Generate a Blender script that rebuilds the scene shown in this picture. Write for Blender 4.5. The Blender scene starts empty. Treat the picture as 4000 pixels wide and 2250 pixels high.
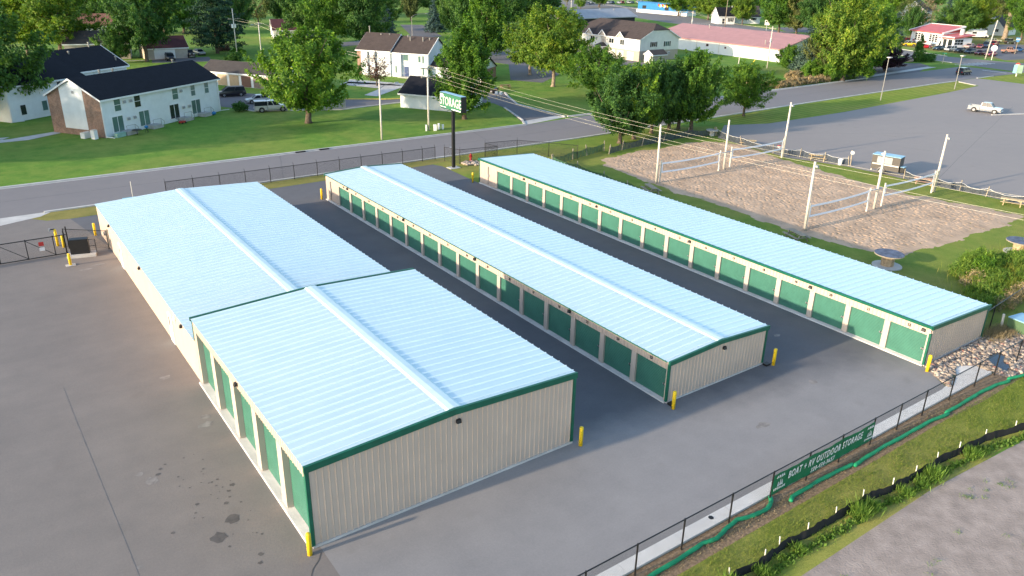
import bpy, bmesh, math, random
from mathutils import Vector, Matrix, noise
R = math.radians
scn = bpy.context.scene
col = scn.collection
random.seed(7)

# ---------------------------------------------------------------- camera
cd = bpy.data.cameras.new("camera"); cam = bpy.data.objects.new("camera", cd); col.objects.link(cam)
cam.location = (-32.3116, -28.3225, 25.0778)
cam.rotation_euler = (R(67.1894), R(-1.1252), R(-35.3394))
cd.sensor_fit = 'HORIZONTAL'; cd.sensor_width = 36.0; cd.lens = 36.0 * 3055.83 / 4000
cd.clip_start = 0.5; cd.clip_end = 6000
scn.camera = cam

# ---------------------------------------------------------------- light
SUN_DIR = Vector((1.0, -0.08, -0.235)).normalized()        # the way the light travels
EL = math.asin(-SUN_DIR.z)
AZ = math.atan2(-SUN_DIR.x, -SUN_DIR.y)                    # clockwise from +Y
w = bpy.data.worlds.new("World"); scn.world = w; w.use_nodes = True
nt = w.node_tree
bg = nt.nodes["Background"]
sky = nt.nodes.new("ShaderNodeTexSky"); sky.sky_type = 'NISHITA'; sky.sun_disc = False
sky.sun_elevation = EL; sky.sun_rotation = AZ; sky.air_density = 1.0; sky.dust_density = 1.0; sky.ozone_density = 1.5
nt.links.new(sky.outputs[0], bg.inputs[0]); bg.inputs[1].default_value = 0.15
sd = bpy.data.lights.new("sun", 'SUN'); sun = bpy.data.objects.new("sun", sd); col.objects.link(sun)
sd.energy = 2.65; sd.angle = R(1.2); sd.color = (1.0, 0.82, 0.61)
sun.rotation_euler = SUN_DIR.to_track_quat('-Z', 'Y').to_euler()
vs = scn.view_settings
vs.view_transform = 'Standard'; vs.look = 'None'; vs.gamma = 1; vs.exposure = 1.56

# ---------------------------------------------------------------- materials
def NM(name):
    m = bpy.data.materials.new(name); m.use_nodes = True
    n = m.node_tree; return m, n.nodes, n.links, n.nodes["Principled BSDF"]
def ramp(ns, stops):
    r = ns.new("ShaderNodeValToRGB"); e = r.color_ramp.elements
    while len(e) < len(stops): e.new(0.5)
    for i, (p, c) in enumerate(stops):
        e[i].position = p; e[i].color = (c[0], c[1], c[2], 1)
    return r
def nz(ns, ls, vec, scale, detail=4, rough=.55, dist=0):
    n = ns.new("ShaderNodeTexNoise"); n.inputs['Scale'].default_value = scale; n.inputs['Detail'].default_value = detail
    n.inputs['Roughness'].default_value = rough; n.inputs['Distortion'].default_value = dist
    ls.new(vec, n.inputs['Vector']); return n.outputs['Fac']
def math_(ns, ls, op, a, b):
    n = ns.new("ShaderNodeMath"); n.operation = op
    for i, x in enumerate((a, b)):
        if isinstance(x, (int, float)): n.inputs[i].default_value = x
        elif x is not None: ls.new(x, n.inputs[i])
    return n.outputs[0]
def mixc(ns, ls, fac, a, b, mode='MIX'):
    n = ns.new("ShaderNodeMix"); n.data_type = 'RGBA'; n.blend_type = mode
    for k, x in ((0, fac), (6, a), (7, b)):
        if isinstance(x, (int, float)): n.inputs[k].default_value = x
        elif isinstance(x, tuple): n.inputs[k].default_value = (x[0], x[1], x[2], 1)
        else: ls.new(x, n.inputs[k])
    return n.outputs[2]
def coords(ns, scale=None):
    t = ns.new("ShaderNodeTexCoord"); return t.outputs['Object']
def bump(ns, ls, bs, h, st, dist=.05):
    b = ns.new("ShaderNodeBump"); b.inputs['Strength'].default_value = st; b.inputs['Distance'].default_value = dist
    ls.new(h, b.inputs['Height']); ls.new(b.outputs[0], bs.inputs['Normal'])
MC = {}
def mat(name, c, rough=.6, var=.12, scale=3.0, metal=0.0, bmp=0.0, spec=.4, bscale=None):
    """plain surface with mottling: colour, roughness, spread of the mottling"""
    if name in MC: return MC[name]
    m, ns, ls, bs = NM(name)
    v = coords(ns); f = nz(ns, ls, v, scale, 5)
    lo = tuple(max(0, x * (1 - var)) for x in c); hi = tuple(min(1, x * (1 + var)) for x in c)
    r = ramp(ns, [(.3, lo), (.7, hi)]); ls.new(f, r.inputs[0]); ls.new(r.outputs[0], bs.inputs['Base Color'])
    bs.inputs['Roughness'].default_value = rough; bs.inputs['Metallic'].default_value = metal
    bs.inputs['Specular IOR Level'].default_value = spec
    if bmp: bump(ns, ls, bs, nz(ns, ls, v, bscale or scale * 6, 4), bmp)
    MC[name] = m; return m
def siding(name, c, pitch=.2, rough=.55, var=.06):
    m, ns, ls, bs = NM(name); v = coords(ns)
    r = ramp(ns, [(.3, tuple(x * (1 - var) for x in c)), (.7, tuple(min(1, x * (1 + var)) for x in c))])
    ls.new(nz(ns, ls, v, .9, 6), r.inputs[0])
    s = ns.new("ShaderNodeSeparateXYZ"); ls.new(v, s.inputs[0])
    h = math_(ns, ls, 'FRACT', math_(ns, ls, 'DIVIDE', s.outputs[2], pitch), None)
    ls.new(r.outputs[0], bs.inputs['Base Color']); bs.inputs['Roughness'].default_value = rough
    bump(ns, ls, bs, h, .8, .02); return m
def brick(name, c1, c2, mortar):
    m, ns, ls, bs = NM(name); v = coords(ns)
    # bricks run along x+y so that either wall shows courses
    s = ns.new("ShaderNodeSeparateXYZ"); ls.new(v, s.inputs[0]); cb = ns.new("ShaderNodeCombineXYZ")
    ls.new(math_(ns, ls, 'ADD', s.outputs[0], s.outputs[1]), cb.inputs[0]); ls.new(s.outputs[2], cb.inputs[1])
    b = ns.new("ShaderNodeTexBrick"); ls.new(cb.outputs[0], b.inputs['Vector']); b.inputs['Scale'].default_value = 1
    b.inputs['Brick Width'].default_value = .22; b.inputs['Row Height'].default_value = .075; b.inputs['Mortar Size'].default_value = .008
    for k, c in (('Color1', c1), ('Color2', c2), ('Mortar', mortar)): b.inputs[k].default_value = (*c, 1)
    f = nz(ns, ls, v, 1.2, 5); r = ramp(ns, [(.3, (.7, .7, .7)), (.7, (1.25, 1.2, 1.15))]); ls.new(f, r.inputs[0])
    ls.new(mixc(ns, ls, 1.0, b.outputs[0], r.outputs[0], 'MULTIPLY'), bs.inputs['Base Color']); bs.inputs['Roughness'].default_value = .85
    return m
def shingle(name, c, var=.3):
    m, ns, ls, bs = NM(name); v = coords(ns)
    f = nz(ns, ls, v, 1.1, 8, .7); g = nz(ns, ls, v, 14, 3, .7)
    r = ramp(ns, [(.3, tuple(x * (1 - var) for x in c)), (.72, tuple(x * (1 + var) for x in c))])
    ls.new(math_(ns, ls, 'ADD', math_(ns, ls, 'MULTIPLY', f, .55), math_(ns, ls, 'MULTIPLY', g, .45)), r.inputs[0])
    ls.new(r.outputs[0], bs.inputs['Base Color']); bs.inputs['Roughness'].default_value = .9; bs.inputs['Specular IOR Level'].default_value = .2
    bump(ns, ls, bs, g, .5, .03); return m
def asphalt(name, c, stain=.25, crack=0.0, warm=(1.0, .97, .93), c2=None):
    """fine aggregate grain, broad worn lanes, dark spots and tar-filled cracks"""
    m, ns, ls, bs = NM(name); v = coords(ns)
    big = nz(ns, ls, v, .07, 6, .6, .6); mid = nz(ns, ls, v, .6, 6, .65); fine = nz(ns, ls, v, 9, 3, .8); grit = nz(ns, ls, v, 38, 2, .8)
    sm = ns.new("ShaderNodeMapping"); ls.new(v, sm.inputs[0]); sm.inputs['Scale'].default_value = (.02, .5, 1)
    lane = nz(ns, ls, sm.outputs[0], 1.0, 5, .6)
    a = math_(ns, ls, 'ADD', math_(ns, ls, 'MULTIPLY', big, .26), math_(ns, ls, 'MULTIPLY', mid, .20))
    a = math_(ns, ls, 'ADD', a, math_(ns, ls, 'MULTIPLY', fine, .22)); a = math_(ns, ls, 'ADD', a, math_(ns, ls, 'MULTIPLY', lane, .12))
    a = math_(ns, ls, 'ADD', a, math_(ns, ls, 'MULTIPLY', grit, .20))
    lo = tuple(x * (1 - stain) for x in c); hi = tuple(x * (1 + stain) * k for x, k in zip(c, warm))
    r = ramp(ns, [(.34, lo), (.66, hi)]); ls.new(a, r.inputs[0]); out = r.outputs[0]
    if c2:      # newer, darker lane paving plus the lanes' shade put into its colour; ragged edge
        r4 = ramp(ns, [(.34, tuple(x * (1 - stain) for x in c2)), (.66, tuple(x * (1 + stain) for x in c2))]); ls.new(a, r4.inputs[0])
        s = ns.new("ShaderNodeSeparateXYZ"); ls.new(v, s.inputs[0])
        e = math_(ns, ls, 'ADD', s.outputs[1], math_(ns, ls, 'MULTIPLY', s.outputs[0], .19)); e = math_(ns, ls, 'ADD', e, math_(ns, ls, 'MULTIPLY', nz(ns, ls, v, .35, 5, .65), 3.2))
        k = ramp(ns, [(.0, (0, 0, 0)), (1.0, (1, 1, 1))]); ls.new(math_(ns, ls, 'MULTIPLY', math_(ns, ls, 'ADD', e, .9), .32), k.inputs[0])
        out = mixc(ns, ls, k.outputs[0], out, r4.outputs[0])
    sp = nz(ns, ls, v, .55, 2, .5); r2 = ramp(ns, [(.66, (1, 1, 1)), (.86, (.84, .83, .82))]); ls.new(sp, r2.inputs[0])
    out = mixc(ns, ls, .8, out, r2.outputs[0], 'MULTIPLY')
    if crack:
        vo = ns.new("ShaderNodeTexVoronoi"); vo.feature = 'DISTANCE_TO_EDGE'; vo.inputs['Scale'].default_value = crack
        dv = ns.new("ShaderNodeVectorMath"); dv.operation = 'ADD'; nn = ns.new("ShaderNodeTexNoise"); nn.inputs['Scale'].default_value = .5; nn.inputs['Detail'].default_value = 6
        ls.new(v, nn.inputs['Vector']); ls.new(v, dv.inputs[0])
        sc = ns.new("ShaderNodeVectorMath"); sc.operation = 'SCALE'; sc.inputs[3].default_value = 3.0; ls.new(nn.outputs['Color'], sc.inputs[0]); ls.new(sc.outputs[0], dv.inputs[1])
        ls.new(dv.outputs[0], vo.inputs['Vector'])
        r3 = ramp(ns, [(0, (.55, .54, .53)), (.006 , (.6, .6, .6)), (.012, (1, 1, 1))]); ls.new(vo.outputs['Distance'], r3.inputs[0])
        out = mixc(ns, ls, .55, out, r3.outputs[0], 'MULTIPLY')
    ls.new(out, bs.inputs['Base Color']); bs.inputs['Roughness'].default_value = .88; bs.inputs['Specular IOR Level'].default_value = .25
    bump(ns, ls, bs, fine, .35, .02); return m
def grass(name, dark, mid, dry, drylevel=.62, stripe=None):
    m, ns, ls, bs = NM(name); v = coords(ns)
    big = nz(ns, ls, v, .055, 5, .6, .8); med = nz(ns, ls, v, .5, 6, .7); st = ns.new("ShaderNodeMapping"); ls.new(v, st.inputs[0]); st.inputs['Scale'].default_value = (1, 2.2, 1)
    fine = nz(ns, ls, st.outputs[0], 5, 5, .8); vf = nz(ns, ls, v, 20, 3, .8)
    a = math_(ns, ls, 'ADD', math_(ns, ls, 'MULTIPLY', med, .35), math_(ns, ls, 'MULTIPLY', fine, .4)); a = math_(ns, ls, 'ADD', a, math_(ns, ls, 'MULTIPLY', vf, .25))
    r = ramp(ns, [(.3, dark), (.52, mid), (.74, tuple(x * 1.35 for x in mid))]); ls.new(a, r.inputs[0])
    k = math_(ns, ls, 'ADD', math_(ns, ls, 'MULTIPLY', big, .7), math_(ns, ls, 'MULTIPLY', med, .3))
    rd = ramp(ns, [(drylevel - .12, (0, 0, 0)), (drylevel + .1, (.8, .8, .8))]); ls.new(k, rd.inputs[0])
    dr = ramp(ns, [(.3, tuple(x * .75 for x in dry)), (.7, tuple(x * 1.25 for x in dry))]); ls.new(a, dr.inputs[0])
    out = mixc(ns, ls, rd.outputs[0], r.outputs[0], dr.outputs[0])
    if stripe:
        mp = ns.new("ShaderNodeMapping"); mp.inputs['Rotation'].default_value = (0, 0, stripe); ls.new(v, mp.inputs[0])
        wv = ns.new("ShaderNodeTexWave"); wv.inputs['Scale'].default_value = .28; wv.inputs['Distortion'].default_value = .6; wv.inputs['Detail'].default_value = 2; ls.new(mp.outputs[0], wv.inputs['Vector'])
        rs = ramp(ns, [(.3, (.70, .76, .70)), (.7, (1.15, 1.12, 1.0))]); ls.new(wv.outputs[1], rs.inputs[0])
        out = mixc(ns, ls, .8, out, rs.outputs[0], 'MULTIPLY')
    ls.new(out, bs.inputs['Base Color']); bs.inputs['Roughness'].default_value = .95; bs.inputs['Specular IOR Level'].default_value = .1
    bump(ns, ls, bs, a, 1.0, .12); return m
def leafmat(name, c1, c2, trans=.28, hue2=None):
    """every leaf a little different; crowns differ too"""
    m, ns, ls, bs = NM(name)
    g = ns.new("ShaderNodeNewGeometry"); oi = ns.new("ShaderNodeObjectInfo")
    r = ramp(ns, [(0, c1), (.75, c2), (1, hue2 or tuple(x * 1.25 for x in c2))]); ls.new(g.outputs['Random Per Island'], r.inputs[0])
    ro = ramp(ns, [(0, (.8, .85, .8)), (.5, (1, 1, 1)), (1, (1.25, 1.12, .9))]); ls.new(oi.outputs['Random'], ro.inputs[0])
    c = mixc(ns, ls, 1.0, r.outputs[0], ro.outputs[0], 'MULTIPLY')
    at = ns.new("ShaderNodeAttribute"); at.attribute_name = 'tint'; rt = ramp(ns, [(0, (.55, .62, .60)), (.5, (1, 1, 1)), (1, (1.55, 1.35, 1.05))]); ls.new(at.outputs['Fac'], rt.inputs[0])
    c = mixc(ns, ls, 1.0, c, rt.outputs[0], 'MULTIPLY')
    ls.new(c, bs.inputs['Base Color']); bs.inputs['Roughness'].default_value = .6; bs.inputs['Specular IOR Level'].default_value = .25
    t = ns.new("ShaderNodeBsdfTranslucent"); ls.new(mixc(ns, ls, 1.0, c, (1.2, 1.3, .5), 'MULTIPLY'), t.inputs[0])
    mx = ns.new("ShaderNodeMixShader"); mx.inputs[0].default_value = trans
    ls.new(bs.outputs[0], mx.inputs[1]); ls.new(t.outputs[0], mx.inputs[2])
    ls.new(mx.outputs[0], ns["Material Output"].inputs[0]); return m
def paintmat():
    m, ns, ls, bs = NM("car_paint"); oi = ns.new("ShaderNodeObjectInfo"); v = coords(ns)
    f = nz(ns, ls, v, 2.5, 4); r = ramp(ns, [(.3, (.9, .9, .9)), (.7, (1.05, 1.05, 1.05))]); ls.new(f, r.inputs[0])
    ls.new(mixc(ns, ls, 1.0, oi.outputs['Color'], r.outputs[0], 'MULTIPLY'), bs.inputs['Base Color'])
    bs.inputs['Roughness'].default_value = .28; bs.inputs['Coat Weight'].default_value = .5; bs.inputs['Coat Roughness'].default_value = .08; return m

M = {}
M['galv'] = None
def galv():
    """coated steel roof sheet: rain streaks run down the slope, sheets differ a little in tone"""
    m, ns, ls, bs = NM("roof_steel"); v = coords(ns)
    mp = ns.new("ShaderNodeMapping"); ls.new(v, mp.inputs[0]); mp.inputs['Scale'].default_value = (.25, 3.2, 1)
    st = nz(ns, ls, mp.outputs[0], 1.0, 5, .65); bl = nz(ns, ls, v, .35, 5, .6)
    a = math_(ns, ls, 'ADD', math_(ns, ls, 'MULTIPLY', st, .5), math_(ns, ls, 'MULTIPLY', bl, .5))
    r = ramp(ns, [(.28, (.62, .77, .79)), (.5, (.69, .82, .83)), (.72, (.75, .87, .87))]); ls.new(a, r.inputs[0])
    ls.new(r.outputs[0], bs.inputs['Base Color']); bs.inputs['Metallic'].default_value = .45
    rr = ramp(ns, [(.3, (.33, .33, .33)), (.7, (.42, .42, .42))]); ls.new(bl, rr.inputs[0]); ls.new(rr.outputs[0], bs.inputs['Roughness'])
    return m
M['galv'] = galv()
M['rib'] = mat('roof_rib_highlight', (.88, .95, .95), .5, .04, 1.0, .1)  # paler than the roof sheet: the ribs' highlight is put into their colour
M['ridge'] = mat('ridge_cap_steel', (.62, .76, .77), .45, .06, 1.5, .2)
M['tan'] = mat('tan_wall_steel', (.53, .425, .345), .5, .05, .7, spec=.35)
M['tan2'] = mat('tan_post_steel', (.50, .42, .35), .5, .05, 1.0)
M['green'] = mat('green_trim_steel', (.008, .11, .065), .4, .15, 2.0)
M['door'] = mat('green_door_steel', (.055, .180, .130), .42, .10, 1.2, spec=.5)
M['latch'] = mat('zinc_latch', (.5, .5, .5), .4, .1, 8, .8)
M['gutc'] = mat('gutter_concrete', (.70, .68, .64), .85, .10, .8, bmp=.3)
M['conc'] = mat('concrete', (.40, .385, .36), .85, .18, 1.4, bmp=.3)
M['concl'] = mat('pale_concrete', (.52, .50, .47), .85, .14, .8, bmp=.3)
M['white'] = mat('white_paint', (.74, .74, .73), .5, .04, 1.0)
M['offw'] = mat('offwhite_paint', (.66, .63, .56), .6, .08, 2.0)
M['pole'] = mat('whitewashed_pole', (.56, .52, .45), .75, .14, 2.5, bmp=.3)
M['woodg'] = mat('weathered_timber', (.33, .28, .21), .85, .3, 3.0, bmp=.4)
M['woodb'] = mat('pine_timber', (.50, .38, .22), .8, .25, 3.0, bmp=.3)
M['woodd'] = mat('dark_timber', (.12, .075, .05), .85, .3, 3.0)
M['yellow'] = mat('yellow_sleeve', (.80, .56, .02), .38, .08, 1.5)
M['black'] = mat('black_metal', (.012, .012, .013), .45, .2, 3)
M['blackf'] = mat('black_fabric', (.014, .014, .016), .8, .3, 1.5, bmp=.4)
M['glass'] = mat('window_glass', (.02, .028, .03), .08, .3, .4, spec=.8)
M['glassg'] = mat('curtained_glass', (.10, .17, .15), .12, .3, .4, spec=.8)
M['glassc'] = mat('car_glass', (.012, .017, .022), .3, .2, .8, spec=.2)
M['tyre'] = mat('tyre_rubber', (.018, .018, .018), .85, .2, 4)
M['rim'] = mat('wheel_rim', (.26, .26, .27), .45, .1, 4, .4)
M['chrome'] = mat('chrome', (.6, .6, .6), .2, .1, 4, .9)
M['hl'] = mat('lamp_glass', (.75, .75, .72), .15, .05, 4)
M['tl'] = mat('tail_lamp_red', (.35, .01, .01), .2, .1, 4)
M['paint'] = paintmat()
M['bark'] = mat('bark', (.12, .09, .065), .95, .4, 3.0, bmp=.8)
M['barkl'] = mat('pale_bark', (.27, .21, .15), .95, .35, 2.0, bmp=.7)
M['grey'] = mat('grey_paint', (.30, .31, .32), .5, .1, 2)
M['galvp'] = mat('galvanised_post', (.30, .29, .27), .5, .12, 3, .5)
M['sand'] = mat('sand', (.49, .345, .232), .95, .22, .4, bmp=.6, bscale=5)
M['dirt'] = mat('gravelly_dirt', (.335, .27, .228), .95, .22, 1.1, bmp=.7, bscale=9)
M['mulch'] = mat('dead_grass_and_mulch', (.24, .165, .10), .95, .4, 6, bmp=.9, bscale=14)
M['red'] = mat('red_paint', (.45, .035, .03), .5, .15, 2)
M['dust'] = mat('pale_dust_patch', (.232, .212, .197), .9, .3, 2.2)
M['line'] = mat('road_marking_white', (.62, .62, .60), .8, .22, 2.5)
M['yline'] = mat('yellow_kerb_paint', (.60, .47, .10), .8, .2, 2.0)
M['hose'] = mat('green_filter_sock', (.012, .26, .11), .85, .2, 2.5, bmp=.4)
M['banner'] = mat('green_banner_vinyl', (.008, .15, .065), .5, .12, 1.2, bmp=.3, bscale=2)
M['net'] = mat('white_net_tape', (.84, .85, .90), .7, .05, 3)
M['netm'] = mat('net_cord', (.10, .10, .10), .8, .05, 3)
M['wire'] = mat('overhead_wire', (.55, .50, .38), .5, .05, 3)
M['wsiding'] = siding('white_lap_siding', (.74, .76, .77), .16)
M['csiding'] = siding('cream_lap_siding', (.70, .70, .64), .18)
M['tsiding'] = siding('tan_lap_siding', (.42, .36, .29), .16)
M['beige'] = mat('beige_stucco', (.42, .37, .31), .9, .08, 1.5)
M['brick'] = brick('brown_brick', (.22, .105, .065), (.32, .175, .115), (.34, .30, .26))
M['shblack'] = shingle('black_shingles', (.012, .013, .018), .4)
M['shbrown'] = shingle('grey_brown_shingles', (.066, .052, .048), .4)
M['shgrey'] = shingle('grey_shingles', (.066, .058, .054), .35)
M['shmar'] = shingle('maroon_shingles', (.085, .035, .04), .35)
M['pinkroof'] = mat('faded_red_metal_roof', (.40, .205, .19), .55, .08, .6)
M['redroof'] = mat('red_metal_roof', (.46, .10, .09), .5, .12, .8)
M['greyroof'] = mat('grey_metal_roof', (.30, .31, .33), .5, .1, .5)
M['navy'] = mat('navy_door', (.03, .06, .16), .5, .1, 2)
M['bluep'] = mat('blue_paint', (.02, .17, .38), .5, .15, 1.5)
M['lblue'] = mat('pale_blue_paint', (.33, .47, .55), .6, .1, 1.5)
M['teal'] = mat('teal_sign_paint', (.22, .50, .55), .5, .08, 1.5)
M['tanG'] = mat('tan_garage_door', (.42, .31, .20), .6, .08, 2)
M['brnG'] = mat('brown_garage_door', (.15, .075, .055), .6, .1, 2)
M['greyG'] = mat('taupe_garage_door', (.22, .16, .13), .6, .1, 2)
M['steel'] = mat('dark_bronze_sheet', (.075, .066, .060), .45, .12, 1.0)
M['bluesteel'] = mat('pale_blue_steel_top', (.25, .45, .58), .4, .1, 1)
M['asph_yard'] = asphalt('yard_asphalt', (.262, .254, .254), .24, c2=(.135, .135, .142))  # second colour: lane paving, darkened further to carry the shade between the buildings
M['asph_left'] = asphalt('old_lot_asphalt', (.205, .186, .174), .26)
M['asph_street'] = asphalt('street_asphalt', (.215, .203, .206), .12)
M['asph_lot'] = asphalt('big_lot_asphalt', (.285, .260, .248), .10)
M['asph_drive'] = asphalt('driveway_asphalt', (.155, .150, .158), .15)
M['asph_hwy'] = asphalt('highway_asphalt', (.20, .192, .19), .12)
M['lawn'] = grass('lawn', (.046, .120, .020), (.140, .265, .042), (.26, .275, .066), .56)
M['verge'] = grass('verge_grass', (.125, .165, .030), (.25, .285, .050), (.34, .30, .090), .52)
M['court'] = grass('court_grass', (.080, .145, .024), (.180, .260, .042), (.28, .25, .070), .54)
M['strip'] = grass('dry_strip_grass', (.10, .12, .03), (.20, .205, .05), (.29, .245, .085), .50)
M['median'] = grass('striped_mown_grass', (.11, .175, .026), (.215, .285, .046), (.31, .295, .075), .54, 1.52)
def water():
    m, ns, ls, bs = NM('pond_water'); v = coords(ns); f = nz(ns, ls, v, 3, 3)
    r = ramp(ns, [(.3, (.006, .014, .03)), (.7, (.012, .022, .042))]); ls.new(f, r.inputs[0]); ls.new(r.outputs[0], bs.inputs['Base Color'])
    bs.inputs['Roughness'].default_value = .04; bump(ns, ls, bs, f, .05, .01); return m
M['water'] = water()
def rocky():
    m, ns, ls, bs = NM('river_rock'); g = ns.new("ShaderNodeNewGeometry")
    r = ramp(ns, [(0, (.10, .10, .11)), (.3, (.24, .20, .17)), (.6, (.42, .34, .26)), (.85, (.50, .43, .36)), (1, (.30, .14, .11))]); ls.new(g.outputs['Random Per Island'], r.inputs[0])
    ls.new(r.outputs[0], bs.inputs['Base Color']); bs.inputs['Roughness'].default_value = .8; return m
M['rock'] = rocky()
M['lmaple'] = leafmat('maple_leaf', (.050, .130, .020), (.130, .265, .034), .40, (.17, .27, .04))
M['lgold'] = leafmat('yellowing_leaf', (.065, .150, .020), (.175, .280, .034), .40, (.26, .31, .045))
M['ldark'] = leafmat('dark_leaf', (.034, .100, .028), (.084, .180, .040), .36)
M['llime'] = leafmat('bright_leaf', (.045, .130, .016), (.125, .240, .028), .32)
M['lspruce'] = leafmat('blue_spruce_needle', (.028, .070, .066), (.070, .128, .125), .1)
M['lpine'] = leafmat('dark_pine_needle', (.012, .045, .028), (.030, .080, .042), .1)
M['lpurple'] = leafmat('purple_leaf', (.012, .006, .016), (.035, .016, .032), .15)
M['lbronze'] = leafmat('bronze_leaf', (.05, .022, .018), (.11, .055, .042), .2)
M['lcedar'] = leafmat('arborvitae_leaf', (.025, .095, .018), (.070, .175, .030), .15)
M['lolive'] = leafmat('olive_leaf', (.060, .090, .026), (.140, .165, .055), .25)
M['ldry'] = leafmat('dry_twig', (.20, .155, .10), (.36, .28, .17), .15)
M['lweed'] = leafmat('weed_leaf', (.065, .150, .024), (.175, .270, .048), .38)
M['lblade'] = leafmat('grass_blade', (.105, .175, .026), (.23, .28, .05), .35, (.34, .31, .10))

# ---------------------------------------------------------------- mesh helpers
class MB:
    def __init__(s): s.v = []; s.f = []; s.m = []; s.mats = []
    def mi(s, m):
        if m not in s.mats: s.mats.append(m)
        return s.mats.index(m)
    def add(s, vs, fs, m):
        b = len(s.v); s.v += [tuple(x) for x in vs]; i = s.mi(m)
        for f in fs: s.f.append(tuple(b + k for k in f)); s.m.append(i)
    def hexa(s, p, m):      # 8 points: bottom ring 0-3 counter-clockwise, top ring 4-7
        s.add(p, [(3, 2, 1, 0), (4, 5, 6, 7), (0, 1, 5, 4), (1, 2, 6, 5), (2, 3, 7, 6), (3, 0, 4, 7)], m)
    def box(s, x0, y0, z0, x1, y1, z1, m):
        s.hexa([(x0, y0, z0), (x1, y0, z0), (x1, y1, z0), (x0, y1, z0), (x0, y0, z1), (x1, y0, z1), (x1, y1, z1), (x0, y1, z1)], m)
    def quad(s, a, b, c, d, m): s.add([a, b, c, d], [(0, 1, 2, 3)], m)
    def sheet(s, poly, z, m): s.add([(x, y, z) for x, y in poly], [tuple(range(len(poly)))], m)
    def prism(s, poly, z0, z1, m):   # counter-clockwise plan outline
        n = len(poly); vs = [(x, y, z0) for x, y in poly] + [(x, y, z1) for x, y in poly]
        s.add(vs, [tuple(range(n - 1, -1, -1)), tuple(range(n, 2 * n))] + [(i, (i + 1) % n, n + (i + 1) % n, n + i) for i in range(n)], m)
    def cyl(s, p0, p1, r0, r1, n, m, cap=True):
        p0 = Vector(p0); p1 = Vector(p1); d = (p1 - p0).normalized()
        a = d.orthogonal().normalized(); b = d.cross(a); vs = []
        for p, r in ((p0, r0), (p1, r1)):
            vs += [p + (a * math.cos(2 * math.pi * i / n) + b * math.sin(2 * math.pi * i / n)) * r for i in range(n)]
        fs = [(i, (i + 1) % n, n + (i + 1) % n, n + i) for i in range(n)]
        if cap: fs += [tuple(range(n - 1, -1, -1)), tuple(range(n, 2 * n))]
        s.add(vs, fs, m)
    def bar(s, p0, p1, w, m, h=None):  # square bar
        p0 = Vector(p0); p1 = Vector(p1); d = (p1 - p0).normalized(); up = Vector((0, 0, 1)) if abs(d.z) < .95 else Vector((1, 0, 0))
        a = d.cross(up).normalized() * (w / 2); b = a.cross(d).normalized() * ((h or w) / 2)
        s.hexa([p0 - a - b, p0 + a - b, p1 + a - b, p1 - a - b, p0 - a + b, p0 + a + b, p1 + a + b, p1 - a + b], m)
    def tube(s, pts, r, n, m):
        pts = [Vector(p) for p in pts]; rings = []; rr = r if isinstance(r, (list, tuple)) else [r] * len(pts); prev = None
        for i, p in enumerate(pts):
            d = (pts[min(i + 1, len(pts) - 1)] - pts[max(i - 1, 0)]).normalized()
            a = (prev - d * prev.dot(d)).normalized() if prev is not None and (prev - d * prev.dot(d)).length > 1e-4 else d.orthogonal().normalized()
            prev = a; b = d.cross(a)
            rings.append([p + (a * math.cos(2 * math.pi * k / n) + b * math.sin(2 * math.pi * k / n)) * rr[i] for k in range(n)])
        vs = [q for g in rings for q in g]; fs = []
        for i in range(len(pts) - 1):
            fs += [(i * n + k, i * n + (k + 1) % n, (i + 1) * n + (k + 1) % n, (i + 1) * n + k) for k in range(n)]
        fs += [tuple(range(n - 1, -1, -1)), tuple(range((len(pts) - 1) * n, len(pts) * n))]
        s.add(vs, fs, m)
    def loft(s, rings, m, cap=True):
        n = len(rings[0]); vs = [q for g in rings for q in g]; fs = []
        for i in range(len(rings) - 1):
            fs += [(i * n + k, i * n + (k + 1) % n, (i + 1) * n + (k + 1) % n, (i + 1) * n + k) for k in range(n)]
        if cap: fs += [tuple(range(n - 1, -1, -1)), tuple(range((len(rings) - 1) * n, len(rings) * n))]
        s.add(vs, fs, m)
    def ribbed(s, prof, A, B, nrm, m, m2=None):
        """sheet metal: profile points (s, depth); A(s), B(s) give the two edges, nrm the outward direction"""
        nrm = Vector(nrm); vs = []
        for t, d in prof: vs += [Vector(A(t)) + nrm * d, Vector(B(t)) + nrm * d]
        q = [(2 * i, 2 * i + 2, 2 * i + 3, 2 * i + 1) for i in range(len(prof) - 1)]
        if not m2: s.add(vs, q, m); return
        b = len(s.v); s.v += [tuple(x) for x in vs]; i1, i2 = s.mi(m), s.mi(m2)
        for i, f in enumerate(q): s.f.append(tuple(b + k for k in f)); s.m.append(i2 if prof[i][1] > 0 or prof[i + 1][1] > 0 else i1)
    def mesh(s, name):
        me = bpy.data.meshes.new(name); me.from_pydata(s.v, [], s.f)
        for m in s.mats: me.materials.append(m)
        me.polygons.foreach_set('material_index', s.m); me.update(); return me
    def build(s, name, parent=None, smooth=False, fix=True, **kw):
        me = s.mesh(name)
        if fix:
            bm = bmesh.new(); bm.from_mesh(me); bmesh.ops.recalc_face_normals(bm, faces=bm.faces); bm.to_mesh(me); bm.free()
        if smooth:
            for p in me.polygons: p.use_smooth = True
        return place(me, name, parent, **kw)
def place(me, name, parent=None, loc=(0, 0, 0), rot=0, label=None, cat=None, group=None, kind=None):
    o = bpy.data.objects.new(name, me); col.objects.link(o); o.location = loc; o.rotation_euler = (0, 0, rot)
    if parent: o.parent = parent
    tag(o, label, cat, group, kind); return o
def tag(o, label=None, cat=None, group=None, kind=None):
    if label: o['label'] = label
    if cat: o['category'] = cat
    if group: o['group'] = group
    if kind: o['kind'] = kind
def thing(name, label, cat, loc=(0, 0, 0), rot=0, group=None):
    return place(None, name, None, loc, rot, label, cat, group)
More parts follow.
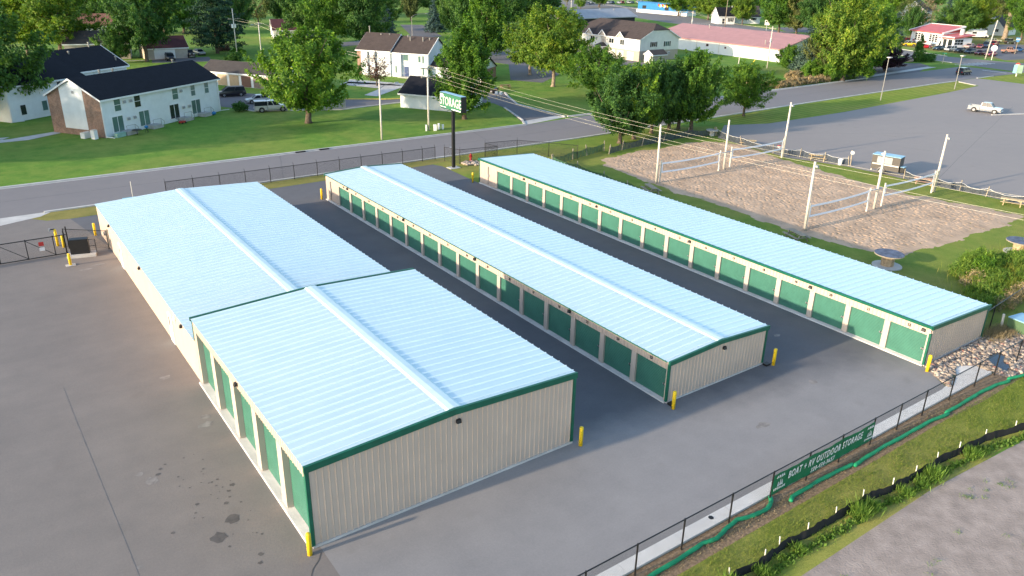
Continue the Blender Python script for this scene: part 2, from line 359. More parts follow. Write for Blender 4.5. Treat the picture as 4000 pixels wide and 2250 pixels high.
def ribprof(L, pitch, w, h, t=.028, start=None):
    """flat sheet with raised ribs every pitch"""
    out = [(0, 0)]; s = pitch / 2 if start is None else start
    while s < L - w:
        out += [(s - w / 2 - t, 0), (s - w / 2, h), (s + w / 2, h), (s + w / 2 + t, 0)]; s += pitch
    out.append((L, 0)); return out
def copy_tree(o, parent=None):
    c = o.copy(); col.objects.link(c)
    if parent: c.parent = parent
    for ch in list(o.children): copy_tree(ch, c)
    return c
def textmesh(s, size, m, bold=0.0, shear=0.0, space=1.0, sx=1.0):
    cu = bpy.data.curves.new('t', 'FONT'); cu.body = s; cu.size = size; cu.align_x = 'CENTER'; cu.align_y = 'CENTER'
    cu.offset = bold; cu.shear = shear; cu.space_character = space; cu.extrude = .004; cu.resolution_u = 3
    ob = bpy.data.objects.new('t', cu); col.objects.link(ob); bpy.context.view_layer.update()
    dg = bpy.context.evaluated_depsgraph_get(); me = bpy.data.meshes.new_from_object(ob.evaluated_get(dg))
    bpy.data.objects.remove(ob); bpy.data.curves.remove(cu)
    for v in me.vertices: v.co.x *= sx
    me.materials.clear(); me.materials.append(m); return me
def textpart(name, s, size, m, parent, loc, rot, **kw):
    o = place(textmesh(s, size, m, **kw), name, parent, loc); o.rotation_euler = rot; return o
# ================================================================ the setting
def struct(name, polys, z, m):
    b = MB()
    for p in polys: b.sheet(p, z, m)
    return b.build(name, kind='structure', fix=False)
def rect(x0, y0, x1, y1): return [(x0, y0), (x1, y0), (x1, y1), (x0, y1)]
struct('ground', [rect(-3000, -1500, 3000, 4500)], -.014, M['lawn'])
# lawns and verges with a look of their own
struct('verge', [[(-70, -14.2), (30, -14.2), (60, -16), (60, -9.9), (17, -10.0), (-70, -10.0)]], -.008, M['verge'])
struct('court_lawn', [[(18, 49.2), (18.4, 60.2), (20, 62.6), (60, 62.8), (75, 57.8), (66, 52), (63, 38), (66, 30), (66.5, 8), (74, -8), (74, -9.8), (26.3, -9.8), (26.3, 49.1)]], -.010, M['court'])
struct('street_strip', [[(-26.5, 59.4), (-24.6, 59.0), (18.2, 59.9), (20.5, 60.4), (21, 62.6), (-25.5, 62.6), (-28, 61)]], -.002, M['strip'])
struct('median_lawn', [[(75, 58.2), (81.6, 55.7), (104.2, 55.8), (147, 58.7), (159, 59.5), (164.3, 61), (167, 64), (166.8, 66.9), (155, 66.9), (120, 65.8), (100, 65.2), (74, 62.9)],
                       [(177, 56), (177.6, 67.2), (196, 66.8), (240, 62), (240, 40)]], -.004, M['median'])
struct('dirt_lot', [[(-70, -14.0), (5.5, -13.9), (16, -14.6), (60, -17), (60, -120), (-120, -120), (-120, -14)]], -.004, M['dirt'])
struct('mulch_strip', [[(-40, -10.75), (12, -10.8), (17, -11.0), (24, -10.9), (24, -10.2), (21.2, -9.5), (-40, -9.5)]], .002, M['mulch'])
# paving
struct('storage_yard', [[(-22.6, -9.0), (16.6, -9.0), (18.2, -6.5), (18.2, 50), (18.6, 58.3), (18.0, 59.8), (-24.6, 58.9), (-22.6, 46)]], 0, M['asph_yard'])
struct('parking_lot', [[(-22.5, -9.05), (-22.5, 50), (-24.6, 58.95), (-26.6, 59.4), (-28, 61), (-25.6, 62.6), (-200, 62.6), (-200, -60), (-70, -60), (-45, -9.05)]], -.004, M['asph_left'])
struct('street', [[(-300, 62.7), (0, 62.5), (45, 62.9), (100, 65.3), (122, 66.2), (168, 67.3), (177, 67.6), (200, 66.5), (200, 82), (174, 81.3), (142, 80.4), (98, 78.9), (66, 77.4), (45, 75.3), (-20, 75), (-300, 76)]], -.003, M['asph_street'])
struct('big_parking_lot', [[(73.6, 58.4), (64.6, 52), (62.8, 38), (65.6, 30), (67, 8), (70, -12), (200, -60), (260, 0), (178, 55.8), (178, 67.4), (168, 67.1), (164.5, 60.4), (147, 58.5), (104, 55.6), (81.6, 55.5)]], .001, M['asph_lot'])
struct('highway', [[(196, 20), (201, 62), (206, 88), (216, 122), (228, 180), (241, 236), (258, 296), (300, 420), (345, 420), (300, 296), (278, 250), (252, 180), (240, 135), (228, 116), (222, 98), (224, 84), (232, 60), (250, 20)]], .001, M['asph_hwy'])
struct('apartment_driveway', [[(44.6, 75.6), (54.6, 77.4), (54.6, 92), (58, 99.5), (60.5, 104.5), (58.5, 110), (50, 113.5), (43, 106), (36, 108.2), (29.5, 112), (22, 119), (14, 130), (-2, 150), (-12, 142), (0, 127), (8.3, 113.5), (10.5, 108.6), (24.2, 102.5), (32, 103.6), (41, 104.6), (49, 98.5), (51.5, 95), (50.5, 90)]], .000, M['asph_drive'])
struct('garage_court', [[(88, 142), (72, 118.5), (76, 112), (92, 124), (119, 124), (124, 128), (122.5, 160), (104, 178), (84, 160)]], .000, M['asph_drive'])
struct('corner_driveway', [[(150, 80.9), (176, 81.2), (192, 87), (196, 92), (180, 99), (163, 95), (150, 98)]], .004, M['asph_drive'])
struct('restaurant_yard', [[(226, 70), (231, 92), (236, 112), (247, 138), (300, 150), (340, 120), (320, 84), (260, 74)]], -.006, M['strip'])
struct('restaurant_forecourt', [[(229, 84), (243, 96), (250, 113), (256, 132), (262, 133), (262, 116), (290, 108), (300, 84), (262, 78)]], .002, M['asph_drive'])
struct('cross_street', [[(226, 64), (228, 78), (262, 84), (340, 70), (340, 56)]], .003, M['asph_drive'])
struct('far_lot', [[(205, 262), (300, 330), (330, 420), (250, 420), (190, 320)]], -.002, M['asph_drive'])
struct('side_road', [[(60, 196), (112, 216), (130, 262), (122, 266), (104, 224), (60, 205)]], .000, M['asph_drive'])
struct('house_driveway', [[(10.5, 183), (24, 180), (26, 190), (12, 190)], [(251, 178), (268, 196), (285, 190), (262, 170)]], .000, M['asph_drive'])
b = MB()
for p in ([(-27, 61.2), (-31, 59.8), (-60, 57.2), (-60, 62.6), (-25.7, 62.6)], [(44.4, 75.2), (55.0, 77.5), (53.6, 79.2), (46, 78.0)]): b.sheet(p, .006, M['concl'])
b.build('driveway_apron', kind='structure', fix=False)
b = MB()      # walks to the flats and the houses
for p in ([(-60, 100), (-24, 101.5), (-19.5, 104.5), (-20, 106), (-26, 103.4), (-60, 102.2)], [(-60, 108), (-34, 104.8), (-27, 103.6), (-26, 104.8), (-60, 110)],
          [(41, 136), (47, 127), (52, 119.5), (50, 118.3), (38, 131)], [(39, 133), (46, 125), (47, 121.5), (36, 112.5), (34.5, 115), (41, 121), (36, 130)], [(-4, 191), (10, 189.5), (10, 188.6), (-4, 190)], [(152, 81.5), (150, 83), (190, 86.5), (191, 84.5)]):
    b.sheet(p, .008, M['concl'])
b.build('footpath', kind='structure', fix=False)
def kerb(name, paths, h=.13, wd=.32, m=None):
    b = MB()
    for p in paths:
        for q0, q1 in zip(p, p[1:]): b.bar((q0[0], q0[1], h / 2 - .01), (q1[0], q1[1], h / 2 - .01), wd, m or M['concl'], h + .02)
    return b.build(name, kind='structure')
kerb('kerb', [[(-300, 76.1), (-20, 75.15), (44.4, 75.45)], [(55.2, 77.6), (66, 77.6), (98, 79.1), (142, 80.6), (152, 80.9)],
              [(-26.5, 62.5), (0, 62.35), (45, 62.75), (74, 63.9), (100, 65.15), (122, 66.05), (158, 67.05), (166.8, 67.0)], [(44.6, 75.8), (46.5, 79), (50.5, 90)], [(54.8, 77.7), (54.8, 92), (58, 99.3), (60.6, 104.5)],
              [(8.3, 113.3), (10.4, 108.4), (24.2, 102.3), (32, 103.4), (41, 104.4)], [(222.6, 98), (230, 118), (241, 135)], [(206, 88), (216, 122), (228, 180)], [(166.5, 66), (164.2, 61)], [(178, 67.3), (186, 67.2)], [(126, 39.5), (134, 36.5), (142, 40)]])
kerb('gutter', [[(-300, 75.75), (-20, 74.8), (44.4, 75.1)], [(55.2, 77.2), (98, 78.7), (152, 80.5)], [(-26.5, 62.9), (0, 62.75), (45, 63.15), (98, 65.4)]], .008, .5, M['conc'])
kerb('painted_kerb', [[(29.3, 112.2), (36, 108.5), (43, 106.3), (50, 113.8)]], .14, .34, M['yline'])
b = MB()      # concrete gutter along the front fence, with its spillway
b.sheet([(-60, -8.75), (16.2, -8.75), (18.4, -8.45), (20.3, -7.6), (21.6, -8.5), (21.2, -9.55), (16.2, -9.3), (-60, -9.3)], .006, M['gutc'])
b.box(-60, -9.50, -.02, 21.2, -9.32, .13, M['gutc'])
for i in range(14): b.box(-30 + i * 3.6, -9.29, .0065, -29.98 + i * 3.6, -8.77, .0085, M['conc'])
b.build('concrete_gutter', kind='structure')
b = MB()      # road paint
def stripe(x0, y0, x1, y1, wd, z=.009, m=None): b.bar((x0, y0, z), (x1, y1, z), wd, m or M['line'], .004)
for i in range(7): stripe(202.6 + i * 2.2, 85.4 - i * .15, 203.2 + i * 2.2, 81.4 - i * .1, .75)
for i in range(3): stripe(222 + i * 2.4, 74 - i * 2.6, 223.6 + i * 2.4, 70.5 - i * 2.6, .8)
stripe(196.8, 75.0, 196.3, 68.6, .55); stripe(204.5, 95, 208, 108, .18); stripe(209, 112, 214, 131, .18)
stripe(236, 160, 250, 230, .15); stripe(239, 158, 253, 228, .15)
for x, y in ((90, 40), (72, 40), (84, 33)): stripe(x, y, x + 1.6, y - 4.2, .10, .006, M['dust'])
for i in range(6): stripe(11.4 + i * 2.4, 108.9 - i * 1.0, 14.1 + i * 2.4, 113.2 - i * 1.0, .12, .006)
b.build('road_marking', kind='structure')
b = MB()      # patches, tar seams and oil spots left on the paving (flat stains)
M['oil'] = mat('oil_stain', (.105, .092, .084), .6, .2, 3); M['seam'] = mat('tar_seam', (.085, .082, .08), .7, .3, 2)
rs = random.Random(3)
M['joint'] = mat('paving_joint', (.205, .188, .177), .85, .25, 1.2)
JOINTS = [(-26.5, -9, -26.2, 46), (-29.7, -9, -30.4, 46), (-32.9, -9, -33.2, 46), (-36.5, -9, -36.6, 40)]
DUST = [(-27.8, 9.2, .35, .8), (-24.1, 13.0, .3, 1.6), (-23.8, 13.9, .25, 1.3), (-28.2, 10.1, .2, 1), (-29.7, 3.0, .12, 1), (-29.8, 6.5, .10, 1), (-24.6, 20, .3, 1.2), (-24.5, 43.6, .25, 2.5), (-25.6, 43.0, .2, 3), (4.2, 20, .35, .6), (13.8, 2.2, .2, 1.4), (10, -3.5, .3, 1), (3, -5, .25, 2)]
def blot(x, y, r, m, z, asp=1.0):
    b.sheet([(x + r * asp * (1 + rs.uniform(-.3, .3)) * math.cos(k * .5236), y + r * (1 + rs.uniform(-.3, .3)) * math.sin(k * .5236)) for k in range(12)], z, m)
for x, y, r in ((-26.2, 3.0, .36), (-25.3, 3.9, .33), (-24.5, 6.6, .12), (-24.8, 6.2, .1), (-25.2, 5.3, .12), (-26.4, 6.0, .1), (-24.9, 5.7, .07), (-25.3, 7.4, .06), (-27.4, 9.6, .12), (-27.2, 10.0, .1), (-26.9, 10.3, .08), (-26.6, 8.8, .06), (-25.0, .8, .13), (-25.2, .3, .11), (-27.9, 4.5, .1), (-26.0, 2.1, .07)):
    blot(x, y, r, M['oil'], .002)
for i in range(34): blot(-24.2 - rs.random() * 2.6, 2 + rs.random() * 9, .02 + rs.random() * .05, M['oil'], .003)
def seam(pts, wd, m, z=.003):
    out = [pts[0]]
    for p, q in zip(pts, pts[1:]):
        n = 7
        for k in range(1, n + 1): out.append((p[0] + (q[0] - p[0]) * k / n + rs.uniform(-.06, .06), p[1] + (q[1] - p[1]) * k / n + rs.uniform(-.06, .06)))
    for p, q in zip(out, out[1:]): b.bar((p[0], p[1], z), (q[0], q[1], z), wd, m, .002)
seam([(-29.7, -9), (-30.1, 22)], .025, M['joint']); [blot(x, y, r, M['dust'], .001, a) for x, y, r, a in DUST]
seam([(-22.7, -.6), (-25, -3.5), (-29, -7)], .05, M['seam'])
seam([(-40, 69), (20, 68.6), (44, 69.4), (98, 72), (150, 74)], .035, M['seam']); seam([(-1, 62.8), (3, 75)], .035, M['seam'], .004); seam([(31, 63), (34, 75)], .035, M['seam'], .004)
seam([(70, 20), (95, 28), (140, 42)], .035, M['seam']); seam([(68, 10), (110, 12), (150, 14)], .035, M['seam']); seam([(75, 50), (110, 30), (128, 2)], .035, M['seam'])
b.build('paving_stain', kind='structure', fix=False)
b = MB()
for x, y in ((5.2, 75.05), (8.6, 75.0)): b.box(x, y - .22, .02, x + 1.4, y + .12, .14, M['black'])
b.cyl((25.5, 67.2, -.004), (25.5, 67.2, .006), .42, .42, 20, M['grey']); b.cyl((-6, -8.95, .002), (-6, -8.95, .012), .14, .14, 12, M['black'])
b.build('storm_drain', kind='structure')

# sand of the volleyball courts, dug up by feet: real relief so that the low sun draws it
sandpoly = [(37.2, 47.5), (39.2, 50.6), (43, 50.6), (47.5, 51.6), (52, 50.8), (57, 51.8), (61.6, 50.4), (64, 46.5), (62.3, 42), (61, 38), (60.6, 31), (59.2, 24), (59.4, 17), (60.6, 12), (61.9, 6.4), (57, 5.6), (52, 6.3), (47, 5.9), (42, 6.6), (38.2, 7.1), (36.2, 9.5), (35.6, 17), (36.3, 27), (36.0, 35), (36.9, 43)]
def inpoly(x, y, P):
    c = False; j = len(P) - 1
    for i in range(len(P)):
        if (P[i][1] > y) != (P[j][1] > y) and x < (P[j][0] - P[i][0]) * (y - P[i][1]) / (P[j][1] - P[i][1]) + P[i][0]: c = not c
        j = i
    return c
def distpoly(x, y, P):
    d = 1e9
    for i in range(len(P)):
        ax, ay = P[i - 1]; bx, by = P[i]; t = max(0, min(1, ((x - ax) * (bx - ax) + (y - ay) * (by - ay)) / ((bx - ax) ** 2 + (by - ay) ** 2)))
        d = min(d, math.hypot(x - ax - t * (bx - ax), y - ay - t * (by - ay)))
    return d
def sand():
    x0, y0, x1, y1, st = 35, 5, 64.6, 52.2, .115; nx = int((x1 - x0) / st); ny = int((y1 - y0) / st); vs = []; fs = []; idx = {}
    sub = {}
    for j in range(ny + 1):
        for i in range(nx + 1):
            x = x0 + i * st; y = y0 + j * st
            wob = .8 * noise.noise((x * .35, y * .35, 3)) + .4 * noise.noise((x * 1.2, y * 1.2, 8))
            e = (1 if inpoly(x, y, sandpoly) else -1) * sub.setdefault((i // 3, j // 3), distpoly(x, y, sandpoly)) + wob
            if e < -.5: continue
            k = max(-.6, min(1, e / 1.6))
            wear = .5 + .5 * noise.noise((x * .12, y * .12, 1))
            z = .02 * noise.noise((x * 1.3, y * .8, 0)) + .04 * noise.noise((x * 4.4, y * 3.4, 5)) - .62 * max(0, noise.noise((x * 4.4 + 9, y * 3.4, 2)) - .20)
            idx[(i, j)] = len(vs); vs.append((x, y, .0 + .08 * k + z * max(k, 0) * (.3 + .8 * wear)))
    for (i, j), a in idx.items():
        q = [idx.get((i + 1, j)), idx.get((i + 1, j + 1)), idx.get((i, j + 1))]
        if None not in q: fs.append((a, *q))
    me = bpy.data.meshes.new('sand_court'); me.from_pydata(vs, [], fs); me.materials.append(M['sand'])
    for p in me.polygons: p.use_smooth = True
    place(me, 'sand_court', kind='structure')
sand()
struct('pond', [[(22.0, -10.2), (22.4, -8.9), (22.9, -8.2), (24.3, -7.9), (25.2, -8.2), (25.0, -8.7), (24.5, -9.1), (23.9, -9.3), (23.5, -10.0)],
                [(24.2, -10.6), (24.6, -9.8), (26, -9.7), (27.5, -10.4), (27, -11.2), (25, -11.2)]], .012, M['water'])
struct('riprap_bed', [[(18.2, -6.4), (26.4, -6.4), (30, -6.8), (30, -11), (21.5, -10.6), (21.3, -8.3), (20.2, -7.55), (18.2, -8.4), (16.7, -9.0)]], .004, M['dirt'])

# ================================================================ storage buildings
def panel_wall(b, p0, p1, z0, z1, m, pitch=.305, w=.04, h=.036):
    """ribbed wall from p0 to p1 (left to right seen from outside); z1 may be a function of the distance"""
    p0 = Vector((*p0, 0)); p1 = Vector((*p1, 0)); L = (p1 - p0).length; d = (p1 - p0) / L; n = Vector((d.y, -d.x, 0)); top = z1 if callable(z1) else (lambda s: z1)
    b.ribbed(ribprof(L, pitch, w, h), lambda s: p0 + d * s + Vector((0, 0, z0)), lambda s: p0 + d * s + Vector((0, 0, top(s))), n, m)
def roof_slope(b, x0, z0, x1, z1, y0, y1, m, pitch=.61):
    n = Vector((-(z1 - z0), 0, x1 - x0)).normalized(); n = n if n.z > 0 else -n
    b.ribbed(ribprof(y1 - y0, pitch, .022, .065, .022), lambda s: (x0, y0 + s, z0), lambda s: (x1, y0 + s, z1), n, m, M['rib'])
def door_mesh(wd, ht):
    b = MB(); n = int(ht / .1); p = ht / n; prof = []
    for i in range(n): prof += [(i * p, 0), (i * p + p * .62, 0), (i * p + p * .72, -.028), (i * p + p * .9, -.028)]
    prof.append((ht, 0)); vs = []
    for z, d in prof: vs += [(-d, 0, z), (-d, wd, z)]
    b.add(vs, [(2 * i, 2 * i + 1, 2 * i + 3, 2 * i + 2) for i in range(len(prof) - 1)], M['door'])
    b.box(-.01, 0, -.04, .03, wd, 0, M['latch']); return b.mesh('roll_up_door')
def latch_mesh():
    b = MB(); b.box(-.05, -.1, -.05, -.005, .1, .05, M['latch']); b.box(-.07, -.02, -.09, -.05, .02, .09, M['black']); return b.mesh('latch')
LATCH = latch_mesh()
def wall_light(parent, loc, ax):      # ax: outward direction
    b = MB(); a = Vector(ax); s = Vector((-a.y, a.x, 0))
    f = lambda o, u, z: tuple(Vector(loc) + a * o + s * u + Vector((0, 0, z)))
    b.hexa([f(0, -.12, -.10), f(0, .12, -.10), f(.16, .12, -.10), f(.16, -.12, -.10), f(0, -.12, .10), f(0, .12, .10), f(.10, .12, .07), f(.10, -.12, .07)], M['black'])
    b.hexa([f(.02, -.1, -.13), f(.02, .1, -.13), f(.14, .1, -.13), f(.14, -.1, -.13), f(.02, -.1, -.102), f(.02, .1, -.102), f(.14, .1, -.102), f(.14, -.1, -.102)], M['hl'])
    return b.build('wall_light', parent)
def bays(parent, X, ydoor, pitch, dw, n, y0, y1, dh, eave, rec, sill, nums, posts_m):
    """the door side facing -x: header, jamb posts, sill, doors"""
    hd = MB(); panel_wall(hd, (X, y1), (X, y0), dh + sill, eave, M['tan'], .305); hd.box(X + .01, y0, dh + sill - .02, X + rec, y1, dh + sill - .002, M['tan2'])
    far = ydoor + (n - 1) * pitch + dw
    panel_wall(hd, (X, y1), (X, far + .14), sill, dh + sill, M['tan'], .305); hd.box(X + .004, far + .02, sill, X + rec, far + .14, dh + sill - .025, M['tan2'])
    hd.build('door_side_wall', parent)
    for k in range(n + 1):
        a = y0 if k == 0 else ydoor + (k - 1) * pitch + dw; c = ydoor + k * pitch if k < n else None
        if c is None: break
        if c - a < .03: continue
        ps = MB(); ps.box(X - .004, a, sill, X + rec, c, dh + sill - .024, posts_m); ps.build('jamb_post', parent)
    sl = MB(); sl.hexa([(X - .16, y0, 0), (X + rec, y0, 0), (X + rec, y1, 0), (X - .16, y1, 0), (X - .12, y0, sill * .55), (X + rec, y0, sill), (X + rec, y1, sill), (X - .12, y1, sill * .55)], M['concl'])
    sl.build('sill', parent)
    dm = door_mesh(dw, dh)
    for k in range(n):
        d = place(dm, 'roll_up_door', parent, (X + rec * .75, ydoor + k * pitch, sill + .035))
        place(LATCH, 'latch', d, (-.02, dw * .06, 1.0))
        if nums: textpart('bay_number', str(nums(k)), .26, M['black'], parent, (X - .038, ydoor + k * pitch + dw / 2, (dh + sill + eave) / 2 - .04), (R(90), 0, R(-90)), bold=.008)
def gable_trim(b, x0, x1, y, h0, hr, h1, xr, m, side=-1, hh=.22, over=.12):
    """rake boards: eave x0 -> ridge xr -> eave x1"""
    pts = [(x0 - over, h0), (xr, hr), (x1 + over, h1)] if xr is not None else [(x0 - over, h0), (x1 + over, h1)]
    ya, yb = sorted((y, y + side * .14))
    for (xa, za), (xb, zb) in zip(pts, pts[1:]):
        b.hexa([(xa, ya, za - hh), (xb, ya, zb - hh), (xb, yb, zb - hh), (xa, yb, za - hh), (xa, ya, za + .07), (xb, ya, zb + .07), (xb, yb, zb + .07), (xa, yb, za + .07)], m)

def building_2():
    W, L, h, r = 9.2, 52.03, 2.84, 3.08
    t = thing('storage_building', 'low white-roofed storage building between the two lanes, green doors 23 to 38 along its side', 'storage building', (0, 0, 0), 0, 'metal storage buildings')
    g = MB(); top = lambda s: h + (r - h) * (1 - abs(s - W / 2) / (W / 2)) - .03
    panel_wall(g, (0, 0), (W, 0), .10, top, M['tan']); panel_wall(g, (W, L), (0, L), .10, top, M['tan']); panel_wall(g, (W, 0), (W, L), .10, h - .03, M['tan']); g.build('wall', t)
    bays(t, 0, .2, 3.048, 2.64, 16, .02, L, 2.14, h - .02, .17, .12, lambda k: 23 + k, M['tan2'])
    rf = MB(); roof_slope(rf, -.1, h, W / 2, r, -.02, L + .02, M['galv']); roof_slope(rf, W / 2, r, W + .14, h, -.02, L + .02, M['galv']); rf.build('roof', t)
    rc = MB(); rc.loft([[(W / 2 - .42, y, r + .02), (W / 2 - .3, y, r + .085), (W / 2, y, r + .11), (W / 2 + .3, y, r + .085), (W / 2 + .42, y, r + .02)] for y in (-.0, L)], M['ridge']); rc.build('ridge_cap', t)
    for y, s in ((0, -1), (L, 1)): tr = MB(); gable_trim(tr, 0, W, y, h, r, h, W / 2, M['green'], s); tr.build('rake_trim', t)
    for x in (0, W): tr = MB(); tr.box(x - .055, -.058, .1, x + .09, .09, h - .2, M['green']); tr.build('corner_trim', t)
    tr = MB(); tr.box(-.115, .15, h - .075, -.035, L - .15, h - .015, M['green']); tr.build('eaves_trim', t)
    f = MB(); f.box(-.02, -.07, 0, W + .07, -.005, .10, M['concl']); f.box(W + .003, 0, 0, W + .07, L, .10, M['concl']); f.build('foundation', t)
    wall_light(t, (4.91, -.035, 2.47), (0, -1, 0))
    for x, y in ((.15, -.35), (9.35, -.3)): b = MB(); b.box(x - .2, y - .16, 0, x + .2, y + .16, .14, M['black']); b.build('downspout_boot', t)
    b = MB()
    for y in (9.49, 21.62, 33.82, 46.16): wall_light(t, (-.035, y, 2.6), (-1, 0, 0))
    b.box(-.09, 50.6, .3, -.035, 50.75, 2.3, M['galvp']); b.build('conduit', t); b = MB(); b.box(-.12, 50.52, 1.2, -.034, 50.83, 1.6, M['grey']); b.build('electric_meter', t)
def building_3():
    X, Y, W, L, ha, hb = 18.32, -6.33, 7.92, 55.35, 2.97, 2.62
    t = thing('storage_building', 'single-slope storage building next to the sand courts, green gutter over doors 6 to 22', 'storage building', (0, 0, 0), 0, 'metal storage buildings')
    g = MB(); top = lambda s: ha + (hb - ha) * s / W - .03
    panel_wall(g, (X, Y), (X + W, Y), .1, top, M['tan']); panel_wall(g, (X + W, Y + L), (X, Y + L), .1, lambda s: hb + (ha - hb) * s / W - .03, M['tan']); panel_wall(g, (X + W, Y), (X + W, Y + L), .1, hb - .03, M['tan']); g.build('wall', t)
    bays(t, X, Y + .2, 3.048, 2.64, 17, Y + .02, Y + L, 2.14, ha - .14, .17, .12, lambda k: 22 - k, M['tan2'])
    rf = MB(); roof_slope(rf, X - .1, ha, X + W + .12, hb, Y - .02, Y + L + .02, M['galv']); rf.build('roof', t)
    for y, s in ((Y, -1), (Y + L, 1)): tr = MB(); gable_trim(tr, X, X + W, y, ha, None, hb, None, M['green'], s); tr.build('rake_trim', t)
    for x in (X, X + W): tr = MB(); tr.box(x - .055, Y - .058, .1, x + .09, Y + .09, hb - .2, M['green']); tr.build('corner_trim', t)
    tr = MB(); tr.box(X - .05, Y + L - .06, .1, X + .03, Y + L + .05, ha - .25, M['green']); tr.build('corner_trim', t)
    gt = MB(); gt.loft([[(X - .05, y, ha - .15), (X - .2, y, ha - .15), (X - .22, y, ha - .02), (X - .19, y, ha + .012), (X - .05, y, ha + .035)] for y in (Y - .1, Y + L + .1)], M['green']); gt.build('gutter', t)
    f = MB(); f.box(X - .02, Y - .07, 0, X + W + .07, Y - .005, .10, M['concl']); f.build('foundation', t)
    for y in (3.02, 15.3, 27.66, 39.92): wall_light(t, (X - .035, y, 2.55), (-1, 0, 0))
    wall_light(t, (X - .035, Y + .5, 2.55), (-1, 0, 0))
    b = MB(); b.box(X - .09, 47.0, .3, X - .035, 47.12, 2.4, M['galvp']); b.build('conduit', t); b = MB(); b.box(X - .12, 46.9, 1.2, X - .034, 47.2, 1.5, M['grey']); b.build('electric_meter', t)
def building_1():
    X, Y, W, LT, h, r, L, hl, rl = -22.89, -.11, 15.24, 18.19, 4.46, 4.80, 52.14, 3.0, 3.36
    t = thing('storage_building', 'largest storage building, tall green-door front half with a lower long half behind it', 'storage building', (0, 0, 0), 0, 'metal storage buildings')
    top = lambda s: h + (r - h) * (1 - abs(s - W / 2) / (W / 2)) - .03; topl = lambda s: hl + (rl - hl) * (1 - abs(s - W / 2) / (W / 2)) - .03
    g = MB(); panel_wall(g, (X, Y), (X + W, Y), .12, top, M['tan']); panel_wall(g, (X + W, Y), (X + W, Y + LT), .12, h - .03, M['tan']); panel_wall(g, (X + W, Y + LT), (X, Y + LT), 2.9, top, M['tan']); g.build('wall', t)
    g = MB(); panel_wall(g, (X, Y + L), (X, Y + LT), .02, hl - .03, M['tan'], .23, .04, .02); panel_wall(g, (X + W, Y + LT), (X + W, Y + L), .1, hl - .03, M['tan']); panel_wall(g, (X + W, Y + L), (X, Y + L), .1, topl, M['tan']); g.build('low_wall', t)
    bays(t, X, Y + .22, 3.62, 2.95, 5, Y + .02, Y + LT, 3.62, h - .02, .42, .14, None, M['tan2'])
    rf = MB(); roof_slope(rf, X - .1, h, X + W / 2, r, Y - .02, Y + LT + .02, M['galv']); roof_slope(rf, X + W / 2, r, X + W + .14, h, Y - .02, Y + LT + .02, M['galv']); rf.build('roof', t)
    rf = MB(); roof_slope(rf, X - .1, hl, X + W / 2, rl, Y + LT + .04, Y + L + .02, M['galv'], .61); roof_slope(rf, X + W / 2, rl, X + W + .14, hl, Y + LT + .04, Y + L + .02, M['galv'], .61); rf.build('low_roof', t)
    for nm, z, ya, yb in (('ridge_cap', r, Y, Y + LT), ('low_ridge_cap', rl, Y + LT + .05, Y + L)):
        rc = MB(); c = X + W / 2; rc.loft([[(c - .44, y, z + .02), (c - .3, y, z + .085), (c, y, z + .11), (c + .3, y, z + .085), (c + .44, y, z + .02)] for y in (ya, yb)], M['ridge']); rc.build(nm, t)
    tr = MB(); gable_trim(tr, X, X + W, Y, h, r, h, X + W / 2, M['green'], hh=.27); tr.build('rake_trim', t); tr = MB(); gable_trim(tr, X, X + W, Y + LT, h, r, h, X + W / 2, M['green'], 1, .16); tr.build('rake_trim', t)
    for x in (X, X + W): tr = MB(); tr.box(x - .07, Y - .068, .1, x + .1, Y + .1, h - .25, M['green']); tr.build('corner_trim', t)
    tr = MB(); tr.box(X - .045, Y + LT - .06, 2.95, X + .03, Y + LT + .06, h - .16, M['green']); tr.build('corner_trim', t)
    f = MB(); f.box(X - .02, Y - .08, 0, X + W + .07, Y - .005, .12, M['concl']); f.build('foundation', t)
    wall_light(t, (-15.08, Y - .035, 4.1), (0, -1, 0)); wall_light(t, (X - .035, 9.43, 4.05), (-1, 0, 0))
    for y in (21.29, 33.56, 45.7): wall_light(t, (X - .03, y, 2.68), (-1, 0, 0))
    for y0 in (24.3, 41.2):
        d = MB(); d.box(X - .06, y0 - .04, .02, X + .01, y0 + 1.0, 2.2, M['white']); dd = d.build('walk_door', t)
        p = MB(); p.box(X - .07, y0 + .5, 1.2, X - .062, y0 + .82, 1.95, M['glass']); p.build('pane', dd)
        k = MB(); k.box(X - .11, y0 + .08, .98, X - .062, y0 + .2, 1.06, M['latch']); k.build('handle', dd)
    k = MB(); k.box(X - .1, 23.0, 2.25, X - .022, 23.5, 2.55, M['white']); k.box(X - .16, 23.1, 2.3, X - .1, 23.4, 2.45, M['hl']); k.build('flood_light', t)
    k = MB(); k.box(X - .1, 47.6, .9, X - .022, 48.0, 1.5, M['grey']); k.build('electric_meter', t); k = MB(); k.cyl((X - .08, 47.3, .3), (X - .08, 47.3, 1.9), .05, .05, 8, M['galvp']); k.build('conduit', t); k = MB(); k.cyl((X - .25, 48.6, 1.1), (X - .02, 48.6, 1.1), .16, .16, 12, M['grey']); k.build('gas_meter', t)
building_1(); building_2(); building_3()

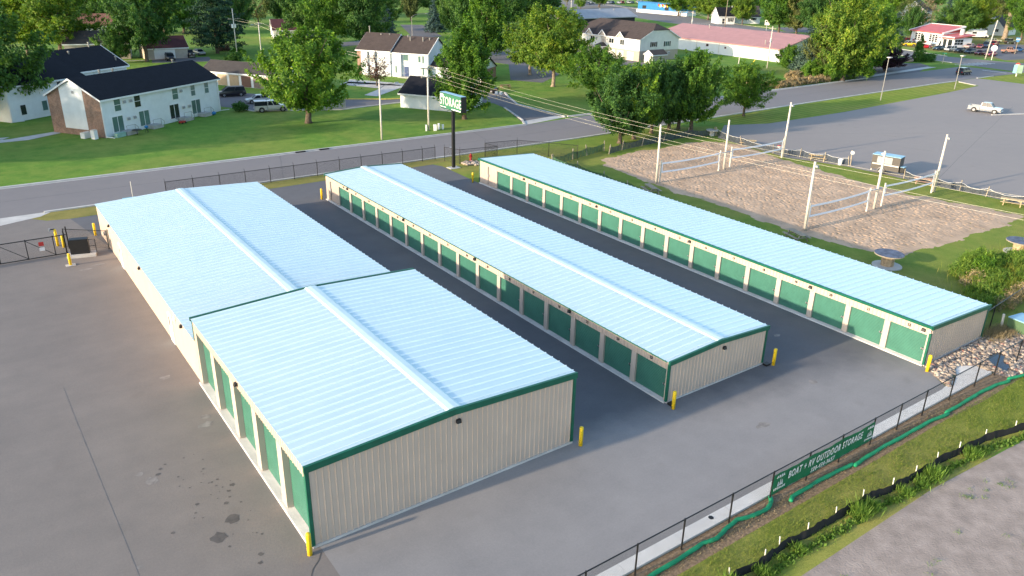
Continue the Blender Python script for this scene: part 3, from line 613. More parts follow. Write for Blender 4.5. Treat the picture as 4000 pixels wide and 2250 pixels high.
# ---------------------------------------------------------------- bollards
def boll(loc, label, pad=False, h=1.23):
    t = thing('bollard', label, 'bollard', (loc[0], loc[1], 0), 0, 'yellow bollards')
    b = MB(); b.loft([[(rr * math.cos(k * .3927), rr * math.sin(k * .3927), z) for k in range(16)] for rr, z in ((.115, 0), (.115, h - .06), (.095, h - .02), (.05, h))], M['yellow']); b.build('sleeve', t, True)
    if pad: b = MB(); b.box(-.38, -.24, 0, .38, .24, .05, M['concl']); b.build('footing', t)
boll((-23.18, -.46), 'yellow bollard at the front corner of the tall storage building, nearest of all')
boll((-7.35, -.62), 'yellow bollard by the right front corner of the tall storage building')
boll((-.12, -.75), 'yellow bollard by door 23 of the middle storage building')
boll((9.75, -.55), 'orange-yellow bollard at the right front corner of the middle storage building', h=1.25)
boll((17.8, -6.9), 'yellow bollard beside door 22 next to the river rocks')
boll((-.5, 52.3), 'yellow bollard at the far meter corner of the middle storage building')
boll((17.7, 49.6), 'yellow bollard at the far corner of the single-slope storage building')
boll((-23.4, 52.1), 'yellow bollard at the far left corner of the largest storage building')
boll((-26.75, 50.7), 'tall yellow bollard behind the gate with a keypad arm', h=1.6)
boll((-26.35, 50.0), 'short yellow bollard in front of the keypad bollard', h=1.15)
boll((-26.55, 44.7), 'yellow bollard on a small concrete footing in front of the black gate box', True, 1.1)

# ---------------------------------------------------------------- chain link fences and gate
def chainlink(b, p0, p1, z0, z1, m, pitch=.075, r=.0035):
    p0 = Vector((*p0, 0)); p1 = Vector((*p1, 0)); L = (p1 - p0).length; d = (p1 - p0) / L; H = z1 - z0; n = d.cross(Vector((0, 0, 1))) * r; s = -H
    while s < L:
        for sg in (1, -1):
            a, c = s, s + H; za, zc = (z0, z1) if sg > 0 else (z1, z0)
            lo = max(0, -a); hi = max(0, c - L)
            if H - lo - hi > .05:
                ta, tc = lo / H, 1 - hi / H
                A = p0 + d * (a + lo) + Vector((0, 0, za + (zc - za) * ta)); C = p0 + d * (c - hi) + Vector((0, 0, za + (zc - za) * tc)); u = Vector((0, 0, r * 1.2))
                b.add([A - u, A + u, C + u, C - u], [(0, 1, 2, 3)], m)
        s += pitch
def fence(name, label, pts, h, m, posts=None, rail_bottom=False, arm=None, pr=.042, group=None, pitch=.075):
    t = thing(name, label, 'fence', (0, 0, 0), 0, group); r = MB(); k = MB()
    for p, q in zip(pts, pts[1:]):
        r.cyl((*p, h), (*q, h), .032, .032, 6, m)
        if rail_bottom: r.cyl((*p, .08), (*q, .08), .018, .018, 6, m)
        chainlink(k, p, q, .05, h, m, pitch)
    r.build('top_rail', t); k.build('chain_link', t, fix=False)
    for p in posts or pts:
        b = MB(); b.cyl((*p, 0), (*p, h + .05), pr, pr, 8, m)
        if arm: b.bar((*p, h + .03), (p[0] + arm[0], p[1] + arm[1], h + .33), .03, m)
        b.build('post', t)
    return t
fp = [(x, -9.72) for x in (-23.8, -20.8, -17.8, -14.8, -11.85, -8.9, -5.6, -2.5, .5, 3.4, 6.45, 9.2, 12.0, 15.2, 18.4, 21.1, 24.2, 27.4, 30.6)]
fence('chain_link_fence', 'long black chain link fence in front of the yard, carrying the green banner', fp, 1.75, M['black'], group='black fences of the storage yard')
fp = [(-14.6 + 2.93 * i, 61.95 - .01 * i) for i in range(12)] + [(19.6, 61.9)]
fence('chain_link_fence', 'black chain link fence with barb arms along the street behind the storage roofs', fp, 1.7, M['black'], arm=(0, .22), group='black fences of the storage yard')
fence('chain_link_fence', 'black fence stepping round the red hydrant behind the sign pole', [(20.3, 60.6), (21.2, 58.2), (26.6, 57.4), (26.3, 59.9), (31.2, 59.2), (34.0, 55.6), (36.4, 52.3)], 1.9, M['black'], group='black fences of the storage yard', arm=(.1, .15))
fence('chain_link_fence', 'dark chain link fence by the back corner of the single-slope storage building', [(26.6, -6.1), (28.6, -5.9), (36, -5.2)], 1.8, M['black'], group='black fences of the storage yard')
fence('chain_link_fence', 'short black fence between the gate box and the storage wall', [(-26.2, 49.9), (-23.05, 47.33)], 1.75, M['black'], group='black fences of the storage yard')
def gate():
    t = thing('sliding_gate', 'black sliding gate with diagonal braces at the left entrance', 'gate', (0, 0, 0)); b = MB(); y = 47.85; x0, x1 = -43.0, -26.2
    b.bar((x0, y, .12), (x1, y, .12), .07, M['black']); b.bar((x0, y, 1.82), (x1, y, 1.82), .07, M['black'])
    x = x1 - 1.05
    while x > x0: b.bar((x, y, .1), (x, y, 1.9), .07, M['black']); b.bar((x, y, .15), (x - 2.1, y, 1.78), .045, M['black']); x -= 2.1
    b.build('frame', t); k = MB(); chainlink(k, (x0, y + .03), (x1, y + .03), .14, 1.8, M['black'], .12, .0025); k.build('mesh_panel', t, fix=False)
    for x, y_, nm in ((-26.35, 48.2, 'post'), (-26.0, 49.4, 'post')): b = MB(); b.bar((x, y_, 0), (x, y_, 2.1), .1, M['black']); b.build(nm, t)
    for z0, z1, m in ((1.15, 1.5, M['red']), (.7, 1.0, M['white'])):
        s = MB(); s.box(-28.4, y - .06, z0, -28.0, y - .04, z1, m); s.build('sign_plate', t)
    o = thing('gate_operator', 'black gate motor box on a white concrete slab', 'gate motor', (0, 0, 0))
    b = MB(); b.hexa([(-26.2, 46.75, .25), (-24.75, 46.35, .25), (-24.6, 46.95, .25), (-26.05, 47.35, .25), (-26.2, 46.75, 1.55), (-24.75, 46.35, 1.55), (-24.6, 46.95, 1.55), (-26.05, 47.35, 1.55)], M['black']); b.build('housing', o)
    b = MB(); b.hexa([(-26.25, 46.7, 1.553), (-24.7, 46.3, 1.553), (-24.55, 47.0, 1.553), (-26.0, 47.4, 1.553), (-26.2, 46.75, 1.6), (-24.75, 46.35, 1.6), (-24.6, 46.95, 1.6), (-26.05, 47.35, 1.6)], M['black']); b.build('lid', o)
    b = MB(); b.prism([(-26.6, 46.45), (-24.35, 45.95), (-24.1, 46.95), (-26.35, 47.5)], 0, .24, M['concl']); b.build('slab', o)
    b = MB()
    for z in (.9, 1.5): b.bar((-24.7, 46.4, z), (-24.2, 46.3, z), .04, M['black'])
    b.bar((-24.2, 46.3, .24), (-24.2, 46.3, 1.52), .05, M['black']); b.build('guard_rail', o)
    k = thing('keypad_arm', 'small dark keypad arm on top of the tall yellow bollard', 'keypad', (-26.9, 50.7, 1.6)); b = MB(); b.bar((-.25, 0, .02), (.15, 0, .02), .08, M['black']); b.box(-.35, -.1, -.15, -.2, .1, .1, M['grey']); b.build('arm', k)
gate()
# ---------------------------------------------------------------- banner on the front fence
def banner():
    t = thing('banner', 'green vinyl banner reading BOAT + RV OUTDOOR STORAGE on the front fence', 'banner', (2.0, -9.775, 0)); b = MB(); nx, nzz = 60, 8; vs = []
    for j in range(nzz + 1):
        for i in range(nx + 1):
            u = i / nx; v = j / nzz; sag = .06 * math.sin(u * math.pi * 3) ** 2 * v
            vs.append((-4.55 + 8.95 * u, -.012 * math.sin(u * 23 + v * 2) - .012 * math.sin(u * 61 - v * 5), .38 + 1.2 * v - sag))
    b.add(vs, [(j * (nx + 1) + i, j * (nx + 1) + i + 1, (j + 1) * (nx + 1) + i + 1, (j + 1) * (nx + 1) + i) for j in range(nzz) for i in range(nx)], M['banner']); b.build('vinyl_sheet', t, True, fix=False)
    rot = (R(90), 0, 0)
    textpart('lettering', 'BOAT + RV OUTDOOR STORAGE', .60, M['white'], t, (-.1, -.045, 1.14), rot, bold=.010, shear=.18, space=1.2, sx=.625)
    textpart('lettering', '320-434-9657', .38, M['white'], t, (-.35, -.045, .63), rot, bold=.006, shear=.18, space=1.25, sx=.78)
    for x in (-4.0, 3.95):
        textpart('lettering', 'AREA', .20, M['white'], t, (x, -.045, 1.38), rot, bold=.01, space=1.4); textpart('lettering', 'STORAGE', .16, M['white'], t, (x, -.045, .66), rot, bold=.008, space=1.4)
        b = MB()
        for dx, hh in ((-.14, .30), (.02, .42), (.16, .34)):
            for q in range(3):
                zc = .80 + hh * q * .27; ww = .10 - q * .024; b.add([(x + dx - ww, -.042, zc), (x + dx + ww, -.042, zc), (x + dx, -.042, zc + hh * .45)], [(0, 1, 2)], M['white'])
        b.build('pine_emblem', t, fix=False)
banner()
# ---------------------------------------------------------------- storage pole sign
def pole_sign():
    t = thing('pole_sign', 'green and white STORAGE box sign on a tall black pole', 'sign', (19.45, 56.9, 0))
    b = MB(); b.box(-.17, -.17, .05, .17, .17, 7.45, M['black']); b.build('pole', t)
    b = MB(); b.box(-.75, -.55, 0, .75, .55, .06, M['concl']); b.build('footing', t)
    b = MB(); b.box(-.38, -2.55, 7.42, .38, 2.58, 9.36, M['black']); b.build('cabinet', t)
    M['signgreen'] = mat('sign_face_green', (.035, .15, .085), .45, .06, 1); b = MB(); b.box(-.40, -2.5, 7.47, -.383, 2.53, 9.31, M['signgreen']); b.build('face', t)
    b = MB(); b.box(-.37, -2.52, 9.363, .37, 2.55, 9.39, M['bluesteel']); b.build('top_cover', t)
    rot = (R(90), 0, R(-90)); textpart('lettering', 'STORAGE', 1.5, M['offw'], t, (-.41, 0, 8.36), rot, bold=.012, sx=.76, space=1.04)
    textpart('lettering', 'AREA', .34, M['white'], t, (-.41, 2.05, 9.08), rot, bold=.02)
    b = MB()
    for y0, y1, z0, z1 in ((1.05, 2.45, 7.58, 7.66), (-2.45, -.3, 7.52, 7.64)): b.box(-.415, y0, z0, -.402, y1, z1, M['white'])
    b.build('lettering', t)
pole_sign()
# ================================================================ sand courts
def court_pole(x, y, h, lean, label, lamp=False):
    t = thing('court_pole', label, 'light pole', (x, y, 0), 0, 'whitewashed court poles'); b = MB()
    b.cyl((0, 0, -.05), (lean[0], lean[1], h), .16, .115, 10, M['pole']); b.build('shaft', t, True)
    if lamp: b = MB(); b.hexa([(lean[0] - .1, lean[1] - .45, h - .55), (lean[0] + .2, lean[1] - .45, h - .6), (lean[0] + .2, lean[1] - .1, h - .5), (lean[0] - .1, lean[1] - .1, h - .5), (lean[0] - .1, lean[1] - .4, h - .35), (lean[0] + .15, lean[1] - .4, h - .35), (lean[0] + .15, lean[1] - .1, h - .3), (lean[0] - .1, lean[1] - .1, h - .3)], M['grey']); b.build('flood_light', t)
court_pole(36.7, 37.5, 7.2, (-.05, .1), 'white court pole at the left end of the far volleyball net')
court_pole(36.7, 16.25, 7.15, (-.05, .1), 'white court pole by the picnic table at the near left of the sand', True)
court_pole(49.5, 37.85, 6.5, (0, .1), 'white court pole between the two far nets')
court_pole(49.9, 16.65, 6.6, (.05, .1), 'white court pole between the two near nets')
court_pole(62.7, 38.5, 7.6, (.1, 0), 'white court pole by the striped barrel at the far right of the sand', True)
court_pole(63.15, 16.9, 7.0, (.1, 0), 'white court pole at the near right of the sand by the parking lot', True)
def net(x0, x1, y, label, z0=1.30, z1=2.38):
    t = thing('volleyball_net', label, 'net', ((x0 + x1) / 2, y, 0), 0, 'volleyball nets'); L = (x1 - x0) / 2
    for x in (-L - .25, L + .25): b = MB(); b.cyl((x, 0, 0), (x, 0, 2.75), .105, .095, 8, M['pole']); b.build('post', t)
    b = MB(); n = 10
    for k in range(n):
        xa, xb = -L + 2 * L * k / n, -L + 2 * L * (k + 1) / n; s = lambda x: -.12 * (1 - (x / L) ** 2)
        for z in (z0, z1): b.hexa([(xa, -.012, z + s(xa) - .10), (xb, -.012, z + s(xb) - .10), (xb, .012, z + s(xb) - .10), (xa, .012, z + s(xa) - .10), (xa, -.012, z + s(xa) + .10), (xb, -.012, z + s(xb) + .10), (xb, .012, z + s(xb) + .10), (xa, .012, z + s(xa) + .10)], M['net'])
    for x in (-L, L): b.box(x - .07, -.014, z0 - .1, x + .07, .014, z1 + .1, M['net'])
    b.build('border_tape', t); c = MB(); cell = .14; k = -L
    while k < L: sg = -.12 * (1 - (k / L) ** 2); c.box(k, -.002, z0 + sg, k + .012, .002, z1 + sg, M['netm']); k += cell
    for j in range(1, 7):
        z = z0 + (z1 - z0) * j / 7
        for q in range(n):
            xa, xb = -L + 2 * L * q / n, -L + 2 * L * (q + 1) / n; s = lambda x: -.12 * (1 - (x / L) ** 2); c.add([(xa, 0, z + s(xa)), (xb, 0, z + s(xb)), (xb, 0, z + s(xb) + .014), (xa, 0, z + s(xa) + .014)], [(0, 1, 2, 3)], M['netm'])
    c.build('netting', t, fix=False); g = MB()
    for x in (-L, L):
        e = math.copysign(L + .25, x)
        for z in (z0, z1): g.cyl((x, 0, z), (e, 0, z + .1), .01, .01, 4, M['net'])
    g.build('tie_rope', t)
net(37.6, 48.0, 16.55, 'volleyball net on the near court, left of the middle pole'); net(51.9, 62.2, 16.85, 'volleyball net on the near court, right of the middle pole toward the parking lot')
net(37.6, 47.9, 37.6, 'volleyball net on the far court, left of the middle pole'); net(51.3, 61.8, 38.2, 'volleyball net on the far court, right of the middle pole near the barrel')
for x, y, hh in ((49.4, 16.7, 'near'), (49.0, 37.7, 'far')):
    t = thing('judge_board', 'grey plank between the posts of the %s middle pole' % hh, 'plank', (x, y, 2.35)); b = MB(); b.box(-1.2, -.14, 0, 1.4, .14, .05, M['grey']); b.build('plank', t)
def picnic_proto():
    t = thing('picnic_table', '', 'picnic table', (0, 0, 0), 0, 'wooden picnic tables')
    b = MB()
    for i in range(5): b.box(-1.2, -.37 + i * .15, .71, 1.2, -.24 + i * .15, .75, M['woodg'])
    b.build('table_top', t)
    for s in (-1, 1): b = MB(); b.box(-1.2, s * .72 - .13, .42, 1.2, s * .72 - .005, .46, M['woodg']); b.box(-1.2, s * .72 + .01, .42, 1.2, s * .72 + .13, .46, M['woodg']); b.build('bench', t)
    for x in (-.85, .85):
        b = MB()
        for s in (-1, 1): b.bar((x, s * .25, .71), (x, s * .68, 0), .09, M['woodg'])
        b.bar((x, -.85, .40), (x, .85, .40), .09, M['woodg']); b.bar((x, 0, .42), (x * .3, 0, .70), .07, M['woodg']); b.build('leg_frame', t)
    return t
pt = picnic_proto()
def picnic(x, y, rz, label, m=None, first=[True]):
    if first[0]: o = pt; first[0] = False
    else: o = copy_tree(pt)
    o.location = (x, y, 0); o.rotation_euler.z = rz; o['label'] = label
    if m:
        for c in o.children: c.material_slots[0].link = 'OBJECT'; c.material_slots[0].material = m
picnic(33.3, 35.0, R(70), 'grey picnic table behind the single-slope roof at the far left of the sand')
picnic(33.6, 15.0, R(72), 'weathered picnic table behind the single-slope roof near the near-left court pole')
picnic(65.3, 34.6, R(-62), 'pale pine picnic table on the grass beside the white bucket', M['woodb'])
picnic(65.8, 19.6, R(-66), 'pinkish picnic table behind the right end of the near net', mat('pinkish_timber', (.50, .30, .20), .8, .2, 3))
picnic(65.5, 9.0, R(-68), 'pine picnic table at the right edge of the photo below the dark netting', M['woodb'])
picnic(64.6, 46.2, R(-55), 'pale picnic table behind the far right net, close to the parking lot corner', M['woodb'])
picnic(64.0, 109.1, R(-15), 'brown picnic table alone on the lawn near the apartment driveway', mat('brown_timber', (.26, .16, .10), .85, .2, 3))
def reel(x, y, label):
    t = thing('cable_reel_table', label, 'reel table', (x, y, 0), 0, 'cable reel tables'); b = MB(); b.cyl((0, 0, 1.13), (0, 0, 1.22), 1.28, 1.28, 32, M['woodg']); M['reeltop'] = mat('blue_grey_boards', (.10, .12, .17), .75, .45, 2.2)
    b.cyl((0, 0, 1.222), (0, 0, 1.235), 1.26, 1.26, 32, M['reeltop']); b.build('top', t); b = MB(); b.cyl((0, 0, .08), (0, 0, 1.13), .56, .56, 20, mat('reel_drum_staves', (.48, .33, .20), .8, .35, 4)); b.build('drum', t)
    b = MB(); b.cyl((0, 0, 0), (0, 0, .08), 1.28, 1.28, 32, M['concl']); b.build('base', t)
reel(34.35, 5.85, 'wooden cable reel table with bluish top beside the near corner of the sand'); reel(48.7, .9, 'wooden cable reel table behind the wild shrubs at the right edge')
t = thing('mushroom_table', 'round concrete table under the row of maples at the far end of the courts', 'concrete table', (65, 53.6, 0)); b = MB(); b.cyl((0, 0, 0), (0, 0, .8), .42, .38, 14, M['concl']); b.build('base', t); b = MB(); b.cyl((0, 0, .8), (0, 0, .92), .95, .95, 22, M['conc']); b.build('top', t)
t = thing('trash_barrel', 'red and white striped barrel behind the far right net', 'barrel', (64.4, 40.5, 0))
b = MB(); b.loft([[(r_ * math.cos(k * .4488), r_ * math.sin(k * .4488), z) for k in range(14)] for r_, z in ((.27, 0), (.31, .3), (.31, .75), (.27, 1.0))], M['offw']); b.build('drum', t, True); b = MB(); b.cyl((0, 0, .55), (0, 0, .63), .318, .318, 14, M['red'], False); b.cyl((0, 0, .97), (0, 0, 1.05), .29, .29, 14, M['red']); b.build('red_band', t)
t = thing('bucket', 'white plastic bucket on the grass next to a leaning post', 'bucket', (65.6, 31.3, 0)); b = MB(); b.cyl((0, 0, 0), (0, 0, .75), .24, .32, 14, M['white'], False); b.cyl((0, 0, .02), (0, 0, .03), .24, .24, 14, M['white']); b.cyl((0, 0, .70), (0, 0, .77), .345, .345, 14, M['white'], False); b.build('pail', t)
def trailer():
    t = thing('concession_trailer', 'small dark concession trailer with a blue-white roof parked by the sand courts', 'trailer', (66.9, 25.4, 0), R(-77)); s = M['steel']
    b = MB(); b.box(-1.75, -.85, .5, 1.75, .85, 2.35, s); b.build('body', t); b = MB(); b.box(-1.8, -.9, 2.352, 1.8, .9, 2.42, M['bluesteel']); b.build('roof', t)
    b = MB(); b.box(-.9, -.25, 2.42, -.4, .25, 2.52, M['white']); b.build('roof_vent', t)
    b = MB(); b.box(-1.1, -.875, 1.35, .8, -.852, 2.2, M['grey']); b.build('serving_hatch', t); b = MB(); b.box(-1.6, -.99, 1.16, 1.7, -.853, 1.3, M['offw']); b.build('counter', t)
    b = MB(); b.cyl((-.4, -1.0, .34), (-.4, -.8, .34), .34, .34, 16, M['tyre']); wq = b.build('wheel', t); b = MB(); b.cyl((-.4, -1.02, .34), (-.4, -1.0, .34), .2, .2, 14, M['white']); b.build('rim', wq)
    b = MB(); b.cyl((-.4, .8, .34), (-.4, 1.0, .34), .34, .34, 16, M['tyre']); b.build('wheel', t)
    b = MB(); b.tube([(-.85, -.93, .4), (-.7, -.93, .68), (-.4, -.93, .78), (-.1, -.93, .68), (.05, -.93, .4)], .05, 6, M['rim']); b.build('mudguard', t)
    b = MB(); b.bar((1.75, -.5, .45), (2.9, 0, .45), .09, M['black']); b.bar((1.75, .5, .45), (2.9, 0, .45), .09, M['black']); b.build('drawbar', t)
    b = MB(); b.box(1.8, -.55, .5, 2.3, .3, 1.15, M['black']); b.box(1.78, -.57, 1.152, 2.32, .32, 1.2, M['bluesteel']); b.build('generator_box', t); b = MB(); b.box(-1.8, -.5, .2, -1.7, -.4, .5, M['offw']); b.build('jack_stand', t)
trailer()
def netfence(name, label, pts, h, m, lean=.25, group=None, topm=None, sag=.25):
    """loose plastic netting strung between wooden stakes"""
    t = thing(name, label, 'net fence', (0, 0, 0), 0, group); rr = random.Random(len(pts) + int(pts[0][0])); k = MB(); tp = MB()
    for p in pts: b = MB(); lx, ly = rr.uniform(-lean, lean), rr.uniform(-lean, lean); b.bar((*p, 0), (p[0] + lx, p[1] + ly, h + .35), .09, M['woodg']); b.build('stake', t)
    for p, q in zip(pts, pts[1:]):
        L = math.hypot(q[0] - p[0], q[1] - p[1]); n = max(4, int(L / .28)); rows = 6; P = lambda i, j: (p[0] + (q[0] - p[0]) * i / n + .05 * math.sin(i * 1.7 + j), p[1] + (q[1] - p[1]) * i / n + .05 * math.cos(i * 2.1), .03 + (h - sag * math.sin(math.pi * i / n)) * j / rows)
        for j in range(rows + 1):
            for i in range(n):
                a, c = Vector(P(i, j)), Vector(P(i + 1, j)); wd = Vector((0, 0, .10 if j < rows else .035)); (tp if j == rows and (not topm or (i * 7 + int(p[0])) % 5 < 3) else k).add([a, c, c + wd, a + wd], [(0, 1, 2, 3)], topm or m if j == rows else m)
        for i in range(n):
            for j in range(rows):
                a, c = Vector(P(i, j)), Vector(P(i, j + 1)); d = Vector((q[0] - p[0], q[1] - p[1], 0)).normalized() * .10; k.add([a, a + d, c + d, c], [(0, 1, 2, 3)], m)
    k.build('netting', t, fix=False); tp.build('top_edge', t, fix=False); return t
M['gnet'] = mat('green_snow_fence_plastic', (.03, .10, .055), .6, .35, 1.5); M['dnet'] = mat('dark_debris_netting', (.05, .06, .07), .7, .3, 2)
netfence('snow_fence', 'sagging green plastic fence on the lawn behind the far end of the single-slope roof', [(31.4, 51.3), (35.6, 52.3), (39, 53.3), (42.9, 54.1)], 1.15, M['gnet'], group='plastic snow fences around the courts')
netfence('snow_fence', 'dark green plastic fence running down beside the back of the single-slope storage roof', [(31.3, 51.2), (31.6, 46.6), (31.2, 41), (31.0, 36.4), (30.6, 31)], 1.1, M['gnet'], group='plastic snow fences around the courts')
netfence('snow_fence', 'dark plastic fence below the row of maples at the far end of the sand', [(42.2, 52.3), (45.5, 53.2), (50, 53.8), (55, 54.3), (61, 54.9), (65.6, 53.4)], 1.05, M['dnet'], group='plastic snow fences around the courts')
netfence('snow_fence', 'dark netting with a white top edge between the barrel and the leaning post', [(65.6, 53.2), (63.6, 46.5), (63.2, 40.5), (64.6, 37), (65.4, 33.6), (66.3, 30.4)], 1.0, M['dnet'], group='plastic snow fences around the courts', topm=M['white'])
netfence('snow_fence', 'torn dark white-edged netting from the trailer to the right edge of the photo', [(66.1, 22.4), (67, 19.2), (66.8, 15.6), (66.6, 12.4), (67.4, 8.2), (68.4, 3.0), (69, -1)], .95, M['dnet'], group='plastic snow fences around the courts', topm=M['white'], sag=.4)
t = thing('leaning_post', 'leaning timber post with a white round sign next to the bucket', 'post', (66.4, 30.2, 0)); b = MB(); b.bar((0, 0, 0), (.1, .2, 2.1), .12, M['woodg']); b.build('shaft', t); b = MB(); b.cyl((.05, .1, 1.75), (-.02, -.04, 1.75), .26, .26, 16, M['white']); b.build('sign_disc', t)
# ---------------------------------------------------------------- front verge: filter sock, silt fence, rocks
def sock(label, pts, r=.118):
    t = thing('filter_sock', label, 'filter sock', (0, 0, 0), 0, 'green filter socks'); P = []
    for p, q in zip(pts, pts[1:]):
        for k in range(8): u = k / 8; P.append((p[0] + (q[0] - p[0]) * u, p[1] + (q[1] - p[1]) * u + .012 * math.sin(len(P) * .8)))
    P.append(pts[-1]); b = MB(); rr = [r * (.92 + .05 * math.sin(i * 1.9) + .05 * math.sin(i * .7)) for i in range(len(P))]; rr[0] = rr[-1] = r * .45
    b.tube([(x, y, r * .8) for x, y in P], rr, 10, M['hose']); b.build('tube', t, True)
sock('long green filter sock curling under the left end of the banner', [(-16, -10.4), (-13, -10.35), (-11.4, -10.2), (-9.2, -10.15), (-7.9, -10.05), (-7.0, -10.2), (-6.2, -10.0), (-5.2, -9.85), (-4.2, -10.1), (-3.2, -10.15), (-2.6, -9.9), (-2.3, -9.6)])
sock('straight green filter sock lying below the banner lettering', [(-1.75, -10.45), (-1.4, -10.25), (.6, -10.2), (2.4, -10.25), (3.9, -10.35)])
sock('green filter sock from the right end of the banner toward the river rocks', [(3.7, -10.5), (4.6, -10.4), (6.5, -10.35), (9, -10.4), (11.5, -10.4), (13.5, -10.6)])
sock('green filter sock along the fence corner by the concrete spillway', [(13.3, -10.45), (15.4, -10.45), (17.5, -10.4), (19.6, -10.5), (21, -10.75)]); sock('bright green filter sock end at the pond by the right edge', [(21.1, -10.55), (22.6, -10.9), (24.4, -11.3), (26.5, -11.7)])
sil = [(-13, -12.1), (-8.6, -12.4), (-6.4, -12.55), (-5.06, -12.37), (-3.17, -12.53), (-.98, -12.58), (1.36, -12.55), (3.51, -12.87), (5.59, -12.96), (7.83, -12.95), (9.83, -13.13), (12.4, -13.33), (14.89, -13.87), (18, -14.4), (22, -15)]
t = thing('silt_fence', 'low black fabric silt fence between the grass verge and the bare dirt lot', 'silt fence'); b = MB(); rr = random.Random(5); hs = []
for p, q in zip(sil, sil[1:]):
    for k in range(8): hs.append((p[0] + (q[0] - p[0]) * k / 8, p[1] + (q[1] - p[1]) * k / 8 + rr.uniform(-.03, .03), .48 + .06 * math.sin(k * .8) + rr.uniform(-.08, .05)))
for p, q in zip(hs, hs[1:]): b.quad((p[0], p[1], 0), (q[0], q[1], 0), (q[0], q[1] + .07, q[2]), (p[0], p[1] + .07, p[2]), M['blackf'])
b.build('fabric', t, True, fix=False)
for i, p in enumerate(sil[:-2]): b = MB(); b.bar((p[0], p[1] + .1, 0), (p[0] + rr.uniform(-.08, .08), p[1] + .15, .74), .042, M['offw']); b.build('stake', t)
rr = random.Random(11)
def rocks(name, P, n, r0, r1, label=None, cat=None, avoid=None, **kw):
    b = bmesh.new(); bmesh.ops.create_icosphere(b, subdivisions=1, radius=1); V = [v.co.copy() for v in b.verts]; F = [tuple(v.index for v in f.verts) for f in b.faces]; b.free(); mb = MB()
    xs = [p[0] for p in P]; ys = [p[1] for p in P]; k = 0
    while k < n:
        x, y = rr.uniform(min(xs), max(xs)), rr.uniform(min(ys), max(ys))
        if not inpoly(x, y, P) or (avoid and any(inpoly(x, y, A) for A in avoid)): continue
        s = rr.uniform(r0, r1); sx, sy, sz = s * rr.uniform(.8, 1.5), s * rr.uniform(.7, 1.1), s * rr.uniform(.5, .85); a = rr.uniform(0, 3.14); ca, sa = math.cos(a), math.sin(a); sd = rr.random() * 50
        mb.add([(x + (v.x * ca * sx - v.y * sa * sy) * (1 + .25 * noise.noise(v * 1.3 + Vector((sd, 0, 0)))), y + v.x * sa * sx + v.y * ca * sy, s * .3 + v.z * sz) for v in V], F, M['rock']); k += 1
    return mb.build(name, smooth=True, fix=False, label=label, cat=cat, **kw)
pond1 = [(22.1, -9.9), (22.5, -8.9), (22.9, -8.35), (24.3, -8.05), (25.0, -8.3), (24.9, -8.6), (24.4, -9.0), (23.8, -9.2), (23.4, -9.8)]; pond2 = [(24.5, -10.4), (24.8, -9.9), (26, -9.8), (27, -10.4), (26.8, -11), (25, -11)]
rocks('riprap_rocks', [(18.3, -6.55), (26.6, -6.55), (30, -6.9), (30, -11), (21.6, -10.5), (21.5, -8.2), (20.2, -7.6), (18.3, -8.4), (16.9, -8.95), (17.6, -7.6)], 1500, .08, .19, 'rounded tan and grey river rocks spread between the storage wall and the pond', 'rocks', [pond1, pond2], kind='stuff')
rocks('riprap_rocks', [(21.6, 58.4), (26.2, 57.6), (26.0, 55.6), (24.2, 55.4), (21.4, 57.2)], 90, .15, .38, 'dark rocks heaped around the red hydrant', 'rocks', kind='stuff')
t = thing('fire_hydrant', 'red fire hydrant standing on dark rocks behind the sign pole', 'fire hydrant', (23.6, 59.3, 0)); b = MB()
b.loft([[(r_ * math.cos(k * .5236), r_ * math.sin(k * .5236), z) for k in range(12)] for r_, z in ((.2, .0), (.2, .06), (.14, .08), (.14, .62), (.18, .64), (.17, .74), (.08, .88), (.03, .92))], M['red']); b.build('barrel', t, True); b = MB(); b.cyl((-.26, 0, .5), (.26, 0, .5), .07, .07, 8, M['red']); b.cyl((0, -.24, .45), (0, 0, .45), .09, .09, 8, M['red']); b.build('outlets', t)
t = thing('transformer_box', 'green transformer cabinet behind the dry grass at the right edge', 'transformer', (30.0, -7.5, 0), R(-8)); b = MB(); b.box(-.75, -.7, .1, .85, .7, 1.0, mat('utility_green', (.08, .15, .075), .5, .1, 1)); b.build('cabinet', t); b = MB(); b.box(-.78, -.73, 1.002, .88, .73, 1.08, M['bluesteel']); b.build('lid', t); b = MB(); b.box(-.85, -.8, 0, .95, .8, .1, M['concl']); b.build('pad', t); b = MB(); b.box(-.2, -.712, .55, .02, -.702, .8, M['white']); b.build('sign_plate', t)
for (x, y, lean, lab) in ((29.6, -6.3, (.1, .1), 'upright white pipe with a rusty mark near the green transformer'), (29.4, -7.0, (.75, .1), 'leaning white pipe against the green transformer')):
    t = thing('marker_pipe', lab, 'pipe', (x, y, 0)); b = MB(); b.cyl((0, 0, 0), (lean[0], lean[1], 1.0), .09, .09, 10, M['offw']); b.build('tube', t)

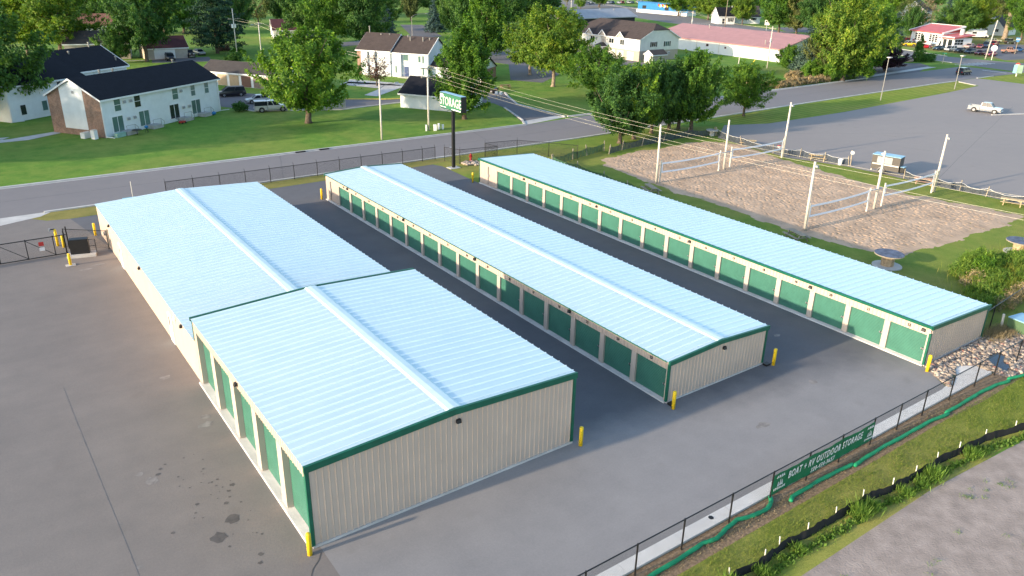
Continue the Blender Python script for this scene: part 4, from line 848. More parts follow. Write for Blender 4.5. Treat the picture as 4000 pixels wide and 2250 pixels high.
# ================================================================ poles and wires
def upole(x, y, h, label, arms=(), tf=0, r=.15, lamp=None, m=None, lean=(0, 0)):
    t = thing('utility_pole', label, 'utility pole', (x, y, 0), 0, 'utility poles'); b = MB(); b.cyl((0, 0, 0), (lean[0], lean[1], h), r, r * .72, 10, m or M['pole']); b.build('shaft', t, True)
    for z, L, a in arms: b = MB(); d = Vector((math.cos(a), math.sin(a), 0)) * L / 2; b.bar((-d.x + lean[0], -d.y + lean[1], z), (d.x + lean[0], d.y + lean[1], z), .12, M['woodg']); [b.cyl((d.x * q + lean[0], d.y * q + lean[1], z), (d.x * q + lean[0], d.y * q + lean[1], z + .22), .05, .04, 6, M['grey']) for q in (-.92, -.5, .5, .92)]; b.build('cross_arm', t)
    for k in range(tf): b = MB(); a = k * 2.6 + .6; b.cyl((.42 * math.cos(a), .42 * math.sin(a), h * .62), (.42 * math.cos(a), .42 * math.sin(a), h * .62 + .9), .25, .25, 12, M['white']); b.bar((0, 0, h * .62 + .5), (.3 * math.cos(a), .3 * math.sin(a), h * .62 + .5), .08, M['grey']); b.build('transformer', t)
    if lamp: b = MB(); b.tube([(0, 0, h - 1.3), (lamp[0] * .4, lamp[1] * .4, h - .75), (lamp[0], lamp[1], h - .6)], .045, 6, M['galvp']); b.build('lamp_arm', t); b = MB(); b.hexa([(lamp[0] - .12, lamp[1] - .12, h - .68), (lamp[0] + .6, lamp[1] - .12, h - .68), (lamp[0] + .6, lamp[1] + .12, h - .68), (lamp[0] - .12, lamp[1] + .12, h - .68), (lamp[0] - .1, lamp[1] - .08, h - .52), (lamp[0] + .5, lamp[1] - .08, h - .5), (lamp[0] + .5, lamp[1] + .08, h - .5), (lamp[0] - .1, lamp[1] + .08, h - .52)], M['grey']); b.build('lamp_head', t)
upole(19.2, 76.9, 8.7, 'street lamp pole on the lawn under the bronze tree, its lamp arm to the right', r=.14, lamp=(2.4, -.3))
upole(28.45, 79.1, 9.8, 'white utility pole with cross arms among the small white cabinets', ((9.5, 2.6, R(5)), (8.2, 2.4, R(5))), r=.16)
upole(30.3, -18, 10.6, 'utility pole outside the right of the photo carrying the street wires', ((10.3, 2.6, R(5)), (8.9, 2.4, R(5))))
upole(31.2, 182.8, 12.2, 'tall utility pole with two white transformers near the dark pine', ((9.7, 2.8, R(10)), (8.3, 2.4, R(10))), 2)
upole(34.6, 174, 9.4, 'white utility pole left of the big green maple, with a slim lamp arm', ((9.0, 2.2, R(20)),), lamp=(-1.6, .6))
upole(144.7, 105, 10.5, 'utility pole with a transformer in front of the pink-roofed barn', ((9.9, 2.6, R(80)),), 1)
upole(226.5, 88.4, 11.2, 'tall pale utility pole at the corner of the car yard', r=.19, lean=(.6, -.6))
upole(248.5, 208, 12.5, 'rust-brown street lamp pole by the white cottage', r=.17, lamp=(-2.6, 1.5), m=M['barkl'])
upole(205.2, 260, 10, 'white utility pole with a transformer behind the grey-roofed hall', ((9.4, 2.6, R(30)),), 1)
upole(187, 171, 9.6, 'white utility pole standing behind the roof of the cream duplex', ((9.0, 3.4, R(60)),), 1)
def wire(name, label, A, B, sag, r=.010, group=None, n=24):
    pts = [(A[0] + (B[0] - A[0]) * k / n, A[1] + (B[1] - A[1]) * k / n, A[2] + (B[2] - A[2]) * k / n - 4 * sag * (k / n) * (1 - k / n)) for k in range(n + 1)]
    b = MB(); b.tube(pts, r, 4, M['wire']); b.build(name, label=label, cat='wire', group=group)
for i, (dx, z0, z1, sg, lab) in enumerate(((.9, 9.72, 10.5, 1.55, 'upper right overhead wire crossing the sand courts from the white utility pole'), (-.9, 9.72, 10.5, 1.5, 'upper left overhead wire crossing the sand courts from the white utility pole'), (.8, 8.42, 9.1, 1.35, 'lower right overhead wire crossing the sand courts from the white utility pole'), (-.8, 8.42, 9.1, 1.3, 'lower left overhead wire crossing the sand courts from the white utility pole'))):
    wire('overhead_wire', lab, (28.45 + dx, 79.1 + dx * .08, z0), (30.3 + dx, -18 + dx * .08, z1), sg, group='overhead wires')
for i, (dx, z, lab) in enumerate(((1.2, 9.9, 'upper overhead wire between the transformer pole and the lamp-arm pole'), (-1.2, 9.9, 'back overhead wire between the transformer pole and the lamp-arm pole'), (1.0, 8.5, 'lower overhead wire between the transformer pole and the lamp-arm pole'))): wire('overhead_wire', lab, (31.2 + dx, 182.8 + dx * .2, z), (34.6 + dx * .8, 174 + dx * .3, 9.2 if z > 9 else 8.2), .2, .02, 'overhead wires', 6)
for dx, z, lab in ((1.0, 9.2, 'upper overhead wire passing behind the big green maple'), (-1.0, 9.2, 'lower overhead wire passing behind the big green maple')): wire('overhead_wire', lab, (34.6 + dx, 174, z), (28.45 + dx, 79.1, 9.72), 1.3, .02, 'overhead wires')
for dy, lab in ((1.2, 'far overhead wire above the pink barn roof'), (-1.2, 'near overhead wire above the pink barn roof')): wire('overhead_wire', lab, (144.7, 105 + dy, 10.1), (187 + dy, 171, 9.2), .9, .022, 'overhead wires')
for dy, lab in ((1.2, 'far overhead wire above the grey hall roof'), (-1.2, 'near overhead wire above the grey hall roof')): wire('overhead_wire', lab, (187 + dy, 171, 9.2), (205.2 + dy, 260, 9.6), 1.2, .024, 'overhead wires')
def lamp(x, y, h, label, arm=None):
    t = thing('street_lamp', label, 'street lamp', (x, y, 0), 0, 'lamp posts'); b = MB(); b.cyl((0, 0, 0), (0, 0, h), .1, .07, 8, M['galvp']); b.build('post', t)
    if arm: b = MB(); b.tube([(0, 0, h - .3), (arm[0] * .2, arm[1] * .2, h + .5), (arm[0] * .6, arm[1] * .6, h + .75), arm + (h + .8,)], .07, 6, M['galvp']); b.build('arm', t); b = MB(); b.box(arm[0] - .2, arm[1] - .2, h + .72, arm[0] + .5, arm[1] + .2, h + .92, M['grey']); b.build('lamp_head', t)
    else: b = MB(); b.box(-.15, -.35, h - .05, .75, .35, h + .12, M['concl']); b.build('lamp_head', t)
lamp(122.9, 59.9, 8.4, 'box-headed lamp post at the left end of the striped grass median'); lamp(153.6, 60.5, 7.2, 'box-headed lamp post near the rounded tip of the grass median'); lamp(103, 221, 6.4, 'curved-arm street lamp beyond the duplex with the brown roof', (5.0, -1.2))
t = thing('slim_post', 'slim bare post standing on the lawn before the pink-roofed barn', 'post', (145.2, 114.8, 0)); b = MB(); b.cyl((0, 0, 0), (.2, 0, 3.7), .14, .1, 8, M['pole']); b.build('shaft', t)
t = thing('guy_marker', 'yellow guy-wire marker leaning beside the barn utility pole', 'marker', (141.2, 108, 0)); b = MB(); b.cyl((0, 0, 0), (.9, -.9, 2.1), .09, .09, 8, M['yellow']); b.build('sleeve', t)
for (x, y, h, wd, lab) in ((28.0, 79.1, .95, .22, 'narrow white cabinet touching the foot of the utility pole'), (29.3, 78.6, .95, .5, 'widest white utility cabinet on the lawn by the pole'), (30.4, 79.3, .9, .34, 'white utility cabinet third from the pole'), (31.0, 79.1, .72, .3, 'smallest white utility cabinet at the right of the row')):
    t = thing('utility_cabinet', lab, 'utility cabinet', (x, y, 0), R(-25), 'white utility cabinets'); b = MB(); b.box(-wd / 2, -.2, 0, wd / 2, .2, h * .88, M['white']); b.build('body', t); b = MB(); b.hexa([(-wd / 2 - .02, -.22, h * .882), (wd / 2 + .02, -.22, h * .882), (wd / 2 + .02, .22, h * .882), (-wd / 2 - .02, .22, h * .882), (-wd / 2 + .03, -.15, h), (wd / 2 - .03, -.15, h), (wd / 2 - .03, .15, h), (-wd / 2 + .03, .15, h)], M['white']); b.build('cap', t)
t = thing('hatch_marker', 'thin striped marker stake by a teal hatch behind the low storage roof', 'marker', (-18.0, 62.2, 0)); b = MB(); b.cyl((0, 0, 0), (0, 0, 2.2), .03, .03, 6, M['offw']); b.build('rod', t); b = MB(); b.box(-1.0, -.1, 0, .3, .5, .35, M['teal']); b.build('hatch', t)
def sign(name, label, cat, x, y, h, rz, parts, pm=None, pr=.06):
    t = thing(name, label, cat, (x, y, 0), rz); b = MB(); b.cyl((0, 0, 0), (0, 0, h), pr, pr, 8, pm or M['galvp']); b.build('post', t)
    for nm, shape, a, z, m in parts:
        b = MB()
        if shape == 'disc': b.cyl((0, -.05, z), (0, -.09, z), a, a, 20, m)
        elif shape == 'box': b.box(-a[0] / 2, -.12, z, a[0] / 2, -.07, z + a[1], m)
        elif shape == 'band': b.box(-a[0] / 2, -.135, z, a[0] / 2, -.122, z + a[1], m)
        elif shape == 'shield': b.prism([(-a, 0), (a, 0), (a * .8, .02), (-a * .8, .02)], 0, .01, m)
        b.build(nm, t)
    return t
sign('no_entry_sign', 'round red no-entry sign with a white bar in front of the teal sign', 'road sign', 196.1, 66.3, 2.8, R(-70), (('disc_plate', 'disc', .55, 2.35, M['red']), ('white_bar', 'band', (.8, .22), 2.24, M['white'])))
sign('round_sign', 'round white sign on a pale post by the corner utility pole', 'road sign', 225.7, 86.2, 3.9, R(-65), (('disc_plate', 'disc', .85, 3.4, M['white']),), M['offw'], .12)
sign('shield_sign', 'blue shield road sign on a tall brown post near the jeep', 'road sign', 252.5, 91.5, 5.0, R(-70), (('shield_plate', 'box', (1.2, .8), 4.2, M['bluep']), ('shield_tip', 'box', (.8, .5), 3.69, M['bluep']), ('shield_band', 'band', (1.0, .28), 4.35, M['white'])), M['barkl'], .12)
sign('street_name_sign', 'green street name sign on a slim post by the crosswalk', 'road sign', 202.4, 88.8, 2.9, R(-60), (('name_plate', 'box', (1.2, .3), 2.6, mat('sign_green', (.03, .22, .12), .5, .05, 1)),))
sign('roadside_sign', 'tall white board sign beside the trees beyond the pink barn roof', 'sign', 248, 185.8, 3.0, R(-60), (('board', 'box', (1.9, 2.6), 2.2, M['offw']),), M['grey'], .14)
sign('roadside_sign', 'white rectangular sign cut by the right edge above the teal reader board', 'sign', 194.5, 61.5, 3.0, R(-65), (('board', 'box', (1.8, 1.7), 2.1, M['white']),))
def teal():
    t = thing('pylon_sign', 'pale teal pylon sign with a dark curl at the right edge of the photo', 'sign', (215.0, 70.4, 0), R(-62)); b = MB(); b.box(-1.6, -.2, 1.2, 1.9, .2, 5.4, M['teal']); b.build('cabinet', t); b = MB(); b.box(-1.0, -.15, 0, -.4, .15, 1.2, M['teal']); b.build('post', t)
    b = MB(); b.tube([(-.6, -.25, 3.2), (-.2, -.25, 4.2), (.6, -.25, 4.5), (1.2, -.25, 4.1), (1.0, -.25, 3.5), (.2, -.25, 3.3)], .16, 6, mat('brown_logo', (.16, .10, .11), .6, .1, 1)); b.build('curl_emblem', t)
    t = thing('reader_board', 'teal framed reader board with a grey-green panel on the right lawn', 'sign', (191.6, 64.2, 0), R(-62)); b = MB(); b.box(-.95, -.25, .8, -.2, .25, 2.8, M['teal']); b.build('cabinet', t); b = MB(); b.box(-.2, -.22, .8, 1.1, .22, 2.8, mat('grey_green_panel', (.22, .33, .25), .5, .1, 1)); b.build('panel', t); b = MB(); b.cyl((.0, 0, 0), (0, 0, .8), .14, .14, 8, M['offw']); b.build('post', t)
teal()
for x, y, lab in ((55.0, 99.2, 'pair-left white post box at the driveway island'), (55.6, 98.6, 'pair-right white post box at the driveway island')):
    t = thing('post_box', lab, 'mailbox', (x, y, 0), R(30), 'mailboxes'); b = MB(); b.box(-.06, -.06, 0, .06, .06, .8, M['woodg']); b.build('post', t); b = MB(); b.box(-.2, -.25, .8, .2, .25, 1.35, M['white']); b.build('box', t)
# ================================================================ houses
def house(name, label, cat, org, rot, L, D, h, rh, wall, roof, trim=None, o=.4, wins=(), doors=(), gl=None, gr=None, clip=None, group=None, clipl=None, base=None, basem=None, wallparts=True, roofpart='roof'):
    """ridge along local x; F front y=0, B back, L left end x=0, R right end"""
    trim = trim or M['white']; t = thing(name, label, cat, (org[0], org[1], 0), rot, group); yr = D / 2; k = (rh - h) / (D / 2)
    b = MB(); z0 = base or 0
    b.quad((0, 0, z0), (L, 0, z0), (L, 0, h), (0, 0, h), wall); b.quad((L, D, z0), (0, D, z0), (0, D, h), (L, D, h), wall)
    def gab(b, x, clp, m, z0=z0):
        if clp: c = clp[1]; y = (rh - c - h) / k; b.add([(x, 0, z0), (x, D, z0), (x, D, h), (x, D - y, rh - c), (x, y, rh - c), (x, 0, h)], [(0, 1, 2, 3, 4, 5)], m)
        else: b.add([(x, 0, z0), (x, D, z0), (x, D, h), (x, yr, rh), (x, 0, h)], [(0, 1, 2, 3, 4)], m)
    gab(b, 0, clipl, gl or wall); gab(b, L, clip, gr or wall); b.build('wall', t)
    if base:
        b = MB(); b.box(.04, .04, 0, L - .04, D - .04, base, basem or M['conc']); b.build('lower_wall', t)
    b = MB(); th = .16; e = h - k * o; xa, xb = -o * .75, L + o * .75
    for s in (0, 1):
        Y = lambda y: y if s == 0 else D - y
        A = [(xa, Y(-o), e)]
        A.append((xb, Y(-o), e))
        if clip: c0, c = clip; A += [(xb, Y((rh - c - h) / k), rh - c), (xb - c0, Y(yr), rh)]
        else: A.append((xb, Y(yr), rh))
        if clipl: c0, c = clipl; A += [(xa + c0, Y(yr), rh), (xa, Y((rh - c - h) / k), rh - c)]
        else: A.append((xa, Y(yr), rh))
        n = len(A); vs = [(p[0], p[1], p[2] + .02) for p in A] + [(p[0], p[1], p[2] + th) for p in A]
        b.add(vs, [tuple(range(n)), tuple(range(n, 2 * n))] + [(i, (i + 1) % n, n + (i + 1) % n, n + i) for i in range(n)], roof)
    for c, x, sg in ((clip, xb, -1), (clipl, xa, 1)):
        if c: y = (rh - c[1] - h) / k; b.add([(x, y, rh - c[1] + th), (x, D - y, rh - c[1] + th), (x + sg * c[0], yr, rh + th)], [(0, 1, 2)], roof)
    b.build(roofpart, t)
    b = MB()       # eaves boards and rakes
    for y in (-o - .03, D + o): b.box(xa, y, e - .12, xb, y + .03, e + .13, trim)
    for x, c in ((xa - .03, clipl), (xb, clip)):
        for s in (0, 1):
            Y = lambda y: y if s == 0 else D - y; ye, ze = (yr, rh) if not c else ((rh - c[1] - h) / k, rh - c[1])
            p = [(x, Y(-o), e - .12), (x + .03, Y(-o), e - .12), (x + .03, Y(ye), ze - .12), (x, Y(ye), ze - .12)]; b.hexa(p + [(a, bb, z + .26) for a, bb, z in p], trim)
    b.build('eaves_board', t)
    def frame(face):
        if face == 'F': return lambda s, out, z: (s, -out, z)
        if face == 'B': return lambda s, out, z: (L - s, D + out, z)
        if face == 'L': return lambda s, out, z: (-out, D - s, z)
        return lambda s, out, z: (L + out, s, z)
    def slab(b, f, s0, s1, z0, z1, o0, o1, m): b.hexa([f(s0, o1, z0), f(s1, o1, z0), f(s1, o0, z0), f(s0, o0, z0), f(s0, o1, z1), f(s1, o1, z1), f(s1, o0, z1), f(s0, o0, z1)], m)
    for wd in wins:
        face, s, z, ww, hh = wd[:5]; opt = wd[5] if len(wd) > 5 else ''; f = frame(face); fw = .09
        b = MB(); slab(b, f, s - ww / 2 - fw, s + ww / 2 + fw, z - fw, z, 0, .06, trim); slab(b, f, s - ww / 2 - fw, s + ww / 2 + fw, z + hh, z + hh + fw, 0, .06, trim)
        for q in (s - ww / 2 - fw, s + ww / 2): slab(b, f, q, q + fw, z, z + hh, 0, .06, trim)
        if 'h' in opt: slab(b, f, s - ww / 2, s + ww / 2, z + hh / 2 - .03, z + hh / 2 + .03, .0, .055, trim)
        if 'v' in opt: slab(b, f, s - .04, s + .04, z, z + hh, .0, .055, trim)
        if 's' in opt:
            for q in (s - ww / 2 - fw - .45, s + ww / 2 + fw + .02): slab(b, f, q, q + .43, z - .05, z + hh + .05, 0, .045, M['offw'] if 'c' in opt else M['black'])
        wo = b.build('window', t); b = MB(); slab(b, f, s - ww / 2, s + ww / 2, z, z + hh, .004, .03, M['glassg'] if 'g' in opt else M['glass']); b.build('pane', wo)
    for d in doors:
        nm, face, s, z, ww, hh, m = d; f = frame(face); b = MB(); slab(b, f, s - ww / 2, s + ww / 2, z, z + hh, 0, .05, m)
        if nm == 'garage_door':
            for q in range(1, 4): slab(b, f, s - ww / 2 + .05, s + ww / 2 - .05, z + hh * q / 4 - .02, z + hh * q / 4 + .02, .05, .06, m)
        do = b.build(nm, t)
        if nm == 'door': b = MB(); slab(b, f, s + ww * .3, s + ww * .38, z + .95, z + 1.05, .05, .1, M['latch']); b.build('handle', do)
        if nm == 'air_conditioner': b = MB(); slab(b, f, s - ww * .3, s + ww * .35, z + .08, z + hh - .08, .05, .22, M['grey']); b.build('grille', do)
    return t, frame, slab
U = R(34)
def cx(u, n): return (u * .829 - n * .559, u * .559 + n * .829)
def pipes(t, pts):
    for x, y, z, hh in pts: b = MB(); b.cyl((x, y, z - .3), (x, y, z + hh), .13, .13, 8, M['galvp']); b.cyl((x, y, z + hh), (x, y, z + hh + .15), .2, .2, 8, M['galvp']); b.build('vent_pipe', t)
def extra(t, nm, fn): b = MB(); fn(b); return b.build(nm, t)
# flats nearest the street: long shaded front, sunlit brick and white end
W_ = [('F', 3.0, 3.45, 1.15, 1.7, 'hg'), ('F', 6.8, 3.45, 1.15, 1.7, 'h'), ('F', 14.6, 3.45, 1.2, 1.7, 'hg'), ('F', 18.6, 3.45, .95, 1.7, 'hg'), ('F', 21.8, 3.45, .95, 1.7, 'hg')] + [('F', x, .55, 1.95, 2.15, 'v' + g) for x, g in ((2.6, 'g'), (7.7, 'g'), (14.0, ''), (18.9, 'g'))]
D_ = [('air_conditioner', 'F', x, z, .65, .5, M['offw']) for x, z in ((4.3, 4.3), (5.5, 4.3), (15.9, 4.3), (4.6, 1.8), (5.8, 1.8), (16.0, 1.7), (17.3, 1.7))]
t, fr, sl = house('apartment_building', 'two-storey white apartment block with black roof and a brown brick end, nearest the street', 'apartment block', cx(42.4, 89.0), U, 24.7, 10.0, 5.5, 8.0, M['wsiding'], M['shblack'], wins=W_, doors=D_, gl=M['brick'], gr=M['brick'], group='apartment blocks')
extra(t, 'gable_siding', lambda b: b.add([(-.03, 3.0, .9), (-.03, 7.4, .9), (-.03, 7.4, 6.7), (-.03, 5, 7.85), (-.03, 3.0, 6.85)], [(0, 1, 2, 3, 4)], M['wsiding']))
extra(t, 'gable_vent', lambda b: b.box(-.08, 4.6, 6.0, -.035, 5.0, 6.35, M['grey']))
extra(t, 'downspout', lambda b: (b.box(.05, -.12, .1, .17, -.02, 5.3, M['white']), b.bar((.1, -.1, .15), (.3, -1.4, .08), .1, M['white']), b.box(24.4, -.12, .1, 24.52, -.02, 5.3, M['white']), b.bar((24.5, -.1, .12), (26.2, -.5, .06), .1, M['white'])))
pipes(t, [(8.2, 5.3, 7.9, .55), (20.8, 5.4, 7.9, .6), (5.9, 5.5, 7.8, .7)])
for x, s in ((3.4, 1), (8.6, 1), (15.2, 1), (19.8, 1)):
    def stoop(b):
        b.box(x - .8, -1.5, 0, x + .9, -.05, .55, M['conc']); b.box(x + .9, -1.4, 0, x + 1.3, -.3, .28, M['conc'])
        for p, q in (((x - .7, -1.4), (x + .9, -1.4)), ((x + .9, -1.4), (x + 1.5, -1.4))): b.bar((*p, 1.4), (*q, 1.4 if q[0] < x + 1 else .9), .04, M['galvp']); b.bar((*p, .55), (*p, 1.42), .04, M['galvp']); b.bar((*q, .0 if q[0] > x + 1 else .55), (*q, 1.42 if q[0] < x + 1 else .9), .04, M['galvp'])
    extra(t, 'stoop', stoop)
for dx, dy, sz, lab in ((-1.0, 2.6, (1.3, .8, .75), 'low white utility box at the brick end of the apartments'), (-1.1, .9, (.6, .7, 1.25), 'tall white utility box at the brick end of the apartments')):
    p = cx(42.4 + dx, 89 + dy); q = thing('utility_box', lab, 'utility box', (p[0], p[1], 0), U, 'boxes at the brick end'); b = MB(); b.box(-sz[0] / 2, -sz[1] / 2, 0, sz[0] / 2, sz[1] / 2, sz[2], M['white']); b.build('body', q); b = MB(); b.box(-sz[0] / 2 - .03, -sz[1] / 2 - .03, sz[2] + .002, sz[0] / 2 + .03, sz[1] / 2 + .03, sz[2] + .06, M['offw']); b.build('cap', q)
def clutter(name, label, cat, u, n, fn):
    p = cx(u, n); q = thing(name, label, cat, (p[0], p[1], 0), U)
    for nm, g in fn: b = MB(); g(b); b.build(nm, q)
clutter('patio_table', 'dark patio table below the left stoop of the apartments', 'table', 46.2, 86.9, [('top', lambda b: b.cyl((0, 0, .7), (0, 0, .75), .7, .7, 16, M['black'])), ('leg', lambda b: b.cyl((0, 0, 0), (0, 0, .7), .06, .06, 6, M['black']))])
clutter('kettle_grill', 'blue kettle grill beside the left stoop of the apartments', 'grill', 48.0, 86.8, [('bowl', lambda b: b.loft([[(r_ * math.cos(k * .52), r_ * math.sin(k * .52), z) for k in range(12)] for r_, z in ((.12, .6), (.3, .8), (.3, .9), (.12, 1.05))], M['bluep'])), ('legs', lambda b: [b.bar((0, 0, .65), (.3 * math.cos(a), .3 * math.sin(a), 0), .04, M['black']) for a in (0, 2.1, 4.2)])])
clutter('storage_bench', 'pale green bench at the left corner of the apartment front', 'bench', 44.0, 87.9, [('body', lambda b: b.box(-.8, -.3, 0, .8, .3, .55, mat('pale_green_plastic', (.25, .42, .36), .6, .1, 2))), ('lid', lambda b: b.box(-.83, -.33, .552, .83, .33, .62, mat('pale_green_plastic', (.25, .42, .36))))])
clutter('lawn_mower', 'red lawn mower on the grass before the third stoop of the apartments', 'mower', 55.6, 87.0, [('deck', lambda b: b.box(-.4, -.3, .15, .5, .3, .4, M['red'])), ('handle', lambda b: (b.bar((-.3, .22, .4), (-1.1, .22, 1.0), .04, M['black']), b.bar((-.3, -.22, .4), (-1.1, -.22, 1.0), .04, M['black']), b.bar((-1.1, -.22, 1.0), (-1.1, .22, 1.0), .04, M['black']))), ('wheel', lambda b: [b.cyl((x, y - .04, .14), (x, y + .04, .14), .14, .14, 10, M['tyre']) for x in (-.3, .4) for y in (-.34, .34)])])
clutter('tarp_bundle', 'blue tarp bundle by the right stoop of the apartments', 'tarp', 63.6, 87.6, [('bundle', lambda b: b.loft([[(x, r_ * math.cos(k * .7), .3 + r_ * .8 * math.sin(k * .7)) for k in range(9)] for x, r_ in ((-.6, .1), (-.35, .32), (.1, .38), (.5, .15))], M['bluep']))])
# flats behind, in shade
W_ = [('F', 2.4, .9, .95, 1.5, ''), ('F', 6.3, 1.0, .95, 1.5, 'g'), ('F', 9.6, 3.9, .7, 1.3, ''), ('F', 8.2, 1.0, .6, 1.6, '')]
t, fr, sl = house('apartment_building', 'shaded white apartment block with black roof behind the brick-ended block, left of the photo', 'apartment block', cx(44.5, 110.2), U, 14.5, 13.5, 5.5, 8.3, M['wsiding'], M['shblack'], wins=W_, doors=[('door', 'F', 10.6, .2, 1.0, 2.1, M['navy']), ('door', 'F', 13.4, .2, 1.0, 2.1, M['woodd'])], group='apartment blocks')
pipes(t, [(8.6, 6, 8.1, .7), (11, 4.4, 7.3, .4)]); extra(t, 'downspout', lambda b: (b.box(.05, -.12, .1, .17, -.02, 5.3, M['white']), b.bar((.1, -.1, .1), (1.8, -.5, .06), .1, M['white'])))
W2 = [('F', 3, 3.7, 1.0, 1.4, 'h'), ('F', 8.6, 3.7, 1.0, 1.4, 'h')]
def wing(t, x0, x1, y0, D, h, rh, wall, roof, nm):
    b = MB(); b.box(x0, y0, 0, x1, y0 + D, h, wall); b.add([(x1, y0, h), (x1, y0 + D, h), (x1, y0 + D / 2, rh), (x0, y0, h), (x0, y0 + D, h), (x0, y0 + D / 2, rh)], [(0, 1, 2), (3, 4, 5)], wall); b.build(nm + '_wall', t)
    b = MB(); o = .4; k = (rh - h) / (D / 2)
    for s in (0, 1):
        Y = lambda y: y0 + (y if s == 0 else D - y); A = [(x0, Y(-o), h - k * o), (x1 + .3, Y(-o), h - k * o), (x1 + .3, Y(D / 2), rh), (x0, Y(D / 2), rh)]; b.add([(p[0], p[1], p[2] + .02) for p in A] + [(p[0], p[1], p[2] + .18) for p in A], [(0, 1, 2, 3), (4, 5, 6, 7), (0, 1, 5, 4), (1, 2, 6, 5), (2, 3, 7, 6), (3, 0, 4, 7)], roof)
    b.build(nm + '_roof', t); b = MB(); b.box(x0, y0 - o - .03, h - k * o - .12, x1 + .3, y0 - o, h - k * o + .15, M['white'])
    for x in (x0 - .03, x1 + .3): p = [(x, y0 - o, h - k * o - .1), (x + .12, y0 - o, h - k * o - .1), (x + .12, y0 + D / 2, rh - .1), (x, y0 + D / 2, rh - .1)]; b.hexa(p + [(a, c, z + .32) for a, c, z in p], M['white'])
    b.build(nm + '_eaves_board', t)
wing(t, 14.52, 27.0, 3.0, 11.5, 5.7, 8.7, M['wsiding'], M['shblack'], 'set_back')
pipes(t, [(19, 7.4, 8.1, .4), (24.6, 8.6, 8.6, .9), (26.2, 4.4, 6.7, .4)])
# sunlit townhouse across the court
W_ = [('F', 2.6, 3.6, .8, 1.4, ''), ('F', 4.1, 3.5, .9, 1.6, 'h'), ('F', 2.8, .9, .8, 1.4, ''), ('F', 4.4, .9, .8, 1.4, ''), ('F', 10.1, .9, 1.2, 1.5, 'h'), ('F', 12.2, 3.7, 1.2, 1.3, 'h'), ('F', 15.6, 3.5, .6, 1.3, ''), ('F', 16.7, 3.3, .8, 1.6, 'h'), ('F', 16.7, .8, .8, 1.6, 'h')]
t, fr, sl = house('apartment_building', 'sunlit white townhouse block with streaked brown roof in the middle distance', 'apartment block', cx(118, 92.4), U - R(90), 8.4, 10.0, 5.6, 8.75, M['wsiding'], M['shbrown'], wins=[w_ for w_ in W_ if w_[1] < 8], group='apartment blocks', gl=M['wsiding'])
extra(t, 'brick_corner', lambda b: b.box(-.05, -.05, 0, .9, .3, 5.4, M['brick'])); pipes(t, [(.6, 5, 8.7, 1.4), (3.9, 4.4, 8.3, .3), (6, 4.6, 8.4, .3)])
wing(t, 8.42, 17.6, .35, 10, 5.4, 8.35, M['wsiding'], M['shbrown'], 'lower'); wing(t, 17.62, 30.0, 1.2, 8.6, 2.7, 4.9, M['wsiding'], M['shbrown'], 'garage')
for w_ in W_:
    if w_[1] > 8: b = MB(); s_, z_, ww, hh = w_[1:5]; b.box(s_ - ww / 2 - .1, .26, z_ - .1, s_ + ww / 2 + .1, .345, z_ + hh + .1, M['white']); wo = b.build('window', t); b = MB(); b.box(s_ - ww / 2, .235, z_, s_ + ww / 2, .256, z_ + hh, M['glassg']); b.build('pane', wo)
for s_, hh, m in ((12.3, 2.1, M['navy']), (15.7, 2.1, M['offw'])): b = MB(); b.box(s_ - .55, .27, .3, s_ + .55, .345, .3 + hh, m); do = b.build('door', t); b = MB(); b.box(s_ + .3, .22, 1.2, s_ + .4, .268, 1.3, M['latch']); b.build('handle', do); extra(t, 'stoop', lambda b: (b.box(s_ - 1.1, -1.0, 0, s_ + 1.1, .25, .28, M['conc']), b.bar((s_ - 1, -.9, 1.1), (s_ + .5, -.9, 1.1), .05, M['galvp']), b.bar((s_ - 1, -.9, .28), (s_ - 1, -.9, 1.1), .05, M['galvp'])))
for x in (1.2, 3.1, 9.6, 16.4): extra(t, 'bay_fin', lambda b: b.box(x + .6, -.5 if x < 8 else -.25, 0, x + 1.6, -.02 if x < 8 else .34, 5.3, M['wsiding']))
pipes(t, [(10.5, 5, 8.2, .4), (11.6, 3.9, 7.6, .8), (14.8, 3.9, 7.6, .8), (16.2, 4.4, 7.9, .4)])
extra(t, 'garage_window', lambda b: (b.box(20.3, 1.13, 1.0, 21.3, 1.19, 2.2, M['white']), b.box(20.4, 1.10, 1.1, 21.2, 1.125, 2.1, M['glassg']), b.box(23.5, 1.12, .1, 24.6, 1.19, 2.2, M['black'])))
extra(t, 'brick_end', lambda b: b.box(30.0, 1.2, 0, 30.12, 9.8, 2.5, M['brick']))
